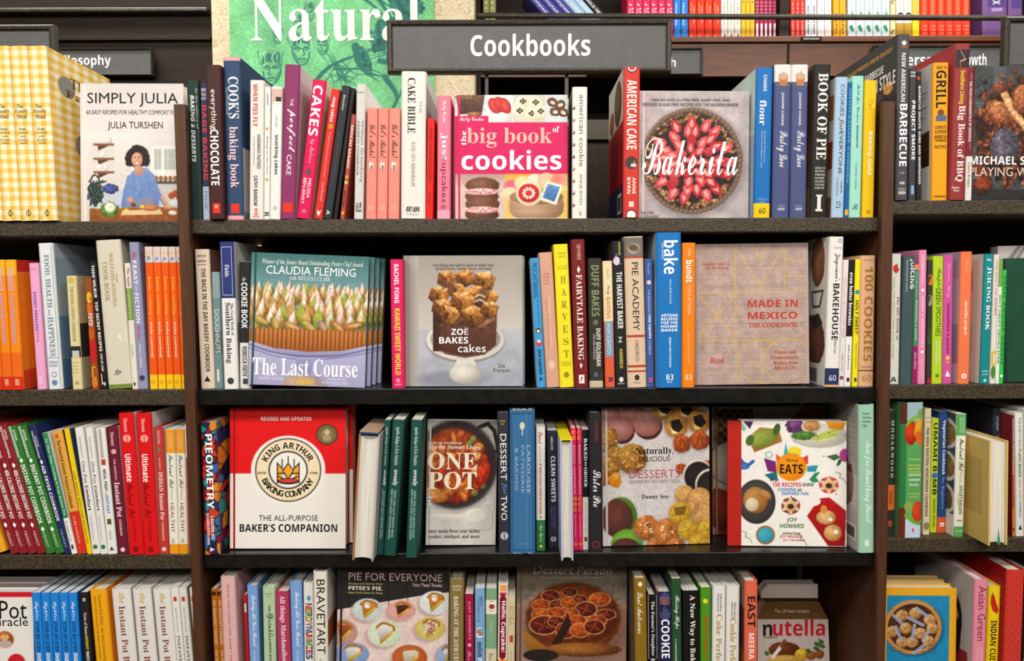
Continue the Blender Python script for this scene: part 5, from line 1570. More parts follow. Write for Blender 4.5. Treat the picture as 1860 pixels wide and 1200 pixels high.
K('centre', 1, 403, 437, 104, 411, 441, 389, '30486a', 'tall navy cookbook with pink top band and serif baking book letters', [T("COOK'S", 138, 211, 'f4f2ee', 'r', .28, .9), T('ILLUSTRATED', 157, 205, 'c8d0dc', 'n', .14, .24), T('baking book', 225, 333, 'f6ccd0', 'r', .15, .8), *badge(361, 378)],
  bands=[(104, 110, 'eda3ae'), (382, 390, 'eda3ae')], hard=1, R=[(0, '2c4264'), (.55, 'b8b4b0'), (.95, '8a8a8c')])
K('centre', 1, 453, 480, 146, 453, 477, 393, 'e9e4dc', 'white spine with red capitals When Pies Fly', [T('WHEN PIES FLY', 153, 228, 'c63a34', 'b', .24, .58), T('HANDMADE PASTRIES', 242, 303, '5a5654', 'b', .55, .8), T('from Strudels to Stromboli, Empanadas to', 246, 298, '8a8684', 'n', .26, .4), T('CATHY BARROW', 315, 369, '3a3736', 'k', .32, .6), ('o', .5, 376, 3.5, 'd88a80'), ('o', .5, 383, 3.5, 'd88a80'), ('#', 386, 390, .25, .75, 'd8a8a0')], R='d8d2ca')
K('centre', 1, 481, 491, 158, 479, 489, 393, 'efebe4', 'thin white spine dotted with small orange drops', [T('Baking on Her Own', 246, 313, '4a4644', 'n', .3, .75), T('JANSEN', 170, 190, '4a4644', 'b', .35, .65), ('o', .5, 232, 2.6, 'e0983a'), ('o', .5, 322, 2.6, 'e0983a'), T('R', 380, 388, '1d1a1a', 'k', .1, .9)])
K('centre', 1, 492, 514, 158, 490, 508, 393, 'edeae4', 'white spine lettered snacking cakes with a small photo on top', [('#', 162, 188, .1, 1, 'd8b8a8'), ('#', 176, 184, .42, .9, '40302a'), ('#', 184, 188, .2, 1, 'f0e8e0'), T('snacking cakes', 243, 313, '2a2726', 'b', .3, .75), T('YOSSY AREFI', 208, 229, '9a9490', 'n', .4, .6), ('o', .5, 373, 3.4, 'b8bca0')])
K('centre', 1, 516, 546, 118, 506, 535, 391, '8d3464', 'purple spine lettered the perfect cake', [T('THE', 178, 191, 'f6eaf0', 'n', .44, .66), T('perfect', 196, 272, 'ffffff', 'S', .28, .86), T('CAKE', 277, 313, 'ffffff', 'n', .34, .66), *badge(362, 380, .2, .85)], hard=1, R=[(0, 'd5cfcc'), (.1, 'bfb8b6')], Y=-.004)
K('centre', 1, 567, 594, 147, 539, 562, 394, 'dc1658', 'hot pink leaning spine with large white letters CAKES', [T('CAKES', 157, 246, 'ffffff', 'k', .12, .82), T('by Melissa', 252, 295, 'f4b0c4', 's', .3, .7), ('o', .5, 310, 4.4, '5a5a3a', 1.3), T('MELISSA', 322, 357, 'ffffff', 'n', .55, .78), T('BEN-ISHAY', 322, 368, 'ffffff', 'n', .2, .43), T('HARPER', 378, 384, 'f4b0c4', 'n', .35, .65)], hard=1, R=[(0, 'ece0c4'), (.2, 'cdb48e'), (.7, 'd8c4a8')])
K('centre', 1, 602, 618, 163, 570, 585, 396, 'd8332c', 'slim red leaning spine next to the hot pink one', [T('mug cakes', 178, 222, 'ffffff', 'b', .22, .7), ('o', .5, 230, 4.6, 'f08a2a'), T('40 speedy cakes to make in a microwave', 240, 322, 'f0a8a0', 'b', .4, .62), T('Lucy Morrison', 330, 364, 'f6c8c0', 'n', .36, .7), ('p', 'ffffff', [(.25, 380), (.5, 384), (.75, 380), (.6, 390), (.4, 390)])])
K('centre', 1, 621, 637, 157, 587, 602, 395, '303137', 'black leaning spine beside the slim red one', [T('Bouchon', 174, 201, 'c8c4c0', 'b', .35, .62), T('the pastry kitchen', 240, 335, '55565c', 'n', .4, .65), T('A', 380, 388, 'e8e4e0', 'k', .3, .7)], R='2a2224', hard=1)
K('centre', 1, 638, 645, 161, 605, 612, 395, '241b1c', 'very thin black book leaning against the dark spine', [])
K('centre', 1, 637, 645, 208, 615, 628, 396, 'b04a3e', 'brick red spine lettered mochi magic', [T('MOCHI MAGIC', 228, 306, 'f6e8d8', 'k', .2, .8), ('o', .5, 320, 3.4, 'd0a040'), ('o', .5, 330, 3.4, 'b8d060'), T('BECKER', 345, 374, '2a1a18', 'b', .3, .68), ('o', .5, 385, 3, 'f0a030')])
K('centre', 1, 645, 664, 153, 642, 660, 396, 'd6d1cd', 'pale grey spine of a desserts cookbook with two lines of type', [Hz('Greenberg', 166, 170, '6a6664', 'i', .12, .85), T('William Greenberg', 218, 329, '7a706e', 'n', .52, .9), T('DESSERTS COOKBOOK', 220, 318, '6a4a4c', 'n', .16, .42), T('72', 366, 374, '1d1a1a', 'k', .2, .8), T('LB', 375, 383, '1d1a1a', 'k', .2, .8)], R=[(0, 'e6e2e0'), (.3, 'dcd4d6')])
for i, (a, b_, c_, d_) in enumerate(((667, 686, 664, 683), (687, 706, 684, 703), (707, 727, 704, 725))):
    K('centre', 1, a, b_, 197, c_, d_, 397, 'ef8f80', ("first of three salmon pink baking books, beside the pale grey spine", "middle one of the three salmon pink baking books", "third salmon pink baking book, touching the fat white one")[i],
      [T("Let's Bake!", 225, 286, '2a1c1a', 'S', .28, .86), ('p', 'e8dcc8', [(.35, 293), (.7, 296), (.62, 308), (.4, 308), (.22, 300)]), ('p', '8a7a6a', [(.4, 300), (.62, 300), (.58, 308), (.42, 308)]), T('A cookbook for young bakers', 318, 352, 'f6b0a4', 'n', .4, .62), ('o', .5, 377, 4.6, 'f8b8ac'), ('o', .5, 377, 3.2, 'ef8f80')], group='salmon pink baking books')
K('centre', 1, 729, 774, 130, 728, 772, 397, 'e9e5dc', 'fat white spine lettered cake bible', [T('CAKE BIBLE', 142, 242, '2b2928', 'r', .26, .58), T('THE', 182, 206, '9a9692', 'n', .74, .84), T('ROSE LEVY BERANBAUM', 258, 338, 'a09088', 'n', .42, .58), Hz('wm', 375, 385, '3a3836', 'S', .22, .78), Hz('MORROW', 388, 391, '8a8682', 'n', .25, .75)], hard=1, R=[(0, 'dedad2'), (.08, 'a8a6a2'), (.3, '86827e'), (.7, 'b8b4b0')], Y=-.004)
K('centre', 1, 776, 790, 215, 773, 786, 396, 'e0231c', 'short bright red book next to the fat white one', [T('EVERYDAY CAKE AND FROSTING RECIPES', 232, 328, '9c1410', 'b', .3, .7), T('Baker', 350, 372, '9c1410', 'n', .35, .65)])
K('centre', 1, 795, 818, 174, 793, 818, 395, 'e98097', 'pink spine lettered just cupcakes', [T('Betty Crocker', 183, 223, 'ffffff', 'S', .3, .7), T('just', 241, 291, 'fdf0f2', 'R', .24, .8), T('cupcakes', 284, 366, '8a2040', 'n', .22, .78), Hz('WEEKLY', 370, 373, '6a3a44', 'b', .3, .7), Hz('BOOK', 374, 377, '6a3a44', 'b', .3, .7)], bands=[(380, 395, 'f2a5b4')])
K('centre', 1, 1040, 1067, 158, 1039, 1066, 396, 'ece8df', 'white spine with thin lowercase letters american cookie', [T('american cookie', 172, 302, '6f675f', 'n', .46, .8), T('ANNE BYRN', 315, 371, '7a7068', 'n', .5, .68), ('#', 383, 391, .5, .62, 'd09080'), *[('o', .08, 196 + i * 11, 3, '5a3a2a') for i in range(0, 18, 2)]], R='7a2a2c', L='3a3030')
ac = Cv(0, 0, 150, 275, 'a01e22')
ac.rect(0, 0, 150, 95, 'b8b4a8').ell(100, 50, 36, 42, '6a4a34', '3a2418').ell(35, 70, 26, 22, '8a5238', '5a3020').rect(0, 210, 150, 275, '2a2a52').rect(96, 225, 136, 262, 'd8d4d0').rect(100, 230, 132, 258, '4a4848')
for i in range(14):
    ac.line([(14, 104 + i * 7), (rnd.uniform(110, 140), 104 + i * 7)], 1.2, '5a1014')
K('centre', 1, 1133, 1163, 122, 1132, 1161, 396, 'd03a2e', 'tall red spine lettered American Cake', [T('AMERICAN CAKE', 145, 271, 'f6f0e8', 'k', .2, .8), *[('o', .5, y, r_, k) for y in (122, 391) for r_, k in ((10, '24244a'), (8.2, 'f4eee6'), (6, 'd03a2e'), (4, 'f4eee6'), (2.2, '24244a'))], ('o', .5, 295, 11.5, '4a3a3a'), ('#', 288, 296, .3, .7, 'e8b030'), ('#', 297, 303, .2, .8, 'd8d4d0'), T('ANNE', 322, 352, 'f6f0e8', 'b', .56, .76), T('BYRN', 322, 352, 'f6f0e8', 'b', .24, .44), ('#', 366, 376, .35, .65, 'f0d8c8')], L=ac, hard=0, Y=-.006, D=.19)
fl_ = Cv(0, 0, 150, 270, 'c9d8dc'); fl_.rect(0, 0, 150, 110, 'b8ccc4').ell(70, 70, 50, 44, '8aa06a', 'c8d0b8', nz=.4).ell(30, 40, 24, 20, 'e8ece8').rect(0, 118, 150, 270, 'a9bfd2')
K('centre', 1, 1375, 1405, 123, 1369, 1399, 392, '1a6fb8', 'bright blue spine with a yellow foot', [T('CHANG', 136, 165, 'f0f4f8', 'b', .42, .62), T('flour', 181, 226, 'ffffff', 'R', .22, .62), T('Spectacular Recipes from', 236, 292, 'd0e0f0', 'n', .5, .62), T("Boston's Flour Bakery + Cafe", 236, 302, 'd0e0f0', 'n', .32, .44), Hz('CHRONICLE', 357, 360, '9cc0e0', 'n', .2, .8), Hz('BOOKS', 362, 365, '9cc0e0', 'n', .35, .65), Hz('60', 374, 385, '3a3420', 'S', .3, .7)], bands=[(366, 393, 'f2c818')], L=fl_)
for i, (a, b_, c_, d_) in enumerate(((1408, 1438, 1402, 1434), (1439, 1469, 1435, 1465))):
    K('centre', 1, a, b_, 117, c_, d_, 392, '4c5580', ('slate blue spine with a tart photo on top, next to the bright blue one', 'slate blue spine with a tart photo on top, next to the black pie book')[i],
      [('#', 117, 157, 0, 1, 'e4e0dc'), ('#', 148, 157, 0, 1, '5a6070'), ('p', 'c07a48', [(.22, 140), (.8, 140), (.7, 155), (.32, 155)]), ('o', .5, 138, 9, 'd0a888', .7), ('p', '8a5a44', [(.4, 138), (.55, 126), (.66, 138)]), T('JOANNE CHANG', 167, 226, 'e4e4ee', 'b', .4, .58), T('Pastry Love', 236, 301, 'f4f2f6', 'S', .15, .82), Hz('HMH', 374, 379, 'd8d8e4', 'k', .32, .7), Hz('HMH', 369, 373, 'a0a4c0', 'n', .32, .7)], hard=1, L='2e3350', group='slate blue pastry books')
K('centre', 1, 1480, 1510, 117, 1471, 1502, 391, '27241f', 'black spine with large serif letters book of pie', [T('BOOK OF PIE', 133, 287, 'f6f2ea', 'r', .26, .84), *[Hz(s, 300 + i * 6, 304 + i * 6, 'cfcac0', 'R', .22, .8) for i, s in enumerate(('OVER 100', 'RECIPES,', 'FROM', 'SAVORY', 'FILLINGS', 'TO FLAKY', 'CRUST'))], ('#', 352, 376, .4, .62, 'e4e0d8'), ('#', 376, 380, .3, .72, 'e4e0d8'), ('#', 350, 353, .32, .7, 'e4e0d8')], hard=1, L=[(0, '5a3a2a'), (.5, '6e4630'), (.8, '8a5c40')])
K('centre', 1, 1519, 1541, 140, 1510, 1533, 392, 'a9c6dd', 'light blue spine lettered cookies for everyone', [T('COOKIES', 153, 210, '2c3c54', 'n', .42, .72), T('for', 212, 237, '8a5a4a', 'i', .3, .75), T('EVERYONE', 237, 314, '2c3c54', 'n', .42, .72), T('MIMI', 328, 347, '4a5c74', 'n', .62, .78), T('COUNCIL', 320, 353, '4a5c74', 'n', .3, .46), Hz('23', 363, 375, '3a4c64', 'n', .32, .7)], L=[(0, 'ddd8d4'), (.12, 'a8744a'), (.3, 'd8d0c8'), (.45, '9a3c28'), (.65, 'c8b49c'), (.85, '8a5a3c')])
K('centre', 1, 1541, 1548, 150, 1533, 1541, 392, '13619f', 'thin deep blue spine between pale blue and mint ones', [T('WHOLESOME COOKIES', 160, 330, '5fb0e0', 'b', .3, .75), ('#', 378, 388, .1, .9, 'f0b020')])
K('centre', 1, 1547, 1571, 138, 1543, 1563, 391, '9fdccb', 'mint spine with a thin script title and capital R', [T('Milk Jar Cookies', 152, 222, '3a5c5c', 's', .35, .65), T('BAKEBOOK', 226, 266, '3a5c5c', 'b', .42, .62), T('COURTNEY COWAN', 292, 340, '4a7070', 'n', .42, .56), Hz('R', 367, 377, '3a5c5c', 'S', .25, .75)])
K('centre', 1, 1571, 1594, 146, 1567, 1587, 391, 'f2c213', 'yellow spine lettered baking gold', [T('Baking Gold', 237, 314, 'fffbe8', 'b', .3, .72), T('Carl', 180, 198, 'c08a10', 'n', .35, .7), ('o', .5, 381, 4, 'c8960e')])

# ---- right bay, top shelf
mb = Cv(0, 0, 200, 300, '4d4a4a'); mb.rect(0, 0, 200, 300, '474445').ell(120, 90, 22, 14, 'b8863c', nz=.3).ell(150, 120, 18, 26, '5a4a5c', nz=.3).ell(160, 150, 9, 22, 'c8452c').ell(120, 150, 26, 18, '6a5aa0', nz=.3).ell(176, 88, 14, 12, 'd8a050', nz=.3)
K('right', 1, 1632, 1653, 62, 1627, 1649, 360, '4c4a4d', 'tallest dark grey spine, lettered barbecue, its side cover showing', [('o', .5, 78, 4, 'f0ece8'), Hz('TRAEGER', 83, 86, 'd06a40', 'b', .2, .85), T('NEW AMERICAN', 96, 183, 'e8e4e2', 'b', .3, .65), T('BARBECUE', 187, 299, 'ffffff', 'k', .22, .85), T('WILEY', 309, 313, 'c8c4c2', 'n', .3, .7), Hz('HMH', 344, 350, 'f0ece8', 'k', .2, .8), Hz('HMH', 338, 343, 'b8b4b2', 'n', .2, .8), Hz('WW', 327, 332, 'f0ece8', 'k', .28, .72)], L=mb, D=.24,
  Lm=[('MEXICAN STYLE', .35, .20, .97, .285, 'f4f0ea', 'k'), ('THIS IS BARBECUE', .30, .135, .80, .185, 'f4f0ea', 'k'), ('FUELED BY TRADITION, FIRED BY CREATIVITY', .22, .055, .93, .085, 'd8a050', 'b')], Y=-.008)
K('right', 1, 1653, 1664, 124, 1650, 1664, 361, '3f3f41', 'dark spine lettered project smoke', [Hz('STEVEN', 130, 134, 'e8e4e2', 'b'), Hz('RAICHLEN', 136, 140, 'e8e4e2', 'b'), T('PROJECT SMOKE', 182, 288, 'ffffff', 'k', .2, .85), ('#', 334, 350, .3, .7, '8ab0d8')])
K('right', 1, 1665, 1674, 130, 1665, 1674, 361, '222123', 'thin black spine lettered barbecue sauces', [('o', .4, 142, 3.4, 'b83a2c'), T('BARBECUE SAUCES, RUBS AND MARINADES', 156, 332, 'f0ece8', 'b', .3, .8)])
gr = Cv(0, 0, 190, 250, 'e3dfda'); gr.poly([(60, 175), (120, 130), (185, 120), (185, 185), (70, 190)], '5a3826', '3a2418').rect(95, 215, 140, 245, '8a8684')
for i in range(9):
    gr.line([(80, 40 + i * 9), (rnd.uniform(130, 180), 40 + i * 9)], 2, '7a7674')
gr.line([(60, 22), (140, 22)], 6, '4a4644')
K('right', 1, 1696, 1724, 114, 1692, 1722, 360, 'eea31c', 'orange-yellow spine with big black letters GRILL', [T('GRILL', 128, 195, '1d1812', 'k', .18, .82), Hz('HOW TO', 120, 126, '4a3210', 'R', .2, .85), ('o', .5, 203, 6, '7a4a30'), ('#', 208, 218, .2, .85, '5a6a8a'), *[Hz(s, y, y + 6, '4a3210', 'k', .14, .86) for s, y in (('COMPLETE', 226), ('ILLUSTRATED', 234), ('BARBECUE', 243), ('TECHNIQUES', 250), ('RECIPES', 261))], Hz('WORKMAN', 351, 355, '4a3210', 'b', .15, .85)], L=gr, D=.2)
K('right', 1, 1735, 1765, 79, 1723, 1753, 360, '953636', 'red-brown tall spine beside the orange-yellow grill book', [('#', 90, 122, .05, 1, '3a2a2c'), ('p', 'd8d4d0', [(.1, 92), (.35, 92), (.7, 108), (.35, 112)]), ('p', 'c8642c', [(.3, 110), (.75, 106), (.95, 122), (.35, 122)]), T('Southern Living', 127, 187, 'f2d23c', 'k', .3, .7), T('Big Book of BBQ', 190, 327, 'f6eee6', 'R', .26, .8), Hz('Oxmoor', 335, 340, 'f0e0dc', 'R', .1, .6), Hz('House', 341, 345, 'f0e0dc', 'R', .2, .6)], L='a53e3c', R='7a2a2c', D=.22, Y=-.006)
K('right', 1, 1757, 1771, 123, 1754, 1764, 361, '7a2a2e', 'narrow maroon spine with a white foot beside the charred-meat book', [T('* * *  THE FOUR FUNDAMENTALS OF SMOKING  * * *', 134, 268, 'f0e0dc', 'b', .3, .7), T('Chris Prieto', 292, 336, '5a4a4a', 'n', .3, .7)], bands=[(281, 362, 'e6e0da')], Y=.006, D=.15)

# ---- left bay, second shelf
pn = Cv(0, 0, 120, 235, 'f08a1c'); pn.rect(0, 0, 120, 22, 'c83224').ell(85, 120, 22, 42, 'e8b028', 'c8901c').rect(60, 30, 120, 60, 'f4b050').poly([(0, 200), (120, 190), (120, 235), (0, 235)], 'd8481c')
for i, (a, b_, c_, d_) in enumerate(((-30, -11, -14, 4), (-10, 7, 5, 22), (8, 27, 23, 42))):
    K('left', 2, a, b_, 472, c_, d_, 708, 'f28a1a', ('orange lunch book cut off by the left photo edge', 'orange spine with lilac letters, second from the photo edge', 'orange lunch book whose orange cover shows beside the pink spine')[i],
      [T('PEANUTS', 488, 528, 'c9b8e8', 'b', .25, .72), T('Lunch Bag Cookbook', 534, 624, 'b8a4dc', 'b', .25, .75), Hz('WO', 688, 700, 'f8d0a0', 'b', .3, .7)], bands=[(472, 500, 'f6b024'), (640, 684, 'ee6a1c'), (684, 709, 'd83018')], R=pn, Y=-.006)
K('left', 2, 52, 68, 478, 67, 84, 706, 'eea6cd', 'slim pink spine beside the orange lunch books', [T('DISNEY PRINCESS', 530, 600, '5a4ab0', 'b', .3, .6), T('Baking', 601, 620, 'c83a7a', 'S', .3, .65), Hz('Disney', 486, 491, 'd87ab0', 'S', .2, .8), T('BD', 684, 696, 'f8d8ec', 'b', .3, .7)])
K('left', 2, 67, 95, 442, 88, 113, 708, 'e4e6e6', 'tall white spine with grey-blue serif capitals and a boxed border', [('#', 446, 704, .1, .13, '8a9aa8'), ('#', 446, 704, .87, .9, '8a9aa8'), T('FOOD, HEALTH', 463, 559, '6f8496', 'r', .32, .72), T('and', 562, 573, '9aa8b4', 'r', .4, .6), T('HAPPINESS', 576, 648, '6f8496', 'r', .32, .72), Hz('OPRAH', 656, 661, '6f8496', 'r', .2, .8), Hz('WINFREY', 663, 667, '6f8496', 'r', .2, .8), ('#', 650, 651, .1, .9, '8a9aa8'), ('o', .5, 681, 5, '7a96b0'), ('o', .5, 681, 3.4, 'e4e6e6'), ('o', .5, 696, 5, '5a86b8')], hard=1, R=[(0, 'a9b4c0'), (.1, '92a2b2'), (.5, '5f7ea0'), (.8, '4a6a94')])
K('left', 2, 119, 138, 501, 132, 149, 706, 'ddd09c', 'short cream spine with a black and white picture near its foot', [('o', .5, 509, 6, 'd0b860'), T("THE BOOK LOVER'S COOKBOOK", 520, 620, '9a8c5a', 'r', .35, .68), ('#', 628, 648, 0, 1, '2a2824'), ('#', 636, 648, .2, .9, 'c8c4b8'), *[Hz('Recipes', 656 + i * 6, 659 + i * 6, 'a09468', 'n', .2, .75) for i in range(4)], Hz('BB', 692, 697, '7a7048', 'R', .3, .7)], R=[(0, 'cbb98c'), (.42, '3a3830'), (.72, 'b8ac8c')])
K('left', 2, 155, 164, 506, 166, 180, 705, '9a4a20', 'narrow food-patterned spine with yellow and red bits', [('o', .5, 540, 5, 'e0b030', 2), ('o', .4, 560, 5, 'd86a20', 2), T('TOTS!', 568, 592, 'ffffff', 'k/', .2, .8), ('#', 616, 656, 0, 1, 'c8201c'), T('50 TEASY', 621, 653, 'f6e8d8', 'k/', .2, .8), ('o', .5, 675, 6, 'e09a30', 2), ('o', .5, 692, 5, 'd87a24', 2), ('o', .5, 605, 5, 'c85a1c', 2)])
K('left', 2, 160, 172, 475, 184, 196, 704, '1f1d1d', 'black leaning spine lettered top secret recipes', [T('TODD WILBUR', 482, 540, 'f6f2ee', 'k', .25, .78), T('TOP SECRET RECIPES', 547, 636, 'f6f2ee', 'k', .25, .78), T('STEP-BY-STEP', 640, 672, 'e8e4e0', 'k', .3, .7), ('#', 676, 696, .1, .25, 'f0ece8'), T('P', 692, 698, 'f0ece8', 'k', .3, .8)])
K('left', 2, 172, 217, 437, 196, 240, 705, 'd9d0bd', 'fat cream spine with olive letters and a green foot', [T('WILLIAMS-SONOMA', 460, 557, 'a89a6a', 'r', .52, .68), T('THE', 498, 514, 'a89a6a', 'r', .72, .8), T('COOK BOOK', 476, 547, 'a89a6a', 'r', .22, .42), ('p', 'efe9dc', [(.6, 610), (.95, 596), (.95, 622), (.7, 618)]), ('p', 'cabfa4', [(.1, 640), (.9, 630), (.9, 640), (.2, 650)]), Hz('fp', 670, 680, '3a3a30', 'i', .3, .62)], bands=[(697, 706, '7a8a3a')], hard=1, R='b5ac98')
K('left', 2, 224, 237, 478, 240, 250, 704, 'e6dfcd', 'white spine with a green middle band, half hidden by the fat cream book', [T('The Apple', 486, 521, '8a3a2a', 'r', .3, .85), T('COOKBOOK', 526, 578, 'c8d8a0', 'b', .35, .7), T('OLWEN', 624, 645, '8a8478', 'n', .35, .6), ('p', '2a2826', [(.3, 690), (.7, 694), (.4, 700)])], bands=[(523, 580, '7a9a3a')])
K('left', 2, 233, 257, 440, 247, 267, 704, '9294b4', 'lavender grey spine lettered feast of fiction', [T('The', 456, 472, 'c83a4a', 'S', .25, .75), T('FEAST', 473, 516, 'f2f2f6', 'b', .3, .7), T('OF', 518, 528, 'f2f2f6', 'n', .4, .62), T('FICTION', 531, 585, 'f2f2f6', 'b', .3, .7), T('Kitchen', 588, 616, 'd04a60', 'S', .3, .75), T('WONG & ADAMS', 624, 665, 'e0e0ec', 'b', .4, .6), ('o', .5, 684, 5, '3a3c5c')], hard=1, R='7a7c9c')
for i, (a, b_, c_, d_) in enumerate(((262, 276, 272, 286), (277, 290, 287, 301), (291, 304, 302, 315), (305, 318, 316, 329), (319, 332, 330, 343))):
    K('left', 2, a, b_, 448, c_, d_, 703, 'ee5a14', 'orange cooking spine topped with a portrait, ' + ('first of five, beside the lavender book', 'second of five from the lavender book', 'middle one of the five', 'fourth of five from the lavender book', 'last of five, against the upright')[i],
      [('#', 448, 476, 0, 1, 'd8d4d0'), ('o', .45, 459, 7, 'b88450', 1.3), ('o', .45, 459, 4, 'e8bca0', 1.3), ('p', '7f98c8', [(.1, 476), (.4, 467), (.8, 469), (.95, 476)]), T('home cooking', 502, 570, 'f6c834', 'R', .3, .72), T('with', 572, 580, 'f6c834', 'r', .4, .6), T('trisha yearwood', 582, 646, 'f8e8d8', 'R', .3, .72), ('o', .5, 690, 4, 'f0a818')], bands=[(677, 704, 'f4c81c')], group='five orange cooking books with portraits')

# ---- middle bay, second shelf
K('centre', 2, 352, 379, 453, 365, 390, 703, 'e2ccb8', 'pale peach spine with black capitals next to the upright', [T('THE BACK IN THE DAY BAKERY COOKBOOK', 487, 673, '2a2420', 'b', .42, .74), Hz('CHERYL DAY', 463, 467, '3a322c', 'b', .2, .8), Hz('GRIFFITH DAY', 472, 476, '3a322c', 'b', .2, .8), ('#', 480, 481, .2, .8, '5a4a40'), ('p', '1d1a1a', [(.5, 680), (.72, 690), (.28, 690)])], R='6a4a3c')
K('centre', 2, 383, 399, 494, 391, 405, 703, '6d8a8c', 'short grey-teal spine lettered doughnuts', [T('LARA FERRONI', 506, 540, 'd0a090', 'n', .4, .65), T('DOUGHNUTS', 561, 639, 'd8e0dc', 'n', .22, .78), ('#', 668, 690, .3, .6, 'd0d8d4')], bands=[(494, 540, '86a0a2'), (600, 640, '5a7070')], R='4a5a58')
K('centre', 2, 397, 424, 439, 407, 432, 704, 'ece9e2', 'white spine with a navy upper half, lettered southern baking', [('#', 448, 449, .14, .86, 'c8cce0'), ('#', 534, 535, .14, .86, 'c8cce0'), ('#', 448, 535, .14, .17, 'c8cce0'), ('#', 448, 535, .83, .86, 'c8cce0'), T('Fields', 480, 502, 'e8e8f2', 'R', .35, .65), T('The Good Book of', 549, 607, '3a4050', 'r', .66, .86), T('Southern Baking', 548, 657, '262c40', 'r', .2, .66), ('o', .5, 689, 6, '3a4050'), ('o', .5, 689, 5, 'ece9e2'), Hz('y', 685, 694, '3a4050', 'i', .4, .6)], bands=[(439, 540, '2f3a78')], hard=1, R=[(0, 'b8b4b0'), (.4, 'd8d4d0'), (.55, '8a8a90')], Y=-.006)
K('centre', 2, 432, 457, 475, 437, 454, 704, 'e8e4de', 'black-topped spine with white foot, lettered cookie book', [('#', 475, 621, 0, 1, '2b2a2b'), T('the', 504, 511, 'f0ece8', 'S', .3, .6), T('COOKIE BOOK', 513, 595, 'ffffff', 'k', .2, .72), T('REBECCA FIRTH', 628, 681, '2a2828', 'k', .26, .66), ('#', 686, 696, .3, .75, '4a4a4a')], R=[(0, '2b2a2b'), (.6, '6a5a4c'), (.75, 'd0cac4')])
K('centre', 2, 708, 732, 471, 712, 735, 705, 'df2466', 'hot pink spine with white and yellow letters', [T('RACHEL FONG', 480, 550, 'ffffff', 'k', .3, .66), T('KAWAII SWEET WORLD', 560, 681, 'f8e428', 'k', .3, .72), ('o', .5, 691, 4, 'f48ab0'), Hz('PENGUIN', 697, 700, 'f8c0d4', 'b', .25, .75)], hard=1, L='f6d8c0')
K('centre', 2, 962, 979, 469, 976, 991, 705, '469cd6', 'sky blue spine lettered procrastibaking', [T('PROCRASTIBAKING', 478, 542, '1e3a5a', 'n', .2, .75), T('100 recipes for getting nothing done', 545, 592, '2a4a6a', 'n', .5, .7), ('o', .5, 601, 5, '5a3a2a'), ('o', .5, 602, 3, 'e8d4b0'), ('o', .5, 624, 6, 'c8485a'), ('#', 618, 623, .3, .7, 'e8dce0'), T('ERIN GARDNER', 635, 682, '16283c', 'b', .3, .7), T('A', 686, 693, '16283c', 'k', .3, .7)], L=[(0, 'dcd8d2'), (.2, 'c4c0bc'), (.75, 'd8d4ce')])
K('centre', 2, 978, 1003, 459, 993, 1016, 705, 'd9a48c', 'peach spine with faint pale letters', [T('SWEET LAUREL', 537, 633, 'f0d0c0', 'n', .5, .66), T('Recipes for Whole Food, Grain-Free Desserts', 542, 631, 'b87a64', 'n', .3, .42), *[Hz('LAUREL', 496 + i * 6, 499 + i * 6, 'b07460', 'n', .25, .7) for i in range(4)], ('o', .5, 664, 6, 'eac4b0', 1.4)], hard=1)
K('centre', 2, 1004, 1032, 444, 1018, 1042, 705, 'f4e32a', 'yellow spine with spaced upright letters harvest', [*[Hz(ch, 502 + i * 22.5, 515 + i * 22.5, 'a08c20', 'r', .38, .76) for i, ch in enumerate('HARVEST')], Hz('TIMOTHY', 459, 462, '9a8820', 'r', .3, .85), Hz('PAKRON', 465, 468, '9a8820', 'r', .32, .82), Hz('HALF BAKED', 482, 490, 'c8b424', 'r', .22, .9), Hz('COOK BOOK', 657, 666, 'c8b424', 'r', .18, .85), ('o', .5, 682, 5, 'a08c20')], hard=1)
K('centre', 2, 1036, 1063, 435, 1045, 1068, 705, '7a2023', 'dark red spine lettered fairytale baking', [T('GEWEKE', 444, 472, 'e0c4a8', 'n', .42, .68), ('p', 'f0e4d8', [(.5, 483), (.62, 490), (.5, 497), (.38, 490)]), T('FAIRYTALE BAKING', 499, 655, 'f4ece4', 'r', .3, .72), ('p', 'f0e4d8', [(.5, 659), (.6, 665), (.5, 671), (.4, 665)]), ('#', 682, 698, .32, .72, 'f4ece4'), ('p', '7a2023', [(.4, 698), (.5, 686), (.62, 686)])], hard=1)
K('centre', 2, 1068, 1093, 469, 1071, 1096, 703, '37322c', 'charcoal spine with mossy green capitals and a beige foot', [T('DUFF BAKES', 482, 574, '8a9668', 'k', .22, .78), ('o', .5, 585, 5, '6a6a5a'), T('DUFF GOLDMAN', 596, 664, 'e8e4da', 'b', .52, .84), T('AND SARA GONZALES', 606, 652, 'd0ccc2', 'n', .3, .46), ('#', 676, 684, .35, .6, '4a6a90'), ('p', 'c08050', [(.85, 676), (1, 670), (1, 688), (.9, 686)])], bands=[(691, 704, 'c8bca0')])
K('centre', 2, 1094, 1112, 474, 1100, 1117, 705, 'e0603e', 'spine banded cream, blue and coral, lettered easy baking', [('#', 474, 584, 0, 1, 'ecd8ac'), ('#', 584, 649, .12, .9, '7a9cb8'), T('GUST', 488, 506, 'a89468', 'n', .4, .62), T('Easy', 519, 535, '3a3026', 'S', .35, .7), T('BAKING', 540, 579, 'd87a4a', 'b', .3, .72), T('FROM SCRATCH', 588, 644, 'd8e4ec', 'n', .3, .66), T('R', 687, 696, '2a2440', 'k', .3, .8)])
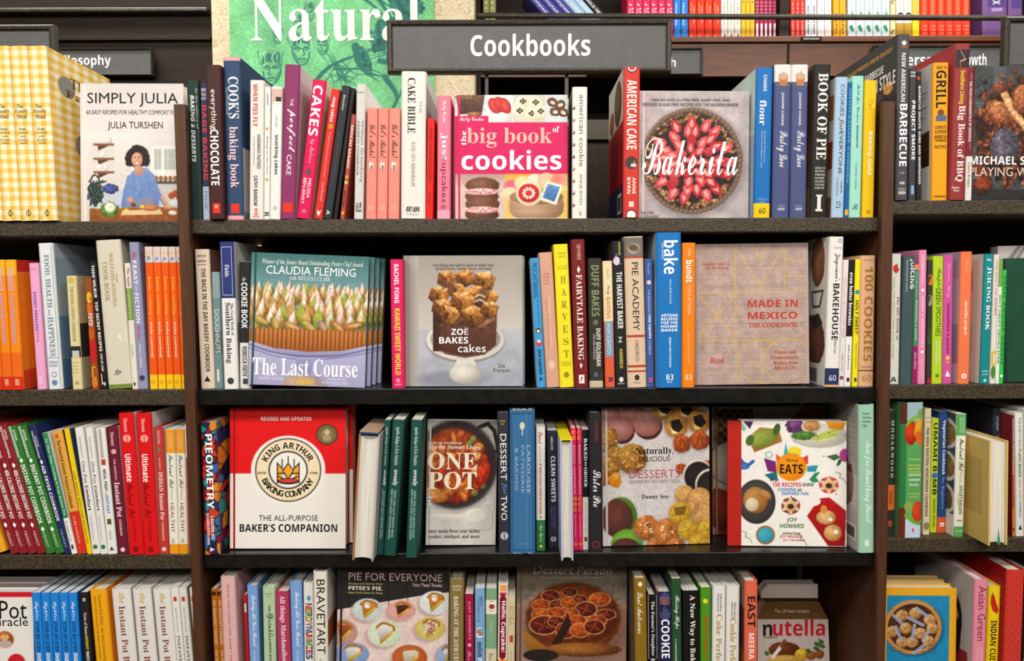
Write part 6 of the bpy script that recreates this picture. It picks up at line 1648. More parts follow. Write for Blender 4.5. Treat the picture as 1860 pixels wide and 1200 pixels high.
K('centre', 2, 1111, 1133, 438, 1119, 1139, 704, '242224', 'black spine topped with a fig photo, lettered harvest baker', [('o', .6, 470, 9, '7a5a7a', 1.2), ('#', 440, 464, .55, .7, '7a9a3a'), ('o', .35, 474, 6, 'd8d0dc', 1.3), T('THE HARVEST BAKER', 494, 597, 'f6f2ec', 'k', .3, .78), ('p', 'c8c4bc', [(.3, 612), (.7, 612), (.5, 618), (.7, 622), (.3, 622), (.5, 616)]), T('HAEDRICH', 634, 669, 'e0c850', 'b', .4, .68), ('o', .5, 690, 4, 'e8e4dc', 1.2), Hz('Storey', 696, 699, 'e8e4dc', 'r', .2, .8)], L=[(0, '4a3a32'), (.2, '241c1c')])
K('centre', 2, 1131, 1169, 430, 1140, 1174, 705, 'ddc2a4', 'tan spine with red stripes lettered pie academy', [('#', 432, 466, 0, 1, '77706a'), ('o', .5, 452, 12, 'b09a80', .8), ('o', .45, 450, 8, '6a5440', .7), ('#', 466, 469, 0, 1, 'b8402c'), T('PIE ACADEMY', 477, 601, '231f1e', 'n', .36, .7), ('#', 609, 613, .02, .98, 'b8402c'), T('HAEDRICH', 619, 657, '8a5a44', 'n', .44, .64), ('#', 664, 668, .02, .98, 'b8402c'), ('#', 674, 677, .02, .98, 'b8402c'), ('o', .5, 687, 4.4, '3a302a', 1.2), Hz('Storey', 695, 698, '3a302a', 'r', .3, .7)], hard=1, L='c8b098', Y=-.004)
K('centre', 2, 1170, 1186, 470, 1175, 1188, 704, '3e5a96', 'denim blue slim spine of a cupcake book', [T('PALLINI', 478, 498, 'a8bce0', 'n', .35, .6), ('o', .5, 513, 4, 'e8c8c0'), T('THE DELICIOUSLY', 526, 571, 'c8d4ec', 'n', .35, .62), T('easy cupcake', 572, 615, 'ffffff', 'b', .3, .72), T('COOKBOOK', 618, 645, 'c8d4ec', 'n', .35, .6), T('R', 687, 696, 'e0587a', 'k', .25, .75)])
K('centre', 2, 1191, 1238, 422.5, 1194, 1238, 707, '1d76c0', 'wide bright blue spine lettered bake', [T('bake', 437, 498, 'ffffff', 'b', .3, .86), T('from scratch', 441, 470, 'd8e8f6', 'b', .22, .3), T('VOLUME FOUR', 507, 553, 'e4f0fa', 'n', .52, .6), *[Hz(s, 571 + i * 6.8, 576 + i * 6.8, 'ffffff', 'b', .18, .84) for i, s in enumerate(('ARTISAN', 'RECIPES', 'FOR THE', 'HOME', 'BAKER'))], T('BRIAN HART HOFFMAN', 614, 669, 'ffffff', 'b', .5, .57), Hz('83', 682, 693, 'ffffff', 'S', .36, .66), Hz('PRESS', 695, 698, 'ffffff', 'n', .4, .62)], hard=1, L=[(0, 'a9b8c4'), (.3, 'cfd4d6'), (.6, 'b0b8c0')], Y=-.01, D=.22)
K('centre', 2, 1239, 1264, 441, 1238, 1262, 706, 'f28418', 'orange spine lettered bundt collection', [T('THE', 451, 465, 'f8dcb8', 'n', .44, .6), T('bundt', 473, 513, 'ffffff', 'b', .3, .78), T('COLLECTION', 519, 571, 'f8dcb8', 'n', .42, .66), T('BRIAN HART HOFFMAN', 603, 660, 'f8d0a0', 'n', .44, .56), Hz('83', 682, 693, 'f8e0c0', 'S', .28, .76)], hard=1, Y=-.004)
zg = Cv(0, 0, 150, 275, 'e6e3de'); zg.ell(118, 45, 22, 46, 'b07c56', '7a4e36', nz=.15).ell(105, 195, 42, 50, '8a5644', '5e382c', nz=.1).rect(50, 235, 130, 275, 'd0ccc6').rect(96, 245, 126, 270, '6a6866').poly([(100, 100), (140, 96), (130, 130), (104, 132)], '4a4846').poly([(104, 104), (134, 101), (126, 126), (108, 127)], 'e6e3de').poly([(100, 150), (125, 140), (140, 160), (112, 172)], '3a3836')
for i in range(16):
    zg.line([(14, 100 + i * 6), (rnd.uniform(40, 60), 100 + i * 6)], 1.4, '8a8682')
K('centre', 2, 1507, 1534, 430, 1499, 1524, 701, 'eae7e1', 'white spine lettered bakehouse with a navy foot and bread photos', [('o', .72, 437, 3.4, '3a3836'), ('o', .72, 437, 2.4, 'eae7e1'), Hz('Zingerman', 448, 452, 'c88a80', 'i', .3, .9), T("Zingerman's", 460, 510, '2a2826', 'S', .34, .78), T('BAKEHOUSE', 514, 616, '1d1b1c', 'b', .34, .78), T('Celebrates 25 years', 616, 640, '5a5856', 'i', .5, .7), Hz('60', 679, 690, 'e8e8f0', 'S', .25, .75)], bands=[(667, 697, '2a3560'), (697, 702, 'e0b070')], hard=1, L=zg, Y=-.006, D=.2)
K('centre', 2, 1532, 1542, 472, 1523, 1533, 701, 'e9dedd', 'thin pinkish white spine lettered with a script title', [T('Fantastic Filled', 504, 570, 'd8a0a8', 's', .25, .75), T('CUPCAKES', 572, 612, 'c07a86', 'n', .3, .7), T('CAMILA HURST', 640, 675, '8a8486', 'n', .35, .65), ('#', 682, 688, .2, .8, '8a3a44')])
K('centre', 2, 1543, 1553, 471, 1533, 1546, 701, 'edeae6', 'black and white spine lettered even better brownies', [('#', 471, 610, 0, 1, '1f1d1e'), T('even better brownies', 495, 590, 'ffffff', 'R', .2, .8), T('mike johnson', 625, 670, '5a5656', 'r', .3, .65), ('#', 685, 692, .3, .75, '2a2828')])
K('centre', 2, 1553, 1563, 471, 1547, 1559, 701, 'f2e41c', 'thin yellow spine lettered holy sweet', [('o', .5, 530, 4, '3a8ab0'), T('HOLY SWEET!', 544, 607, '1f1d10', 'k/', .2, .8), T('PEABODY JOHNSON', 622, 668, '8a7a1c', 'n', .3, .7), ('#', 685, 692, .3, .75, '4a3a10')])
K('centre', 2, 1563, 1592, 464, 1560, 1587, 701, 'dfae86', 'peach spine with golden letters 100 cookies', [T('100 COOKIES', 484, 655, 'a8742c', 'b', .28, .82), Hz('SARAH', 471, 474, 'b07a48', 'n', .2, .85), ('#', 671, 673, 0, 1, '5a3a24'), Hz('CHRONICLE', 664, 667, '8a5a34', 'n', .1, .9), Hz('60', 679, 692, 'b07a40', 'S', .2, .8)], hard=1)

# ---- right bay, second shelf
K('right', 2, 1617, 1638, 461, 1613, 1633, 697, 'dcdad2', 'white spine with a strawberry near the top', [('p', 'c8342a', [(.25, 484), (.5, 480), (.85, 490), (.55, 497), (.3, 492)]), ('p', '4a8a3a', [(.5, 480), (.65, 478), (.7, 486)]), T('The BIG BOOK of', 538, 617, '7a4a50', 'R', .66, .86), T('HEALTHY SMOOTHIES AND JUICES', 504, 650, 'a8b088', 'n', .22, .48), Hz('A', 684, 693, '1d1b1b', 'k', .22, .75)])
K('right', 2, 1642, 1664, 465, 1635, 1656, 697, '43565a', 'slate spine with a white title slanting near its top', [T('JUICING', 470, 524, 'ffffff', 'k', .5, .95), T('Alphabetical by Author', 472, 530, 'c0ccd0', 'b', .2, .36)], R='5a4a50', Y=-.003)
K('right', 2, 1661, 1669, 480, 1656, 1667, 697, '3f8a62', 'narrow green and magenta spine in the smoothie row', [('#', 480, 490, 0, 1, 'e08a40'), T('NOURISHING', 494, 540, '9ad0a8', 'n', .3, .7), T('Smoothies & Juices', 545, 618, 'e8f2e8', 'b', .3, .72), T('Dee Dine', 640, 670, 'f0c8dc', 'b', .3, .7)], bands=[(628, 698, 'a01c62')])
K('right', 2, 1669, 1684, 454, 1667, 1681, 696, 'e48ab2', 'pink spine lettered juices and smoothies with small stars', [T('HOUSEKEEPING', 464, 513, 'f8d4e4', 'b', .3, .6), ('o', .5, 526, 2.5, 'ffffff'), T('JUICES & SMOOTHIES', 536, 630, 'fbe4ee', 'b', .3, .64), ('o', .5, 638, 2.5, 'ffffff'), T('HEARST', 652, 688, 'f4b8d0', 'n', .36, .62)], L='e08ab0', R='2a2428')
K('right', 2, 1686, 1695, 472, 1684, 1692, 696, '3a3830', 'dark thin book with fruit bits left of the lime spine', [('o', .5, 508, 6, 'e0702a', 1.6), ('o', .4, 545, 5, '9a8a8a', 2), ('o', .5, 610, 5, '3a5a2a', 3), ('o', .5, 690, 5, 'b8242c')])
K('right', 2, 1696, 1714, 465, 1692, 1712, 696, 'b4d32c', 'lime green spine lettered simple green smoothies', [T('Simple', 487, 520, '33401c', 'S', .3, .75), T('GREEN SMOOTHIES', 522, 609, '33401c', 'n', .28, .78), T('JEN HANSARD &', 618, 660, 'eaf4c0', 'b', .54, .72), T('JADAH SELLNER', 618, 660, 'eaf4c0', 'b', .28, .46), ('o', .5, 681, 3.4, '6a8420')], hard=1)
K('right', 2, 1715, 1732, 463, 1712, 1729, 695, 'd0559c', 'magenta spine with purple letters smoothies and juices', [T('Donna Hay', 478, 540, 'f0b8d8', 'S', .3, .7), T('Smoothies & Juices', 550, 640, '7a1c5c', 'b', .3, .7), ('o', .5, 648, 3.6, 'f4d040'), ('o', .5, 656, 3.2, 'f08a40'), ('p', 'fdf0f6', [(.25, 682), (.5, 671), (.8, 682)])])
K('right', 2, 1746, 1767, 457, 1740, 1761, 696, 'f07a4e', 'coral spine lettered smoothie project', [T('NICOLE', 472, 496, 'f8b090', 'n', .4, .64), T('smoothie project', 545, 607, 'fff0e4', 'R', .34, .7), ('o', .5, 682, 4.6, 'fff0e4'), ('o', .5, 682, 2, 'f07a4e')], hard=1, L=[(0, 'b0a8b8'), (.2, 'c2bcc8'), (.55, 'a098a8'), (.85, 'c8c4cc')])
jb = Cv(0, 0, 130, 240, 'd9d5cf'); jb.rect(20, 30, 110, 70, 'd0867a', .7).ell(55, 100, 26, 22, '8a5a44', nz=.3)
for i in range(10):
    jb.line([(16, 135 + i * 6), (112, 135 + i * 6)], 1.6, '9a9692')
K('right', 2, 1789, 1806, 461, 1781, 1796, 696, '128a8c', 'teal spine lettered the juicing book', [Hz('THE', 470, 474, 'ffffff', 'b', .2, .7), T('JUICING BOOK', 484, 599, 'ffffff', 'R', .28, .78), Hz('AVERY', 672, 675, 'c8e8e8', 'b'), Hz('JUICE', 678, 681, 'c8e8e8', 'b'), ('o', .5, 690, 2.5, 'c8e8e8')], L=jb)
K('right', 2, 1807, 1815, 462, 1798, 1808, 696, 'e3ddd2', 'thin white spine with red letters beside the teal juicing book', [T('Kelly Good & Lee', 473, 535, 'd05a50', 'b', .3, .7), T('JUICING', 540, 572, 'b8302c', 'b', .3, .7), ('o', .5, 650, 5, 'e0c030', 3), ('o', .5, 675, 4, '4a8a3a', 3)])
K('right', 2, 1815, 1822, 470, 1808, 1815, 696, 'e8ecd8', 'thin pale spine lettered best green drinks', [('#', 470, 520, 0, 1, '7aa84a'), T('BEST GREEN DRINKS EVER', 535, 660, '3a4a2a', 'r', .25, .75)])
K('right', 2, 1822, 1829, 490, 1815, 1822, 696, '35c24c', 'bright green low spine against the dark green book', [T('ZERO PROOF GREEN', 500, 660, '1f7a30', 'b', .25, .75), ('o', .5, 682, 2.6, 'e8f8e8')])

# ---- left bay, third shelf (a leaning row)
K('left', 3, -95, -72, 772, -20, 14, 1005, 'f0a81c', 'orange-yellow book leaning at the left photo edge', [T('INSTANT', 960, 990, 'ffffff', 'b', .5, .7)], Y=-.004)
for i, (a, c_) in enumerate(((-55, 18.5), (-39, 34.5), (-22, 50.5), (-6, 66.5))):
    K('left', 3, a, a + 16.5, 774, c_, c_ + 16, 1005, '8c2028', ('dark red leaning book cut off by the photo edge, first of four', 'second of the four dark red leaning books', 'third of the four dark red leaning books', 'fourth dark red leaning book, touching the green pair')[i],
      [T('GOOD', 783, 800, 'f0dcd8', 'b', .58, .8), T('HOUSEKEEPING', 776, 832, 'f0dcd8', 'b', .2, .5), ('p', 'ffffff', [(.5, 841), (.7, 846), (.5, 851), (.3, 846)]), T('400-CALORIE INSTANT POT', 854, 942, 'f8ece8', 'k', .25, .75), ('p', 'ffffff', [(.5, 948), (.7, 953), (.5, 958), (.3, 953)]), T('HEARST', 964, 992, 'f0c8c4', 'n', .35, .65)], group='dark red leaning pressure-cooker books', Y=-.002)
for i, (a, b_, c_) in enumerate(((11, 28, 83.5), (28.5, 46, 100.5))):
    K('left', 3, a, b_, 776, c_, c_ + 16, 1004, '33752f', ('green leaning spine beside the dark red row', 'green leaning spine beside the navy one')[i],
      [T('GOOD', 783, 802, 'e8f2e0', 'b', .58, .8), T('HOUSEKEEPING', 776, 831, 'e8f2e0', 'b', .2, .5), ('p', 'ffffff', [(.5, 832), (.7, 837), (.5, 842), (.3, 837)]), T('INSTANT POT COOKBOOK', 844, 950, 'f4faee', 'k', .25, .75), ('p', 'ffffff', [(.5, 955), (.7, 960), (.5, 965), (.3, 960)]), T('HEARST', 966, 993, 'c8e0b8', 'n', .35, .65)], group='green leaning pressure-cooker books', Y=-.002)
K('left', 3, 47, 66, 773, 117.5, 127, 1004, '252c5c', 'navy leaning spine lettered air fryer', [T('GOOD', 793, 812, 'd8dcec', 'b', .58, .8), T('HOUSEKEEPING', 784, 832, 'd8dcec', 'b', .2, .5), ('p', 'ffffff', [(.5, 834), (.7, 839), (.5, 844), (.3, 839)]), T('AIR FRYER COOKBOOK', 845, 945, 'f4f6fc', 'k', .25, .75), T('HEARST', 960, 993, 'b0b8dc', 'n', .35, .65)], Y=-.002)
K('left', 3, 73, 88, 787, 128, 139, 1005, 'e9ebe4', 'leaning spine, green above and white at the foot', [('#', 787, 940, 0, 1, '2d8454'), T('No Thaw Paleo Cooking in Your Instant Pot', 797, 935, 'd8f0dc', 'r', .3, .75), T('Dr. Karen S. Lee', 945, 982, '4a5a50', 'n', .3, .65), ('#', 988, 996, .3, .7, '7a3a34')], Y=-.002)
K('left', 3, 92, 113, 784, 140, 157, 1004, 'e3a645', 'tan leaning spine with a red foot', [('#', 928, 1005, 0, 1, 'd8301c'), T('The Essential Electric Pressure Cookbook', 800, 922, '5a2e14', 'b', .3, .66), ('#', 790, 796, .25, .6, 'd8482a'), T('LAUREL RANDOLPH', 936, 985, 'f4c0b0', 'n', .35, .6), ('p', 'ffffff', [(.4, 990), (.6, 994), (.4, 998)])], Y=-.002, R='2a2420')
K('left', 3, 115, 125, 780, 158, 167, 1003, 'f0cc1c', 'thin bright yellow leaning spine', [T('LOSE WEIGHT WITH YOUR INSTANT POT', 855, 985, '8a7414', 'b', .3, .68)], Y=-.002, R='33405c')
for i, (a, b_, c_, d_) in enumerate(((133, 151, 168, 181), (152, 169, 182, 194))):
    K('left', 3, a, b_, 777, c_, d_, 1003, 'e9e6e1', ('white one-pot spine beside the thin yellow book', 'white one-pot spine beside the meal prep book')[i],
      [T('bluejean', 794, 830, '9aa0a8', 'b', .34, .66), T('One Pot', 837, 876, '3a3836', 'n', .3, .72), T('Comfort', 880, 925, '1f1d1d', 'k', .3, .7), T('Meredith Laurence', 934, 978, 'a8aab8', 'n', .36, .62), ('o', .5, 990, 4, '3a7a4a')], group='white one-pot books', Y=-.002)
K('left', 3, 171, 192, 778, 195, 211, 1005, 'ece9e4', 'white spine lettered meal prep with a small red badge', [('#', 780, 832, .3, .62, 'b8b0a4'), ('#', 834, 844, .3, .75, 'c0402c'), T('MEAL PREP', 852, 890, '2a2a30', 'b', .38, .7), T('in an', 891, 897, '5a5a60', 'n', .4, .62), T('INSTANT', 898, 932, '3a86c0', 'b', .35, .72), ('#', 941, 951, .3, .75, '5a5a34'), T('VIKTOR', 962, 978, 'a8a49c', 'n', .35, .65), ('p', '2a2a2a', [(.3, 998), (.5, 991), (.75, 998)])], Y=-.002, R='7a4a34')
K('left', 3, 193, 212, 776, 215, 233, 1005, '6e1c34', 'maroon spine with serif letters beside the two bright red ones', [T('Morante', 785, 810, 'ecc8c8', 'R', .32, .66), ('o', .5, 820, 4.6, 'd8a8ac'), T('THE ESSENTIAL', 833, 872, 'ecc8c8', 'b', .4, .58), T('Instant Pot', 875, 938, 'f8eaea', 'R', .26, .76), T('COOKBOOK', 942, 972, 'ecc8c8', 'b', .38, .62), ('o', .5, 997, 4, 'ecd0d0')], hard=1, Y=-.002, R='e0d8d4')
for i, (a, b_, c_, d_) in enumerate(((213, 241, 235, 260), (244, 275, 261, 287))):
    K('left', 3, a, b_, 751, c_, d_, 1006, 'dd1418', ('tall bright red spine beside the maroon one', 'tall bright red spine beside the thin brick red one')[i],
      [T('Morante', 760, 785, 'f8c4bc', 'R', .36, .62), ('o', .5, 796, 7, 'f0a098'), ('#', 790, 803, .47, .52, 'dd1418'), T('Ultimate', 824, 874, 'ffffff', 'k', .26, .68), T('Instant Pot', 876, 940, '5a0a0c', 'S', .26, .66), T('COOKBOOK', 944, 982, '8a0c10', 'n', .42, .62), ('o', .5, 996, 5, '8a1014')], hard=1, group='tall bright red pressure-cooker books', Y=-.006, R='d8d0cc')
K('left', 3, 277, 298, 776, 288, 306, 1004, 'bd3a32', 'brick red spine lettered Indian, right of the tall red pair', [T('SALDONE', 782, 806, 'f4c8c0', 'n', .36, .64), ('p', '4a9a4a', [(.5, 812), (.65, 816), (.5, 822), (.35, 816)]), T('THE ESSENTIAL', 830, 852, 'f4c8c0', 'b', .4, .56), T('INDIAN Instant Pot', 856, 942, 'f8e8e4', 'R', .28, .74), T('COOKBOOK', 945, 980, 'f4c8c0', 'b', .38, .6), ('o', .5, 995, 4, 'f0c8c0')], hard=1, Y=-.002, R='d0c8c4')
for i, (a, b_, c_, d_) in enumerate(((299, 317, 308, 324), (318, 335, 325, 341))):
    K('left', 3, a, b_, 780, c_, d_, 1003, 'ece7d8', ('cream spine with orange ends lettered healthy, first of two', 'cream spine with orange ends lettered healthy, second, nearer the upright')[i],
      [T('AUTHORIZED', 787, 814, 'f8dca8', 'n', .55, .75), T('INSTANT POT', 787, 814, 'f8dca8', 'n', .25, .45), T('Instant Pot', 825, 885, '2a2624', 'S', .3, .74), T('Miracle', 887, 905, 'a8a090', 'n', .4, .6), T('HEALTHY', 911, 964, '8a3a34', 'n', .3, .68), ('#', 975, 983, .3, .6, 'c8b8a0')], bands=[(780, 822, 'eb9a1e'), (985, 1004, 'eb9a1e')], group='cream and orange healthy books', Y=-.002)
K('left', 3, 335, 343, 771, 344, 352, 1003, 'b84a38', 'thin white-topped red spine beside the left upright', [('#', 771, 830, 0, 1, 'e4e0da'), T('PRESSURE COOKER', 850, 960, 'e09a8c', 'n', .3, .7)], Y=-.002)

# ---- middle bay, third shelf
pz = Cv(361, 766, 396, 1003, 'a02c34')
PK = ('c8402c', '24356c', 'e08a2c', '2a8a84', '8a1c44', '1f2a50', 'd8302c', '3a6aa0', 'c87a2c', '6a1c3c')


def mosaic(c, n, x0, y0, x1, y1, seed):
    r2 = random.Random(seed)
    px = np.array([(r2.uniform(x0, x1), r2.uniform(y0, y1)) for _ in range(n)])
    X, Y = np.meshgrid(c.X, c.Y)
    d = (X[..., None] - px[:, 0]) ** 2 + ((Y[..., None] - px[:, 1]) * .8) ** 2
    o = np.sort(d, -1)
    idx = d.argmin(-1)
    cols = np.array([hx(PK[r2.randrange(len(PK))]) for _ in range(n)], float)
    c.a[:] = cols[idx]
    edge = (np.sqrt(o[..., 1]) - np.sqrt(o[..., 0])) < 1.3
    c.a[edge] = hx('1a1626')
    return c


K('centre', 3, 362, 393, 767, 372, 398, 1003, 'a02c34', 'spine with a mosaic of coloured shapes and white pie letters', [T('PIEOMETRY', 788, 921, 'ffffff', 'k', .3, .74), T('LAUREN KO', 934, 976, 'f4f0f0', 'b', .5, .7), T('@LOKOKITCHEN', 928, 985, 'f4f0f0', 'b', .2, .4), ('p', 'e8e4f0', [(.4, 990), (.7, 994), (.4, 998)])], cv=mosaic(pz, 60, 361, 766, 396, 1003, 4), R=mosaic(Cv(0, 0, 100, 235, '3a1c24', .5), 70, 0, 0, 100, 235, 9), hard=1, Y=-.008)
FORE('centre', 3, 651, 691, 790, 640, 677, 1016, 'thick book with white page edges turned outward beside the crown-emblem book', 'b07a44', Y=-.045, D=.2, right='b8b0b4', hard=True, ex=lambda r, t, h, D: paper_band(r, t, h, D))




for i, (a, b_, y, c_, d_, yb) in enumerate(((690, 711, 763, 681, 696, 1007), (713, 735, 763, 697, 718, 1009), (746, 768, 763, 738, 756, 1012))):
    K('centre', 3, a, b_, y, c_, d_, yb, '1e4f47', ('dark green spine leaning on the thick page-out book', 'dark green spine, middle one of three', 'dark green spine whose pale back cover shows, beside the stew book')[i],
      [T('Agatha Kulaga & Erin Patinkin', 775, 845, 'c8dcd4', 'i', .3, .7), T('ovenly', 853, 882, 'ffffff', 'R', .3, .78), T('SWEET AND SALTY RECIPES FROM', 890, 975, 'a8c8bc', 'b', .52, .7), T("NEW YORK'S MOST CREATIVE BAKERY", 888, 980, 'a8c8bc', 'b', .26, .44)], Y=(-.012, -.018, -.028)[i], L='1a3f3a' if i < 2 else [(0, 'c08a64'), (.14, 'e4dedc'), (.6, 'cfc8cc'), (.9, 'a8a0a4')], group='dark green savory baking books')
K('centre', 3, 902, 925, 750, 907, 926, 998, '31353e', 'dark slate spine lettered dessert for two', [Hz('CHRISTINA', 763, 766, 'c8a050', 'b', .2, .7), Hz('LANE', 768, 771, 'c8a050', 'b', .3, .6), T('DESSERT', 787, 869, 'f4f2ee', 'n', .24, .76), T('for', 872, 894, '5a8ac8', 'i', .3, .78), T('TWO', 896, 940, 'f4f2ee', 'n', .24, .76), ('o', .5, 968, 7, 'b8b8bc'), ('#', 963, 974, .46, .54, '31353e')], hard=1, Y=-.004, L='44484c')


def shrink(r, t, h, D):
    """loose clear film bunched at the head and foot of the slipcase"""
    m = MB()
    r2 = random.Random(5)
    for z in (h, 0.0):
        for i in range(9):
            x = r2.uniform(-t * .35, t * .35)
            s = 1 if z else -1
            dx, dz = r2.uniform(.002, .006), r2.uniform(.001, .004) * s
            if not z: dz = abs(dz) * .4
            m.add([(x - dx, -.0012, z - .002 * (1 if z else -1)), (x + dx, -.0016, z - .001), (x + dx * .4, -.003, z + dz), (x - dx * .5, -.0022, z + dz * .7)], [(0, 1, 2, 3)], lin(hx('c8d8e8')))
    m.build('plastic_film', M_FILM, r)


M_FILM, _nt, _b = new_mat('clear_film', 0.12, 0.6)
_b.inputs['Alpha'].default_value = 0.35
_b.inputs['Base Color'].default_value = (0.75, 0.85, 0.95, 1)
K('centre', 3, 925, 972, 744, 927, 972, 1003, '3a6f9f', 'fat shrink-wrapped blue spine with thin pale capitals', [('#', 750, 998, .08, .1, '28527a'), ('#', 750, 998, .9, .92, '28527a'), ('#', 750, 752, .08, .92, '28527a'), ('#', 996, 998, .08, .92, '28527a'), ('#', 864, 866, 0, 1, '2a5880'), ('o', .5, 773, 4.4, 'd8d4c0', 1.6), ('#', 778, 790, .48, .52, 'd8d4c0'), T('LAROUSSE', 808, 894, 'b8c8d0', 'n', .68, .8), T('PATISSERIE', 808, 894, 'a0b8cc', 'l', .45, .57), T('& BAKING', 812, 889, 'a0b8cc', 'l', .2, .32), Hz('hamlyn', 984, 987, '8ab0d0', 'n', .34, .62), ('#', 749, 998, .66, .672, '7aa4c8')], hard=1, Y=-.008, D=.2, ex=shrink)
K('centre', 3, 973, 991, 775, 975, 990, 1000, 'e5e1d6', 'white spine with red script and a green foot', [T('Sweet', 784, 806, 'a8202c', 'S', .25, .75), T('auntie & me', 810, 838, 'c89a90', 'n', .35, .62), ('o', .5, 843, 1.6, '3a6a3a'), T('BAKED GOODS FROM MY KITCHEN', 848, 932, 'b84a44', 'b', .35, .6), ('o', .5, 939, 1.6, '3a6a3a'), T('Ayn Byrne', 952, 984, 'e0e8d0', 'S', .3, .7), ('o', .5, 992, 2.6, 'f0d060')], bands=[(944, 1001, '2f7a44')])
K('centre', 3, 993, 1013, 782, 997, 1014, 994, '2c2b3c', 'dark navy spine lettered clean sweets', [T('ARMAN LIEW', 793, 817, 'd8d8e0', 'b', .35, .55), T('CLEAN SWEETS', 828, 911, 'f4f4f8', 'b', .34, .76), T('Simple, High-Protein', 918, 960, '8a8ab0', 'n', .56, .72), T('Desserts for One', 920, 955, '8a8ab0', 'n', .32, .46), ('o', .5, 979, 5, 'b8b8c4'), ('#', 974, 984, .45, .55, '2c2b3c')])
FORE('centre', 3, 1014, 1040, 800, 1020, 1043, 1017, 'pale lavender-covered book turned page edges outward with a yellow top', 'b9bfe0', Y=-.045, D=.19, ex=lambda r, t, h, D: yellow_cap(r, t, h, D))




for i, (a, b_, c_, d_) in enumerate(((1037, 1046.5, 1042, 1050), (1047, 1057, 1050.5, 1058))):
    K('centre', 3, a, b_, 778, c_, d_, 999, 'dd2460', ('pink slim spine half hidden by the page-out book', 'pink slim spine beside the black and white one')[i], [*[('o', .5, y, 4, 'f0783c') for y in (785, 795, 905, 915, 925)], T('BAKING HAPPINESS', 808, 897, 'f6a8bc', 'b', .28, .72), T('Rosie Madaschi', 935, 975, 'f6a8bc', 'n', .35, .65), ('o', .5, 988, 3, 'f0783c')], group='pink slim baking books')
K('centre', 3, 1058, 1069, 780, 1058.5, 1069, 998, 'e6e2d9', 'black and white spine lettered baked to order', [('#', 780, 902, 0, 1, '1b191b'), T('BAKED', 796, 836, 'ffffff', 'r', .24, .78), T('to', 838, 846, 'ffffff', 'i', .35, .7), T('ORDER', 848, 884, 'ffffff', 'r', .24, .78), T('RUTH MAR TAM', 912, 968, 'a8a298', 'n', .3, .6), ('#', 975, 983, .25, .8, '8a4a40')])
K('centre', 3, 1070, 1095, 750, 1070, 1093, 999, '29272a', 'wide black spine with white script beside the cake-bordered book', [T('LUDWINSKI', 765, 802, 'a8343c', 'n', .46, .66), T('Sister Pie', 852, 918, 'ffffff', 'S', .3, .9), ('o', .5, 986, 6.4, 'a8303a'), ('o', .5, 986, 5, '29272a'), Hz('9', 981, 991, 'a8303a', 'n', .42, .6)], hard=1, Y=-.002, R='1d1b1d')
mm = Cv(0, 0, 130, 270, 'bfb8b6'); mm.rect(0, 0, 130, 130, 'aaa4a2').ell(95, 150, 24, 46, '8a5a3c', '5a3420', nz=.3).rect(60, 130, 130, 190, 'c8c0bc', .3).rect(80, 224, 126, 252, 'e8e4e0').rect(84, 228, 122, 248, '5a5856')
for i in range(8):
    mm.line([(50, 20 + i * 10), (120, 26 + i * 10)], 1.2, '7a7674')
K('centre', 3, 1560, 1589, 735, 1560, 1589, 1003, '9fcab1', 'mint green spine with white script beside the right upright', [*[(s, 749 + i * 7, 754 + i * 7, .22, v, '4a6a5c', 'r', 'h') for i, (s, v) in enumerate((('Monday', .68), ('Morning', .76), ('Cooking', .74), ('Club', .5)))], T('Now for Something Sweet', 800, 948, 'f6faf6', 'S', .26, .8), ('#', 980, 991, .38, .62, 'f0f6f2'), ('#', 980, 991, .49, .51, '9fcab1')], hard=1, L=mm, Y=-.012, D=.19)

# ---- right bay, third shelf
K('right', 3, 1611, 1630, 745, 1609, 1624, 972, '2b332c', 'dark green spine with spaced letters beside the right upright', [*[Hz(ch, 0, 0, 'ffffff', 'r') for ch in ''], T('M O O S E W O O D', 763, 867, 'd8d8c8', 'r', .45, .75), T('R E S T A U R A N T', 765, 868, '7a8474', 'n', .12, .28), T('COOKING', 890, 915, '5a2c14', 'b', .4, .6), ('#', 945, 956, .25, .7, 'a8482c')], bands=[(880, 926, 'dc6a34')])
mw = Cv(1627, 731, 1679, 975, '5fa860')
mw.rect(1627, 731, 1641, 975, '2f7a44').rect(1627, 731, 1641, 770, '5a2a1c').rect(1627, 920, 1641, 975, '6a2a1c').rect(1641, 731, 1679, 764, '9ab8bc').rect(1641, 940, 1679, 975, 'c0d0e4')
mw.ell(1650, 786, 14, 22, 'd8401c', 'a0240c', nz=.1).ell(1668, 778, 10, 18, 'e8a828', 'c07a14', rot=.3).ell(1671, 796, 9, 14, 'd8601c', rot=-.3).curve([(1641, 772), (1655, 760), (1676, 757)], 5, '7ab030')
mw.rect(1641, 808, 1679, 910, '58a05a').ell(1668, 928, 12, 20, 'd8481c', 'b0300c', nz=.1).ell(1648, 918, 10, 9, '8aa84a').curve([(1641, 934), (1660, 946), (1679, 950)], 6, '6aa830').ell(1672, 752, 8, 9, '7aa05a')
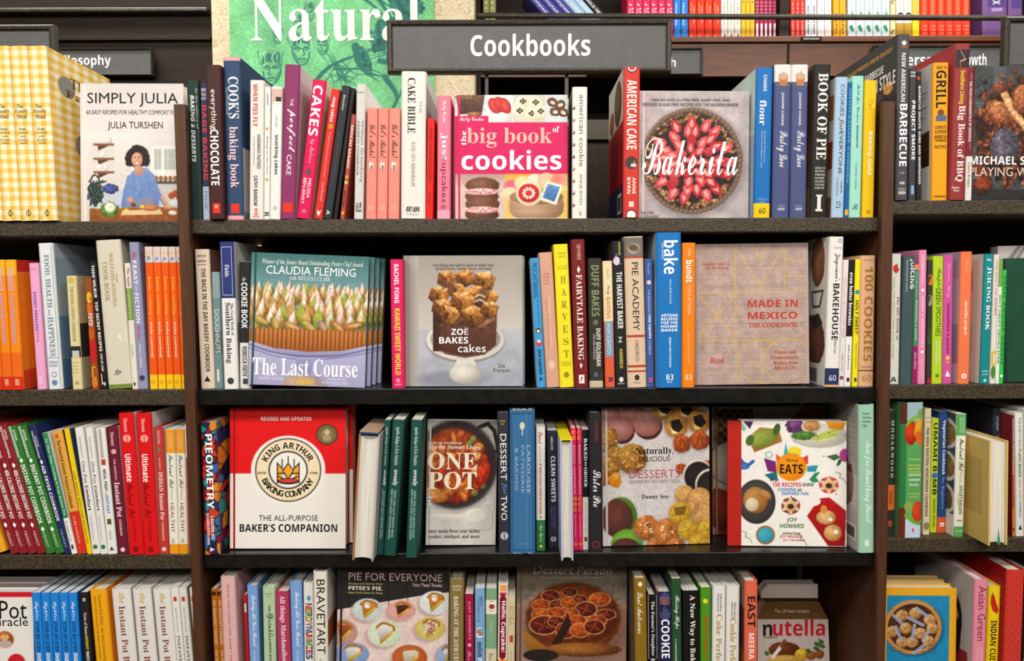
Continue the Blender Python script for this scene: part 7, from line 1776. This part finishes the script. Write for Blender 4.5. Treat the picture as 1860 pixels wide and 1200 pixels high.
K('right', 3, 1627, 1679, 731, 1627, 1676, 975, '4f9a54', 'wide green spine printed with red peppers', [*[Hz(s, 836 + i * 6 if i else 832, 840 + i * 6 if i else 835, 'd8e070', 'r', .36, .9) for i, s in enumerate(('THE', 'PERFECTED RECIPES', 'FROM THE', 'CLASSIC KITCHEN'))][:4], Hz('moosewood', 858, 863, 'f0f6e8', 'R', .38, .92), Hz('restaurant', 867, 872, 'f0f6e8', 'R', .38, .88), Hz('favorites', 876, 881, 'f0f6e8', 'R', .42, .84), Hz('THE MOOSEWOOD', 894, 897, 'd8e070', 'r', .36, .9), Hz('COLLECTIVE', 900, 903, 'd8e070', 'r', .42, .84), ('p', 'd0302c', [(.58, 957), (.68, 960), (.6, 967)])], cv=mw, hard=1, noround=0, Y=-.004)
K('right', 3, 1680, 1693, 742, 1677, 1688, 971, 'd8c8a8', 'cream spine lettered high protein vegetarian', [('#', 758, 759, .1, .9, '8a7a5a'), ('#', 766, 767, .1, .9, '8a7a5a'), T('THE HIGH PROTEIN VEGETARIAN COOKBOOK', 776, 938, '3a3226', 'b', .24, .66), ('o', .5, 955, 5, '8a7a5a', 1.4)])
K('right', 3, 1693, 1706, 760, 1689, 1702, 967, 'bccb28', 'lime spine with black letters umami', [T('UMAMI B', 768, 856, '1d1c10', 'k', .25, .8), ('o', .5, 863, 5, '2f70b8'), T('MB', 870, 898, '1d1c10', 'k', .25, .8), T('RAQUEL PELZEL', 906, 958, '3a3c1c', 'b', .35, .65)])
K('right', 3, 1707, 1723, 748, 1703, 1718, 967, '24467e', 'navy spine lettered for beginners with an orange foot', [T('Vegetarian Cookbook', 763, 862, 'f4f6fa', 'b', .3, .76), T('for Beginners', 866, 924, '8ab0d8', 'n', .3, .7), T('R', 949, 957, 'ffffff', 'k', .25, .75)], bands=[(939, 968, 'd85a2c')])
ip = Cv(0, 0, 130, 225, '4a4a48')
for (x, y) in ((70, 26), (110, 40), (70, 90), (110, 100), (70, 150), (108, 160)):
    ip.ell(x, y, 26, 28, 'd8d4cc').ell(x, y, 20, 22, rnd.choice(('6a4a34', '8a6a3a', '7a3a2a')), nz=.3)
ip.rect(40, 185, 130, 225, 'dcd8d0')
K('right', 3, 1739, 1757, 752, 1733, 1750, 975, 'ebe8d8', 'cream and green spine lettered vegetarian with dish photos on its side', [T('AUTHORIZED', 758, 786, 'c8e8c0', 'n', .54, .74), T('INSTANT POT', 758, 786, 'c8e8c0', 'n', .26, .46), T('Instant Pot', 796, 855, '2a2826', 'S', .3, .76), T('Miracle', 857, 877, 'a8a494', 'n', .4, .62), T('VEGETARIAN', 881, 933, '3a6a3c', 'b', .4, .74), T('COOKBOOK', 897, 918, '8a8a7a', 'n', .2, .34), ('#', 944, 946, .25, .75, '7a7a6a'), Hz('BOSTON', 963, 966, 'd8f0d0', 'b')], bands=[(752, 791, '58a85a'), (956, 976, '58a85a')], L=ip)
FORE('right', 3, 1797, 1832, 801, 1795, 1830, 990, 'yellow cloth book turned page edges outward at the front of the shelf', 'd9b96a', Y=-.045, D=.19, left_words=[('a good and simple meal for every evening of the week', .3, .2 + i * .016, .9, .208 + i * .016, '7a5a24', 'b') for i in range(34)],
     ex=lambda r, t, h, D: ribbon(r, t, h, D))




K('right', 3, 1804, 1819, 742, 1806, 1819, 972, '2a2c3c', 'dark navy book rising behind the yellow cloth one', [T('OTTOLENGHI', 757, 783, 'c8c8d4', 'n', .35, .62), ('o', .5, 795, 3, 'c04a3a')], L='24242e', Y=.03, hard=1)
K('right', 3, 1825, 1840, 755, 1832, 1844, 974, '7a1f26', 'maroon and orange spine lettered vegetarian', [T('VEGETARIAN INDIAN COOKING', 760, 862, 'f0dcd0', 'k', .25, .78), T('INSTANT POT', 866, 920, 'e08a4a', 'n', .3, .7), ('#', 958, 964, .2, .8, '5a2a1c')], bands=[(820, 922, 'b04a28'), (922, 975, 'df7a24')])
K('right', 3, 1844, 1859, 750, 1846, 1860, 974, 'e4e1da', 'white spine lettered plant-based at the photo edge', [T('THE EVERYTHING', 758, 812, '5a5856', 'n', .4, .68), T('PLANT-BASED', 815, 866, '3a5a34', 'b', .36, .68), T('MEAL PREP', 869, 906, 'c88a3a', 'n', .38, .66), T('COOKBOOK', 908, 940, '5a5856', 'n', .4, .66), ('p', '1d1b1b', [(.3, 962), (.5, 953), (.75, 962)])])
K('right', 3, 1861, 1880, 742, 1862, 1880, 974, 'd0d6d2', 'pale book cut off by the right photo edge', [], bands=[(790, 975, 'e8c040')])

# ---- left bay, lowest shelf
for i in range(5):
    a = 56 + i * 16.6
    K('left', 4, a, a + 16, 1077, a + 8, a + 23.6, 1200, '2386dd', 'bright blue spine of the step-by-step set, ' + ('first, touching the red-banded white book', 'second from the red-banded white book', 'third of five, the middle one', 'fourth of five', 'fifth, touching the black spine')[i],
      [T('Lighter', 1092, 1126, 'ffffff', 'S', .3, .75), T('STEP-BY-STEP', 1129, 1183, '1a3a70', 'b', .28, .72), T('INSTANT POT', 1185, 1245, 'ffffff', 'b', .28, .72)], group='bright blue step-by-step books', Y=0, R='155a9c')
K('left', 4, 144, 159, 1076, 153, 167, 1200, '272022', 'narrow black spine between bright blue and yellow books', [('#', 1086, 1092, .35, .7, 'c8b8a8'), T('Taste of Home', 1112, 1153, 'e8e0d8', 'R', .35, .72), T('SKINNY', 1154, 1180, 'e8d040', 'b', .35, .72), T('INSTANT POT', 1182, 1232, 'ffffff', 'b', .35, .72)], Y=0)
K('left', 4, 161, 192, 1071, 173, 203, 1200, 'f2ab16', 'amber yellow spine with brown letters', [T('Instant Pot Bible: the Next Generation', 1080, 1206, '9a6a10', 'r', .52, .7), T('MORE THAN 350 NEW RECIPES FOR EVERY SIZE', 1083, 1210, '8a5a10', 'b', .28, .36)], hard=1, Y=0, R='e8881a')
for i, (a, b_, c_, d_) in enumerate(((201, 235, 213, 247), (239, 272, 251, 284), (276, 308, 288, 320))):
    K('left', 4, a, b_, 1071, c_, d_, 1200, 'e6e2dc', ('white spine with gold and brown letters beside the amber one', 'white gold-lettered spine between its two twins', 'white gold-lettered spine beside the narrow red-dotted ones')[i],
      [T('the', 1078, 1097, 'c8b050', 'i', .4, .72), T('Instant Pot Bible', 1101, 1230, '8a4a3c', 'r', .34, .68)], hard=1, group='white gold-lettered books', Y=0, R='c8bcb8')
for i, (a, b_) in enumerate(((309, 323), (324, 338), (344, 356))):
    K('left', 4, a, b_, 1068, a + 12, b_ + 12, 1200, 'e9e5dd', ('narrow white spine with a small red apple-shaped dot, first of three', 'narrow white spine with a red dot, second of three', 'narrow white red-dotted spine pressed against the upright')[i],
      [('#', 1084, 1092, .3, .72, 'c8402c'), T('BETTER HOMES', 1104, 1148, '8a8680', 'n', .42, .58), T('INSTANT POT', 1154, 1226, '4a4644', 'r', .34, .68)], group='narrow white red-dotted books', Y=0, R='a08478')

# ---- middle bay, lowest shelf
for i, (a, b_) in enumerate(((383, 393), (393.5, 403))):
    K('centre', 4, a, b_, 1070 + i * 3, a + 6, b_ + 6, 1200, 'c4701c', ('orange-brown narrow spine beside the left upright', 'orange-brown narrow spine beside the pale pink book')[i], [('o', .5, 1078, 4.2, '4a2a14'), T('101 GREATEST COOKIES', 1090, 1172, 'f4d8a8', 'b', .25, .75), T('ON THE PLANET', 1182, 1240, 'f4d8a8', 'b', .3, .7)], group='orange-brown narrow books')
K('centre', 4, 399, 426, 1048, 406, 432, 1200, 'e2b3b0', 'pale pink tall spine with thin red capitals', [T('JENNA RAE CAKES AND SWEET TREATS', 1061, 1215, 'c0424c', 'n', .42, .6)], hard=1, R='d2a4a2', Y=-.002)
K('centre', 4, 441, 448, 1080, 447, 452, 1200, 'be1a1e', 'thin red book low between pink and blue spines', [('#', 1096, 1112, .2, .9, 'd0c8c4')])
def year_round(a, b_, c_, d_, y, lb):
    K('centre', 4, a, b_, y, c_, d_, 1200, '7ba3dc', lb, [T('Baking All Year Round', y + 18, 1176, 'ffffff', 'S', .3, .82), T('ROSANNA', 1184, 1220, 'd8e4f6', 'n', .4, .64)], hard=1, group='light blue year-round baking books', R='6a8cc0')


year_round(446, 469, 451, 472, 1063, 'light blue spine with white script beside the thin red book')
K('centre', 4, 475, 500, 1066, 479, 501, 1200, 'b5cfa8', 'pale green spine with black script', [Hz('THE FIRST', 1077, 1080, '6a7a60', 'n', .2, .8), Hz('LADY OF', 1082, 1085, 'c07a6a', 'n', .3, .7), T('THE', 1099, 1110, '2c3228', 'b', .46, .64), T('Sprinkles', 1112, 1164, '2c3228', 'S', .25, .85), T('BAKING BOOK', 1166, 1206, '2c3228', 'b', .46, .66)], hard=1)
K('centre', 4, 499, 524, 1074, 504, 528, 1200, 'b33a5e', 'raspberry spine with white letters marshmallow', [T('All things Marshmallow', 1082, 1206, 'f8eaf0', 'R', .26, .74)], hard=1, R='c8586e')
year_round(525, 548, 530, 551, 1057, 'light blue spine with white script beside the nerdy white one')
K('centre', 4, 549, 570, 1058, 551, 571, 1200, 'e9e5df', 'white spine with bubbly letters in many colours', [('p', '4a9ad0', [(.4, 1082), (.7, 1082), (.75, 1088), (.55, 1092), (.35, 1088)]), *[T(ch, 1096 + i * 8.6, 1104 + i * 8.6, '2a2426', 'k', .2, .86) for i, ch in enumerate('NERDYNUMMIES')], *[T(ch, 1096.6 + i * 8.6, 1103.4 + i * 8.6, ('d8302c', 'e8882c', '4aa84a', 'f0c82c', 'd8408a', '3a8ad0')[i % 6], 'k', .28, .78) for i, ch in enumerate('NERDYNUMMIES')]], hard=1)
K('centre', 4, 567, 595, 1038, 571, 595, 1200, 'e8e3d6', 'tall off-white spine with large black letters, left of the pie slices', [T('BRAVETART', 1052, 1185, '1d1b1b', 'n', .24, .84), T('ICONIC AMERICAN DESSERTS', 1194, 1270, '6a665c', 'n', .4, .56)], hard=1, R=[(0, 'dcd6c8'), (.1, 'cfc8ba'), (.33, '8a4a24'), (.5, 'd8d0c2')], Y=-.004)
K('centre', 4, 816, 843, 1052, 817, 842, 1200, '8a7440', 'olive-brown wide spine with white serif capitals', [Hz('MICHELLE', 1063, 1067, 'e8e0c8', 'R', .2, .85), Hz('POLZINE', 1069, 1073, 'e8e0c8', 'R', .24, .8), T('BAKING AT THE 20TH CENTURY CAFE', 1083, 1262, 'f8f4e8', 'r', .3, .62)], hard=1)
K('centre', 4, 844, 860, 1079, 845, 861, 1200, '9c1c44', 'crimson spine lettered just desserts', [T('JUST DESSERTS', 1092, 1163, 'f0b8c4', 'n', .34, .66), ('o', .5, 1173, 3.4, 'e8a8b8'), T('Tesla', 1183, 1215, 'e8b0c0', 'S', .3, .7)])
K('centre', 4, 862, 881, 1069, 863, 881, 1200, '7ea9d4', 'pale blue spine with a cookie disc', [T('JOANNA SALTZ &', 1083, 1102, '24344c', 'b', .55, .75), T('The Editors of', 1083, 1130, '24344c', 'n', .3, .48), ('o', .5, 1150, 9.4, 'f4ece0'), ('o', .35, 1148, 3, 'c07a54', 1.3), ('o', .6, 1152, 3, 'c07a54', 1.3), T('delish', 1167, 1195, '1d2c44', 'k', .25, .72), T('INSANELY', 1197, 1230, 'f4f8fc', 'b', .3, .7)])
K('centre', 4, 882, 903, 1069, 882, 902, 1200, '80a884', 'sage green spine with a round tart picture', [('#', 1090, 1116, 0, 1, 'efe9da'), ('o', .55, 1101, 10, 'c07a2c', .95), ('o', .55, 1102, 5, '8a4a1c', .9), T('MELISSA', 1130, 1150, 'd8e4d0', 'n', .42, .58), T('Vanilla', 1186, 1235, '8a7a4a', 'S', .3, .7)], bands=[(1180, 1320, 'd8cfae')])
K('centre', 4, 905, 923, 1061, 904, 921, 1200, 'f0ece4', 'white-topped spine with a dark red panel reading Hello', [('#', 1062, 1074, .15, .85, 'f0a050'), ('#', 1076, 1082, .15, .85, 'c8303c'), ('p', '8a1620', [(.15, 1086), (.5, 1078), (.85, 1086), (.85, 1196), (.5, 1201), (.15, 1196)]), T('Hello, Cupcake!', 1092, 1186, 'ffffff', 'b', .25, .8)], bands=[(1200, 1320, 'f08a3c')], hard=1)
K('centre', 4, 922, 937, 1084, 921, 935, 1200, 'd9c7a0', 'beige low spine lettered boba', [T('BOBA', 1101, 1137, 'b09a68', 'n', .2, .82), ('#', 1155, 1168, .3, .75, 'b04a34'), T('Classic fun', 1186, 1230, '8a7a54', 'n', .4, .6)], hard=1)
K('centre', 4, 1151, 1174, 1050, 1154, 1176, 1200, '8e6c1c', 'mustard olive spine with white script', [('o', .5, 1061, 3.6, 'f4ecd8', 1.2), T('Sant Ambroeus', 1075, 1150, 'fbf4e0', 'S', .24, .7)], hard=1, L='6a5a48', Y=-.002)
K('centre', 4, 1176, 1194, 1080, 1178, 1194, 1200, '19181a', 'black spine with white edges lettered Farmers Daughter', [('#', 1080, 1200, 0, .06, 'e8e4e0'), ('#', 1080, 1200, .94, 1, 'e8e4e0'), T("The Farmer's Daughter", 1092, 1194, 'f4f0ea', 'r', .28, .72), T('BAKES', 1198, 1240, 'f4f0ea', 'r', .28, .72)], hard=1)
ck = [('p', '8f9cd0', [(.5 + .02 * math.cos(a + .3), y0 + 2 * math.sin(a + .3)), (.5 + .55 * math.cos(a) * .9, y0 + 26 * math.sin(a)), (.5 + .55 * math.cos(a + .06) * .9, y0 + 26 * math.sin(a + .06))]) for y0 in (1102,) for a in [i * math.tau / 22 for i in range(22)]]
K('centre', 4, 1195, 1220, 1075, 1197, 1221, 1200, '24264c', 'dark blue sunburst spine with fat white letters cookie', [*ck, *[Hz(s, 1085 + i * 5, 1088.5 + i * 5, 'e07a3c', 'R', .14, .86) for i, s in enumerate(('LEGAL', 'SEA', 'FOOD'))], T('COOKIE', 1126, 1198, 'ffffff', 'k', .2, .82)], hard=1, L='caa890')
K('centre', 4, 1217, 1239, 1051, 1219, 1239, 1200, '2a5030', 'dark green spine with white script rising above its neighbours', [T('Rising Hope', 1082, 1144, 'f0f4ec', 'S', .2, .8), T('LUMINARE', 1163, 1204, 'd8e4d4', 'b', .3, .46)])
K('centre', 4, 1240, 1270, 1073, 1241, 1271, 1200, '171616', 'wide black spine reading a new way to bake', [T('A New Way to Bake', 1081, 1212, 'f6f2ec', 'r', .36, .74)])
K('centre', 4, 1273, 1291, 1067, 1273, 1291, 1200, '4f9422', 'grass green spine with red apple letters', [('o', .45, 1092, 4.6, 'e8e030'), ('p', '2a6a1c', [(.45, 1087), (.7, 1083), (.6, 1088)]), T('APPLE MILLS', 1118, 1200, 'c84a1c', 'b', .3, .74)])
for i, (a, b_, ti) in enumerate(((1295, 1319, 'Cake'), (1320, 1345, 'Cookie'))):
    K('centre', 4, a, b_, 1064, a - 1, b_ - 2, 1200, 'e9e6e2', ('white spine with gold letters cake, beside the grass green one', 'white spine with gold letters cookie, beside the coral one')[i], [T('Martha', 1078 + i * 16, 1112 + i * 12, '4a4644', 'r', .54, .68), T('Stewart', 1078 + i * 16, 1112 + i * 12, '4a4644', 'r', .34, .48), T(ti + ' Perfection', 1116 + i * 8, 1240, 'b09a3c', 'r', .28, .72)], hard=1)
K('centre', 4, 1353, 1377, 1055, 1353, 1376, 1200, 'e0684e', 'coral spine with bold black letters EAST', [T('EAST', 1083, 1138, '241a1a', 'k', .2, .82), T('MEERA', 1149, 1196, 'f8e8e0', 'b', .3, .72), T('SODHA', 1200, 1245, 'f8e8e0', 'b', .3, .72)], hard=1, L=[(0, '8a7460'), (.2, '5a3020'), (.5, '8a4a24'), (.7, '4a2a1c')], Y=-.004)

# ---- right bay, lowest shelf
wm = Cv(0, 0, 150, 240, 'b9b3b0'); wm.ell(110, 95, 16, 42, '2a1c1a').ell(110, 85, 8, 12, 'c89a7a').poly([(80, 150), (140, 140), (150, 240), (70, 240)], '9a2c30').ell(110, 125, 14, 34, '2a1c1a')
K('right', 4, 1771, 1796, 1052, 1767, 1790, 1200, 'e58aa0', 'pink spine lettered asian green', [T('Asian Green', 1064, 1162, '8a2844', 'n', .28, .86), T('Ching-He', 1175, 1210, 'f8d8e0', 'n', .55, .75), T('Huang', 1175, 1205, 'f8d8e0', 'n', .25, .45)], hard=1, L=wm, Y=-.004)
K('right', 4, 1797, 1819, 1065, 1792, 1814, 1200, 'f0cf18', 'yellow spine with a red chili pepper', [('p', 'c4281c', [(.2, 1080), (.45, 1082), (.6, 1095), (.85, 1108), (.7, 1116), (.35, 1110), (.15, 1096)]), ('p', '7a6a1c', [(.25, 1080), (.3, 1075), (.42, 1082)]), T('INDIAN CUISINE', 1128, 1230, '1f1c10', 'k', .24, .72)], hard=1)
rw = Cv(1820, 1035, 1862, 1300, 'b81a1c', 2.2)
for j in range(40):
    for i in range(5):
        x, y = 1816 + i * 14 + (j % 2) * 7, 1036 + j * 7
        rw.ell(x, y, 8.6, 8.6, 'b81a1c', soft=.1)
        for q in (8.2, 5.8, 3.4):
            rw.ell(x, y, q, q, 'e0503e', ring=1 - 1.3 / q, soft=.12)
K('right', 4, 1821, 1862, 1035, 1815, 1857, 1200, 'c2191c', 'wide red spine with a pale scallop wave pattern', [], cv=rw, hard=1, L='a01418', Y=-.004)
K('right', 4, 1863, 1890, 1040, 1857, 1884, 1200, '1d1a1b', 'black spine with white letters cut off by the photo edge', [T('NORTH', 1140, 1240, 'f4f0ec', 'k', .1, .5)], hard=1)

# ---- bright paperbacks on the bookcase behind
GBK = 'bright paperbacks on the bookcase behind'
n_b = 0


def back_run(xs, n, col, what, marks=(), top=-70, bands=(), lean=0):
    x, x1 = xs
    w = (x1 - x) / n
    ords = ('first', 'second', 'third', 'fourth', 'fifth', 'sixth')
    for i in range(n):
        lb = what if n == 1 else '%s on the bookcase behind, %s of %d' % (what, ords[i], n)
        K('back', 1, x + i * w + .3 + lean, x + (i + 1) * w - .3 + lean, top, x + i * w + .3, x + (i + 1) * w - .3, 67.5, col, lb, marks, bands=bands, group=GBK, D=.14, name='paperback_book')


back_run((877, 900), 2, '9aa05a', 'olive paperback', [('#', 10, 13, .3, .7, 'd8dca8'), ('#', 0, 4, .3, .7, 'd8dca8'), ('#', 20, 23, .3, .7, 'd8dca8')])
for x0, x1, k, s, lb in ((1023, 1042, '4c4aa0', 'skinnytaste', 'purple paperback slanting steeply on the bookcase behind, lowest of three'), (1043, 1062, '4c4aa0', 'skinnytaste', 'purple slanting paperback, middle of three'),
                         (1063, 1082, '4c4aa0', 'skinnytaste', 'purple slanting paperback next to the pale blue pair'), (1083, 1102, 'a8d0ec', 'THE SKINNY', 'pale blue slanting paperback beside the purple ones'),
                         (1103, 1119, 'b4d8f0', 'THE SKINNY', 'pale blue slanting paperback beside the black one'), (1120, 1137, '22201f', 'MAGNOLIA TABLE', 'black slanting book with white capitals')):
    K('back', 1, x0 - 78, x1 - 78, -15, x0, x1, 67.5, k, lb, [T(s, -6, 30, 'f0f0fa', 'b', .25, .7)], group=GBK, D=.14, name='paperback_book')
back_run((1139, 1223), 6, 'e2305e', 'pink paperback', [T('TIDY', 12, 34, 'fbe0e8', 'b', .2, .45), T('UP', 12, 30, 'fbe0e8', 'b', .6, .85), T('J', 2, 8, 'fbe0e8', 'b', .3, .6)])
back_run((1223.5, 1250), 2, '2a86e0', 'blue and white paperback', [T('TRUE YOU', 2, 42, 'ffffff', 'b', .25, .45), ('p', 'f4f0d8', [(0, 68), (0, 57), (.35, 54), (.6, 50), (1, 57), (1, 68)])])
back_run((1251, 1309), 4, 'e8391f', 'orange-red paperback with a cream torn foot', [T('HOW TO', 4, 26, 'f8b040', 'b', .2, .42), T('WIN NOW', 8, 40, 'ffd8c8', 'n', .56, .76), ('p', 'f4e8b8', [(0, 58), (.3, 60), (1, 62), (1, 68), (.3, 66), (0, 66)])])
back_run((1309.5, 1346), 3, 'efeade', 'cream paperback', [T('A MINDFUL DAY', 2, 46, '8a8a80', 'n', .35, .6), ('p', '8a5a20', [(.2, 68), (.6, 56), (.9, 68)]), ('p', 'e8b830', [(0, 68), (.3, 62), (.6, 68)])])
back_run((1346.5, 1371), 3, 'f2c22e', 'golden yellow paperback', [('#', 0, 3, .3, .7, '8a8a2c')])
back_run((1371.5, 1411), 5, 'a82c4c', 'maroon patterned paperback with a white foot', [*[('#', y, y + 2, .1, .9, 'd07a94') for y in range(-10, 30, 6)], ('#', 40, 65, .25, .75, 'f6eef0')])
back_run((1436, 1462), 3, 'e24438', 'red paperback by the dividing upright', [T('ATTITUDE', 2, 60, 'f8b0a8', 'b', .35, .65)])
back_run((1463, 1484), 2, 'f0f0f2', 'white paperback with blue capitals', [T('AGELESS YOUR NUMBER', 8, 60, '2c2c6a', 'k', .3, .7)])
back_run((1485, 1511), 2, 'f0e8e4', 'pinkish white paperback', [T('light', 4, 28, 'd8a8a8', 'n', .35, .65)])
back_run((1514.5, 1538), 2, 'f0ac26', 'amber paperback with black script', [T('Relax', 22, 60, '2a2010', 'S', .3, .75)], lean=-3)
back_run((1540, 1617), 5, 'd6e6ec', 'pale blue paperback with green leaves', [T('NATURE', 0, 20, '8aa0b8', 'n', .4, .6), ('p', '3a8a5c', [(.1, 46), (.4, 42), (.9, 50), (.6, 56), (.3, 52)]), ('p', '5fb07a', [(.3, 26), (.5, 18), (.8, 26)])])
back_run((1618, 1627), 1, 'f2dc9c', 'thin butter paperback with black rings on the bookcase behind', [('o', .5, 2, 4, '2a2418'), ('o', .5, 56, 4, '2a2418')])
back_run((1628, 1657), 2, 'eae6da', 'white and gold paperback with a black arch', [('#', 40, 68, 0, 1, 'b8902c'), ('o', .55, 26, 5, '1d1a18'), ('o', .55, 27, 2.6, 'eae6da'), T('DIVERSITY', 0, 18, 'a8a498', 'n', .4, .6)])
back_run((1657.5, 1671), 1, 'f6d422', 'single lemon yellow paperback beside the vermilion row behind', [('#', -10, 32, .1, .9, 'f4b850')])
back_run((1672, 1763), 6, 'ec3a20', 'vermilion paperback', [('#', -40, 30, .25, .65, 'f06a44'), T('lll', 44, 60, 'f47a54', 'k', .3, .8)])
back_run((1785, 1830), 1, '6a4a80', 'large purple book at the end of the vermilion row behind', [('#', -20, 12, .2, .9, '4a3a78'), T('X', 0, 8, 'e0d8ec', 'k', .4, .7), ('#', 14, 20, .35, .8, '9a86b4')])
back_run((1832, 1858), 1, '6a4a80', 'second purple book, half behind the sign frame', [('#', -20, 14, .2, .9, '4a3a78')])

bpy.data.objects.remove(_fo)
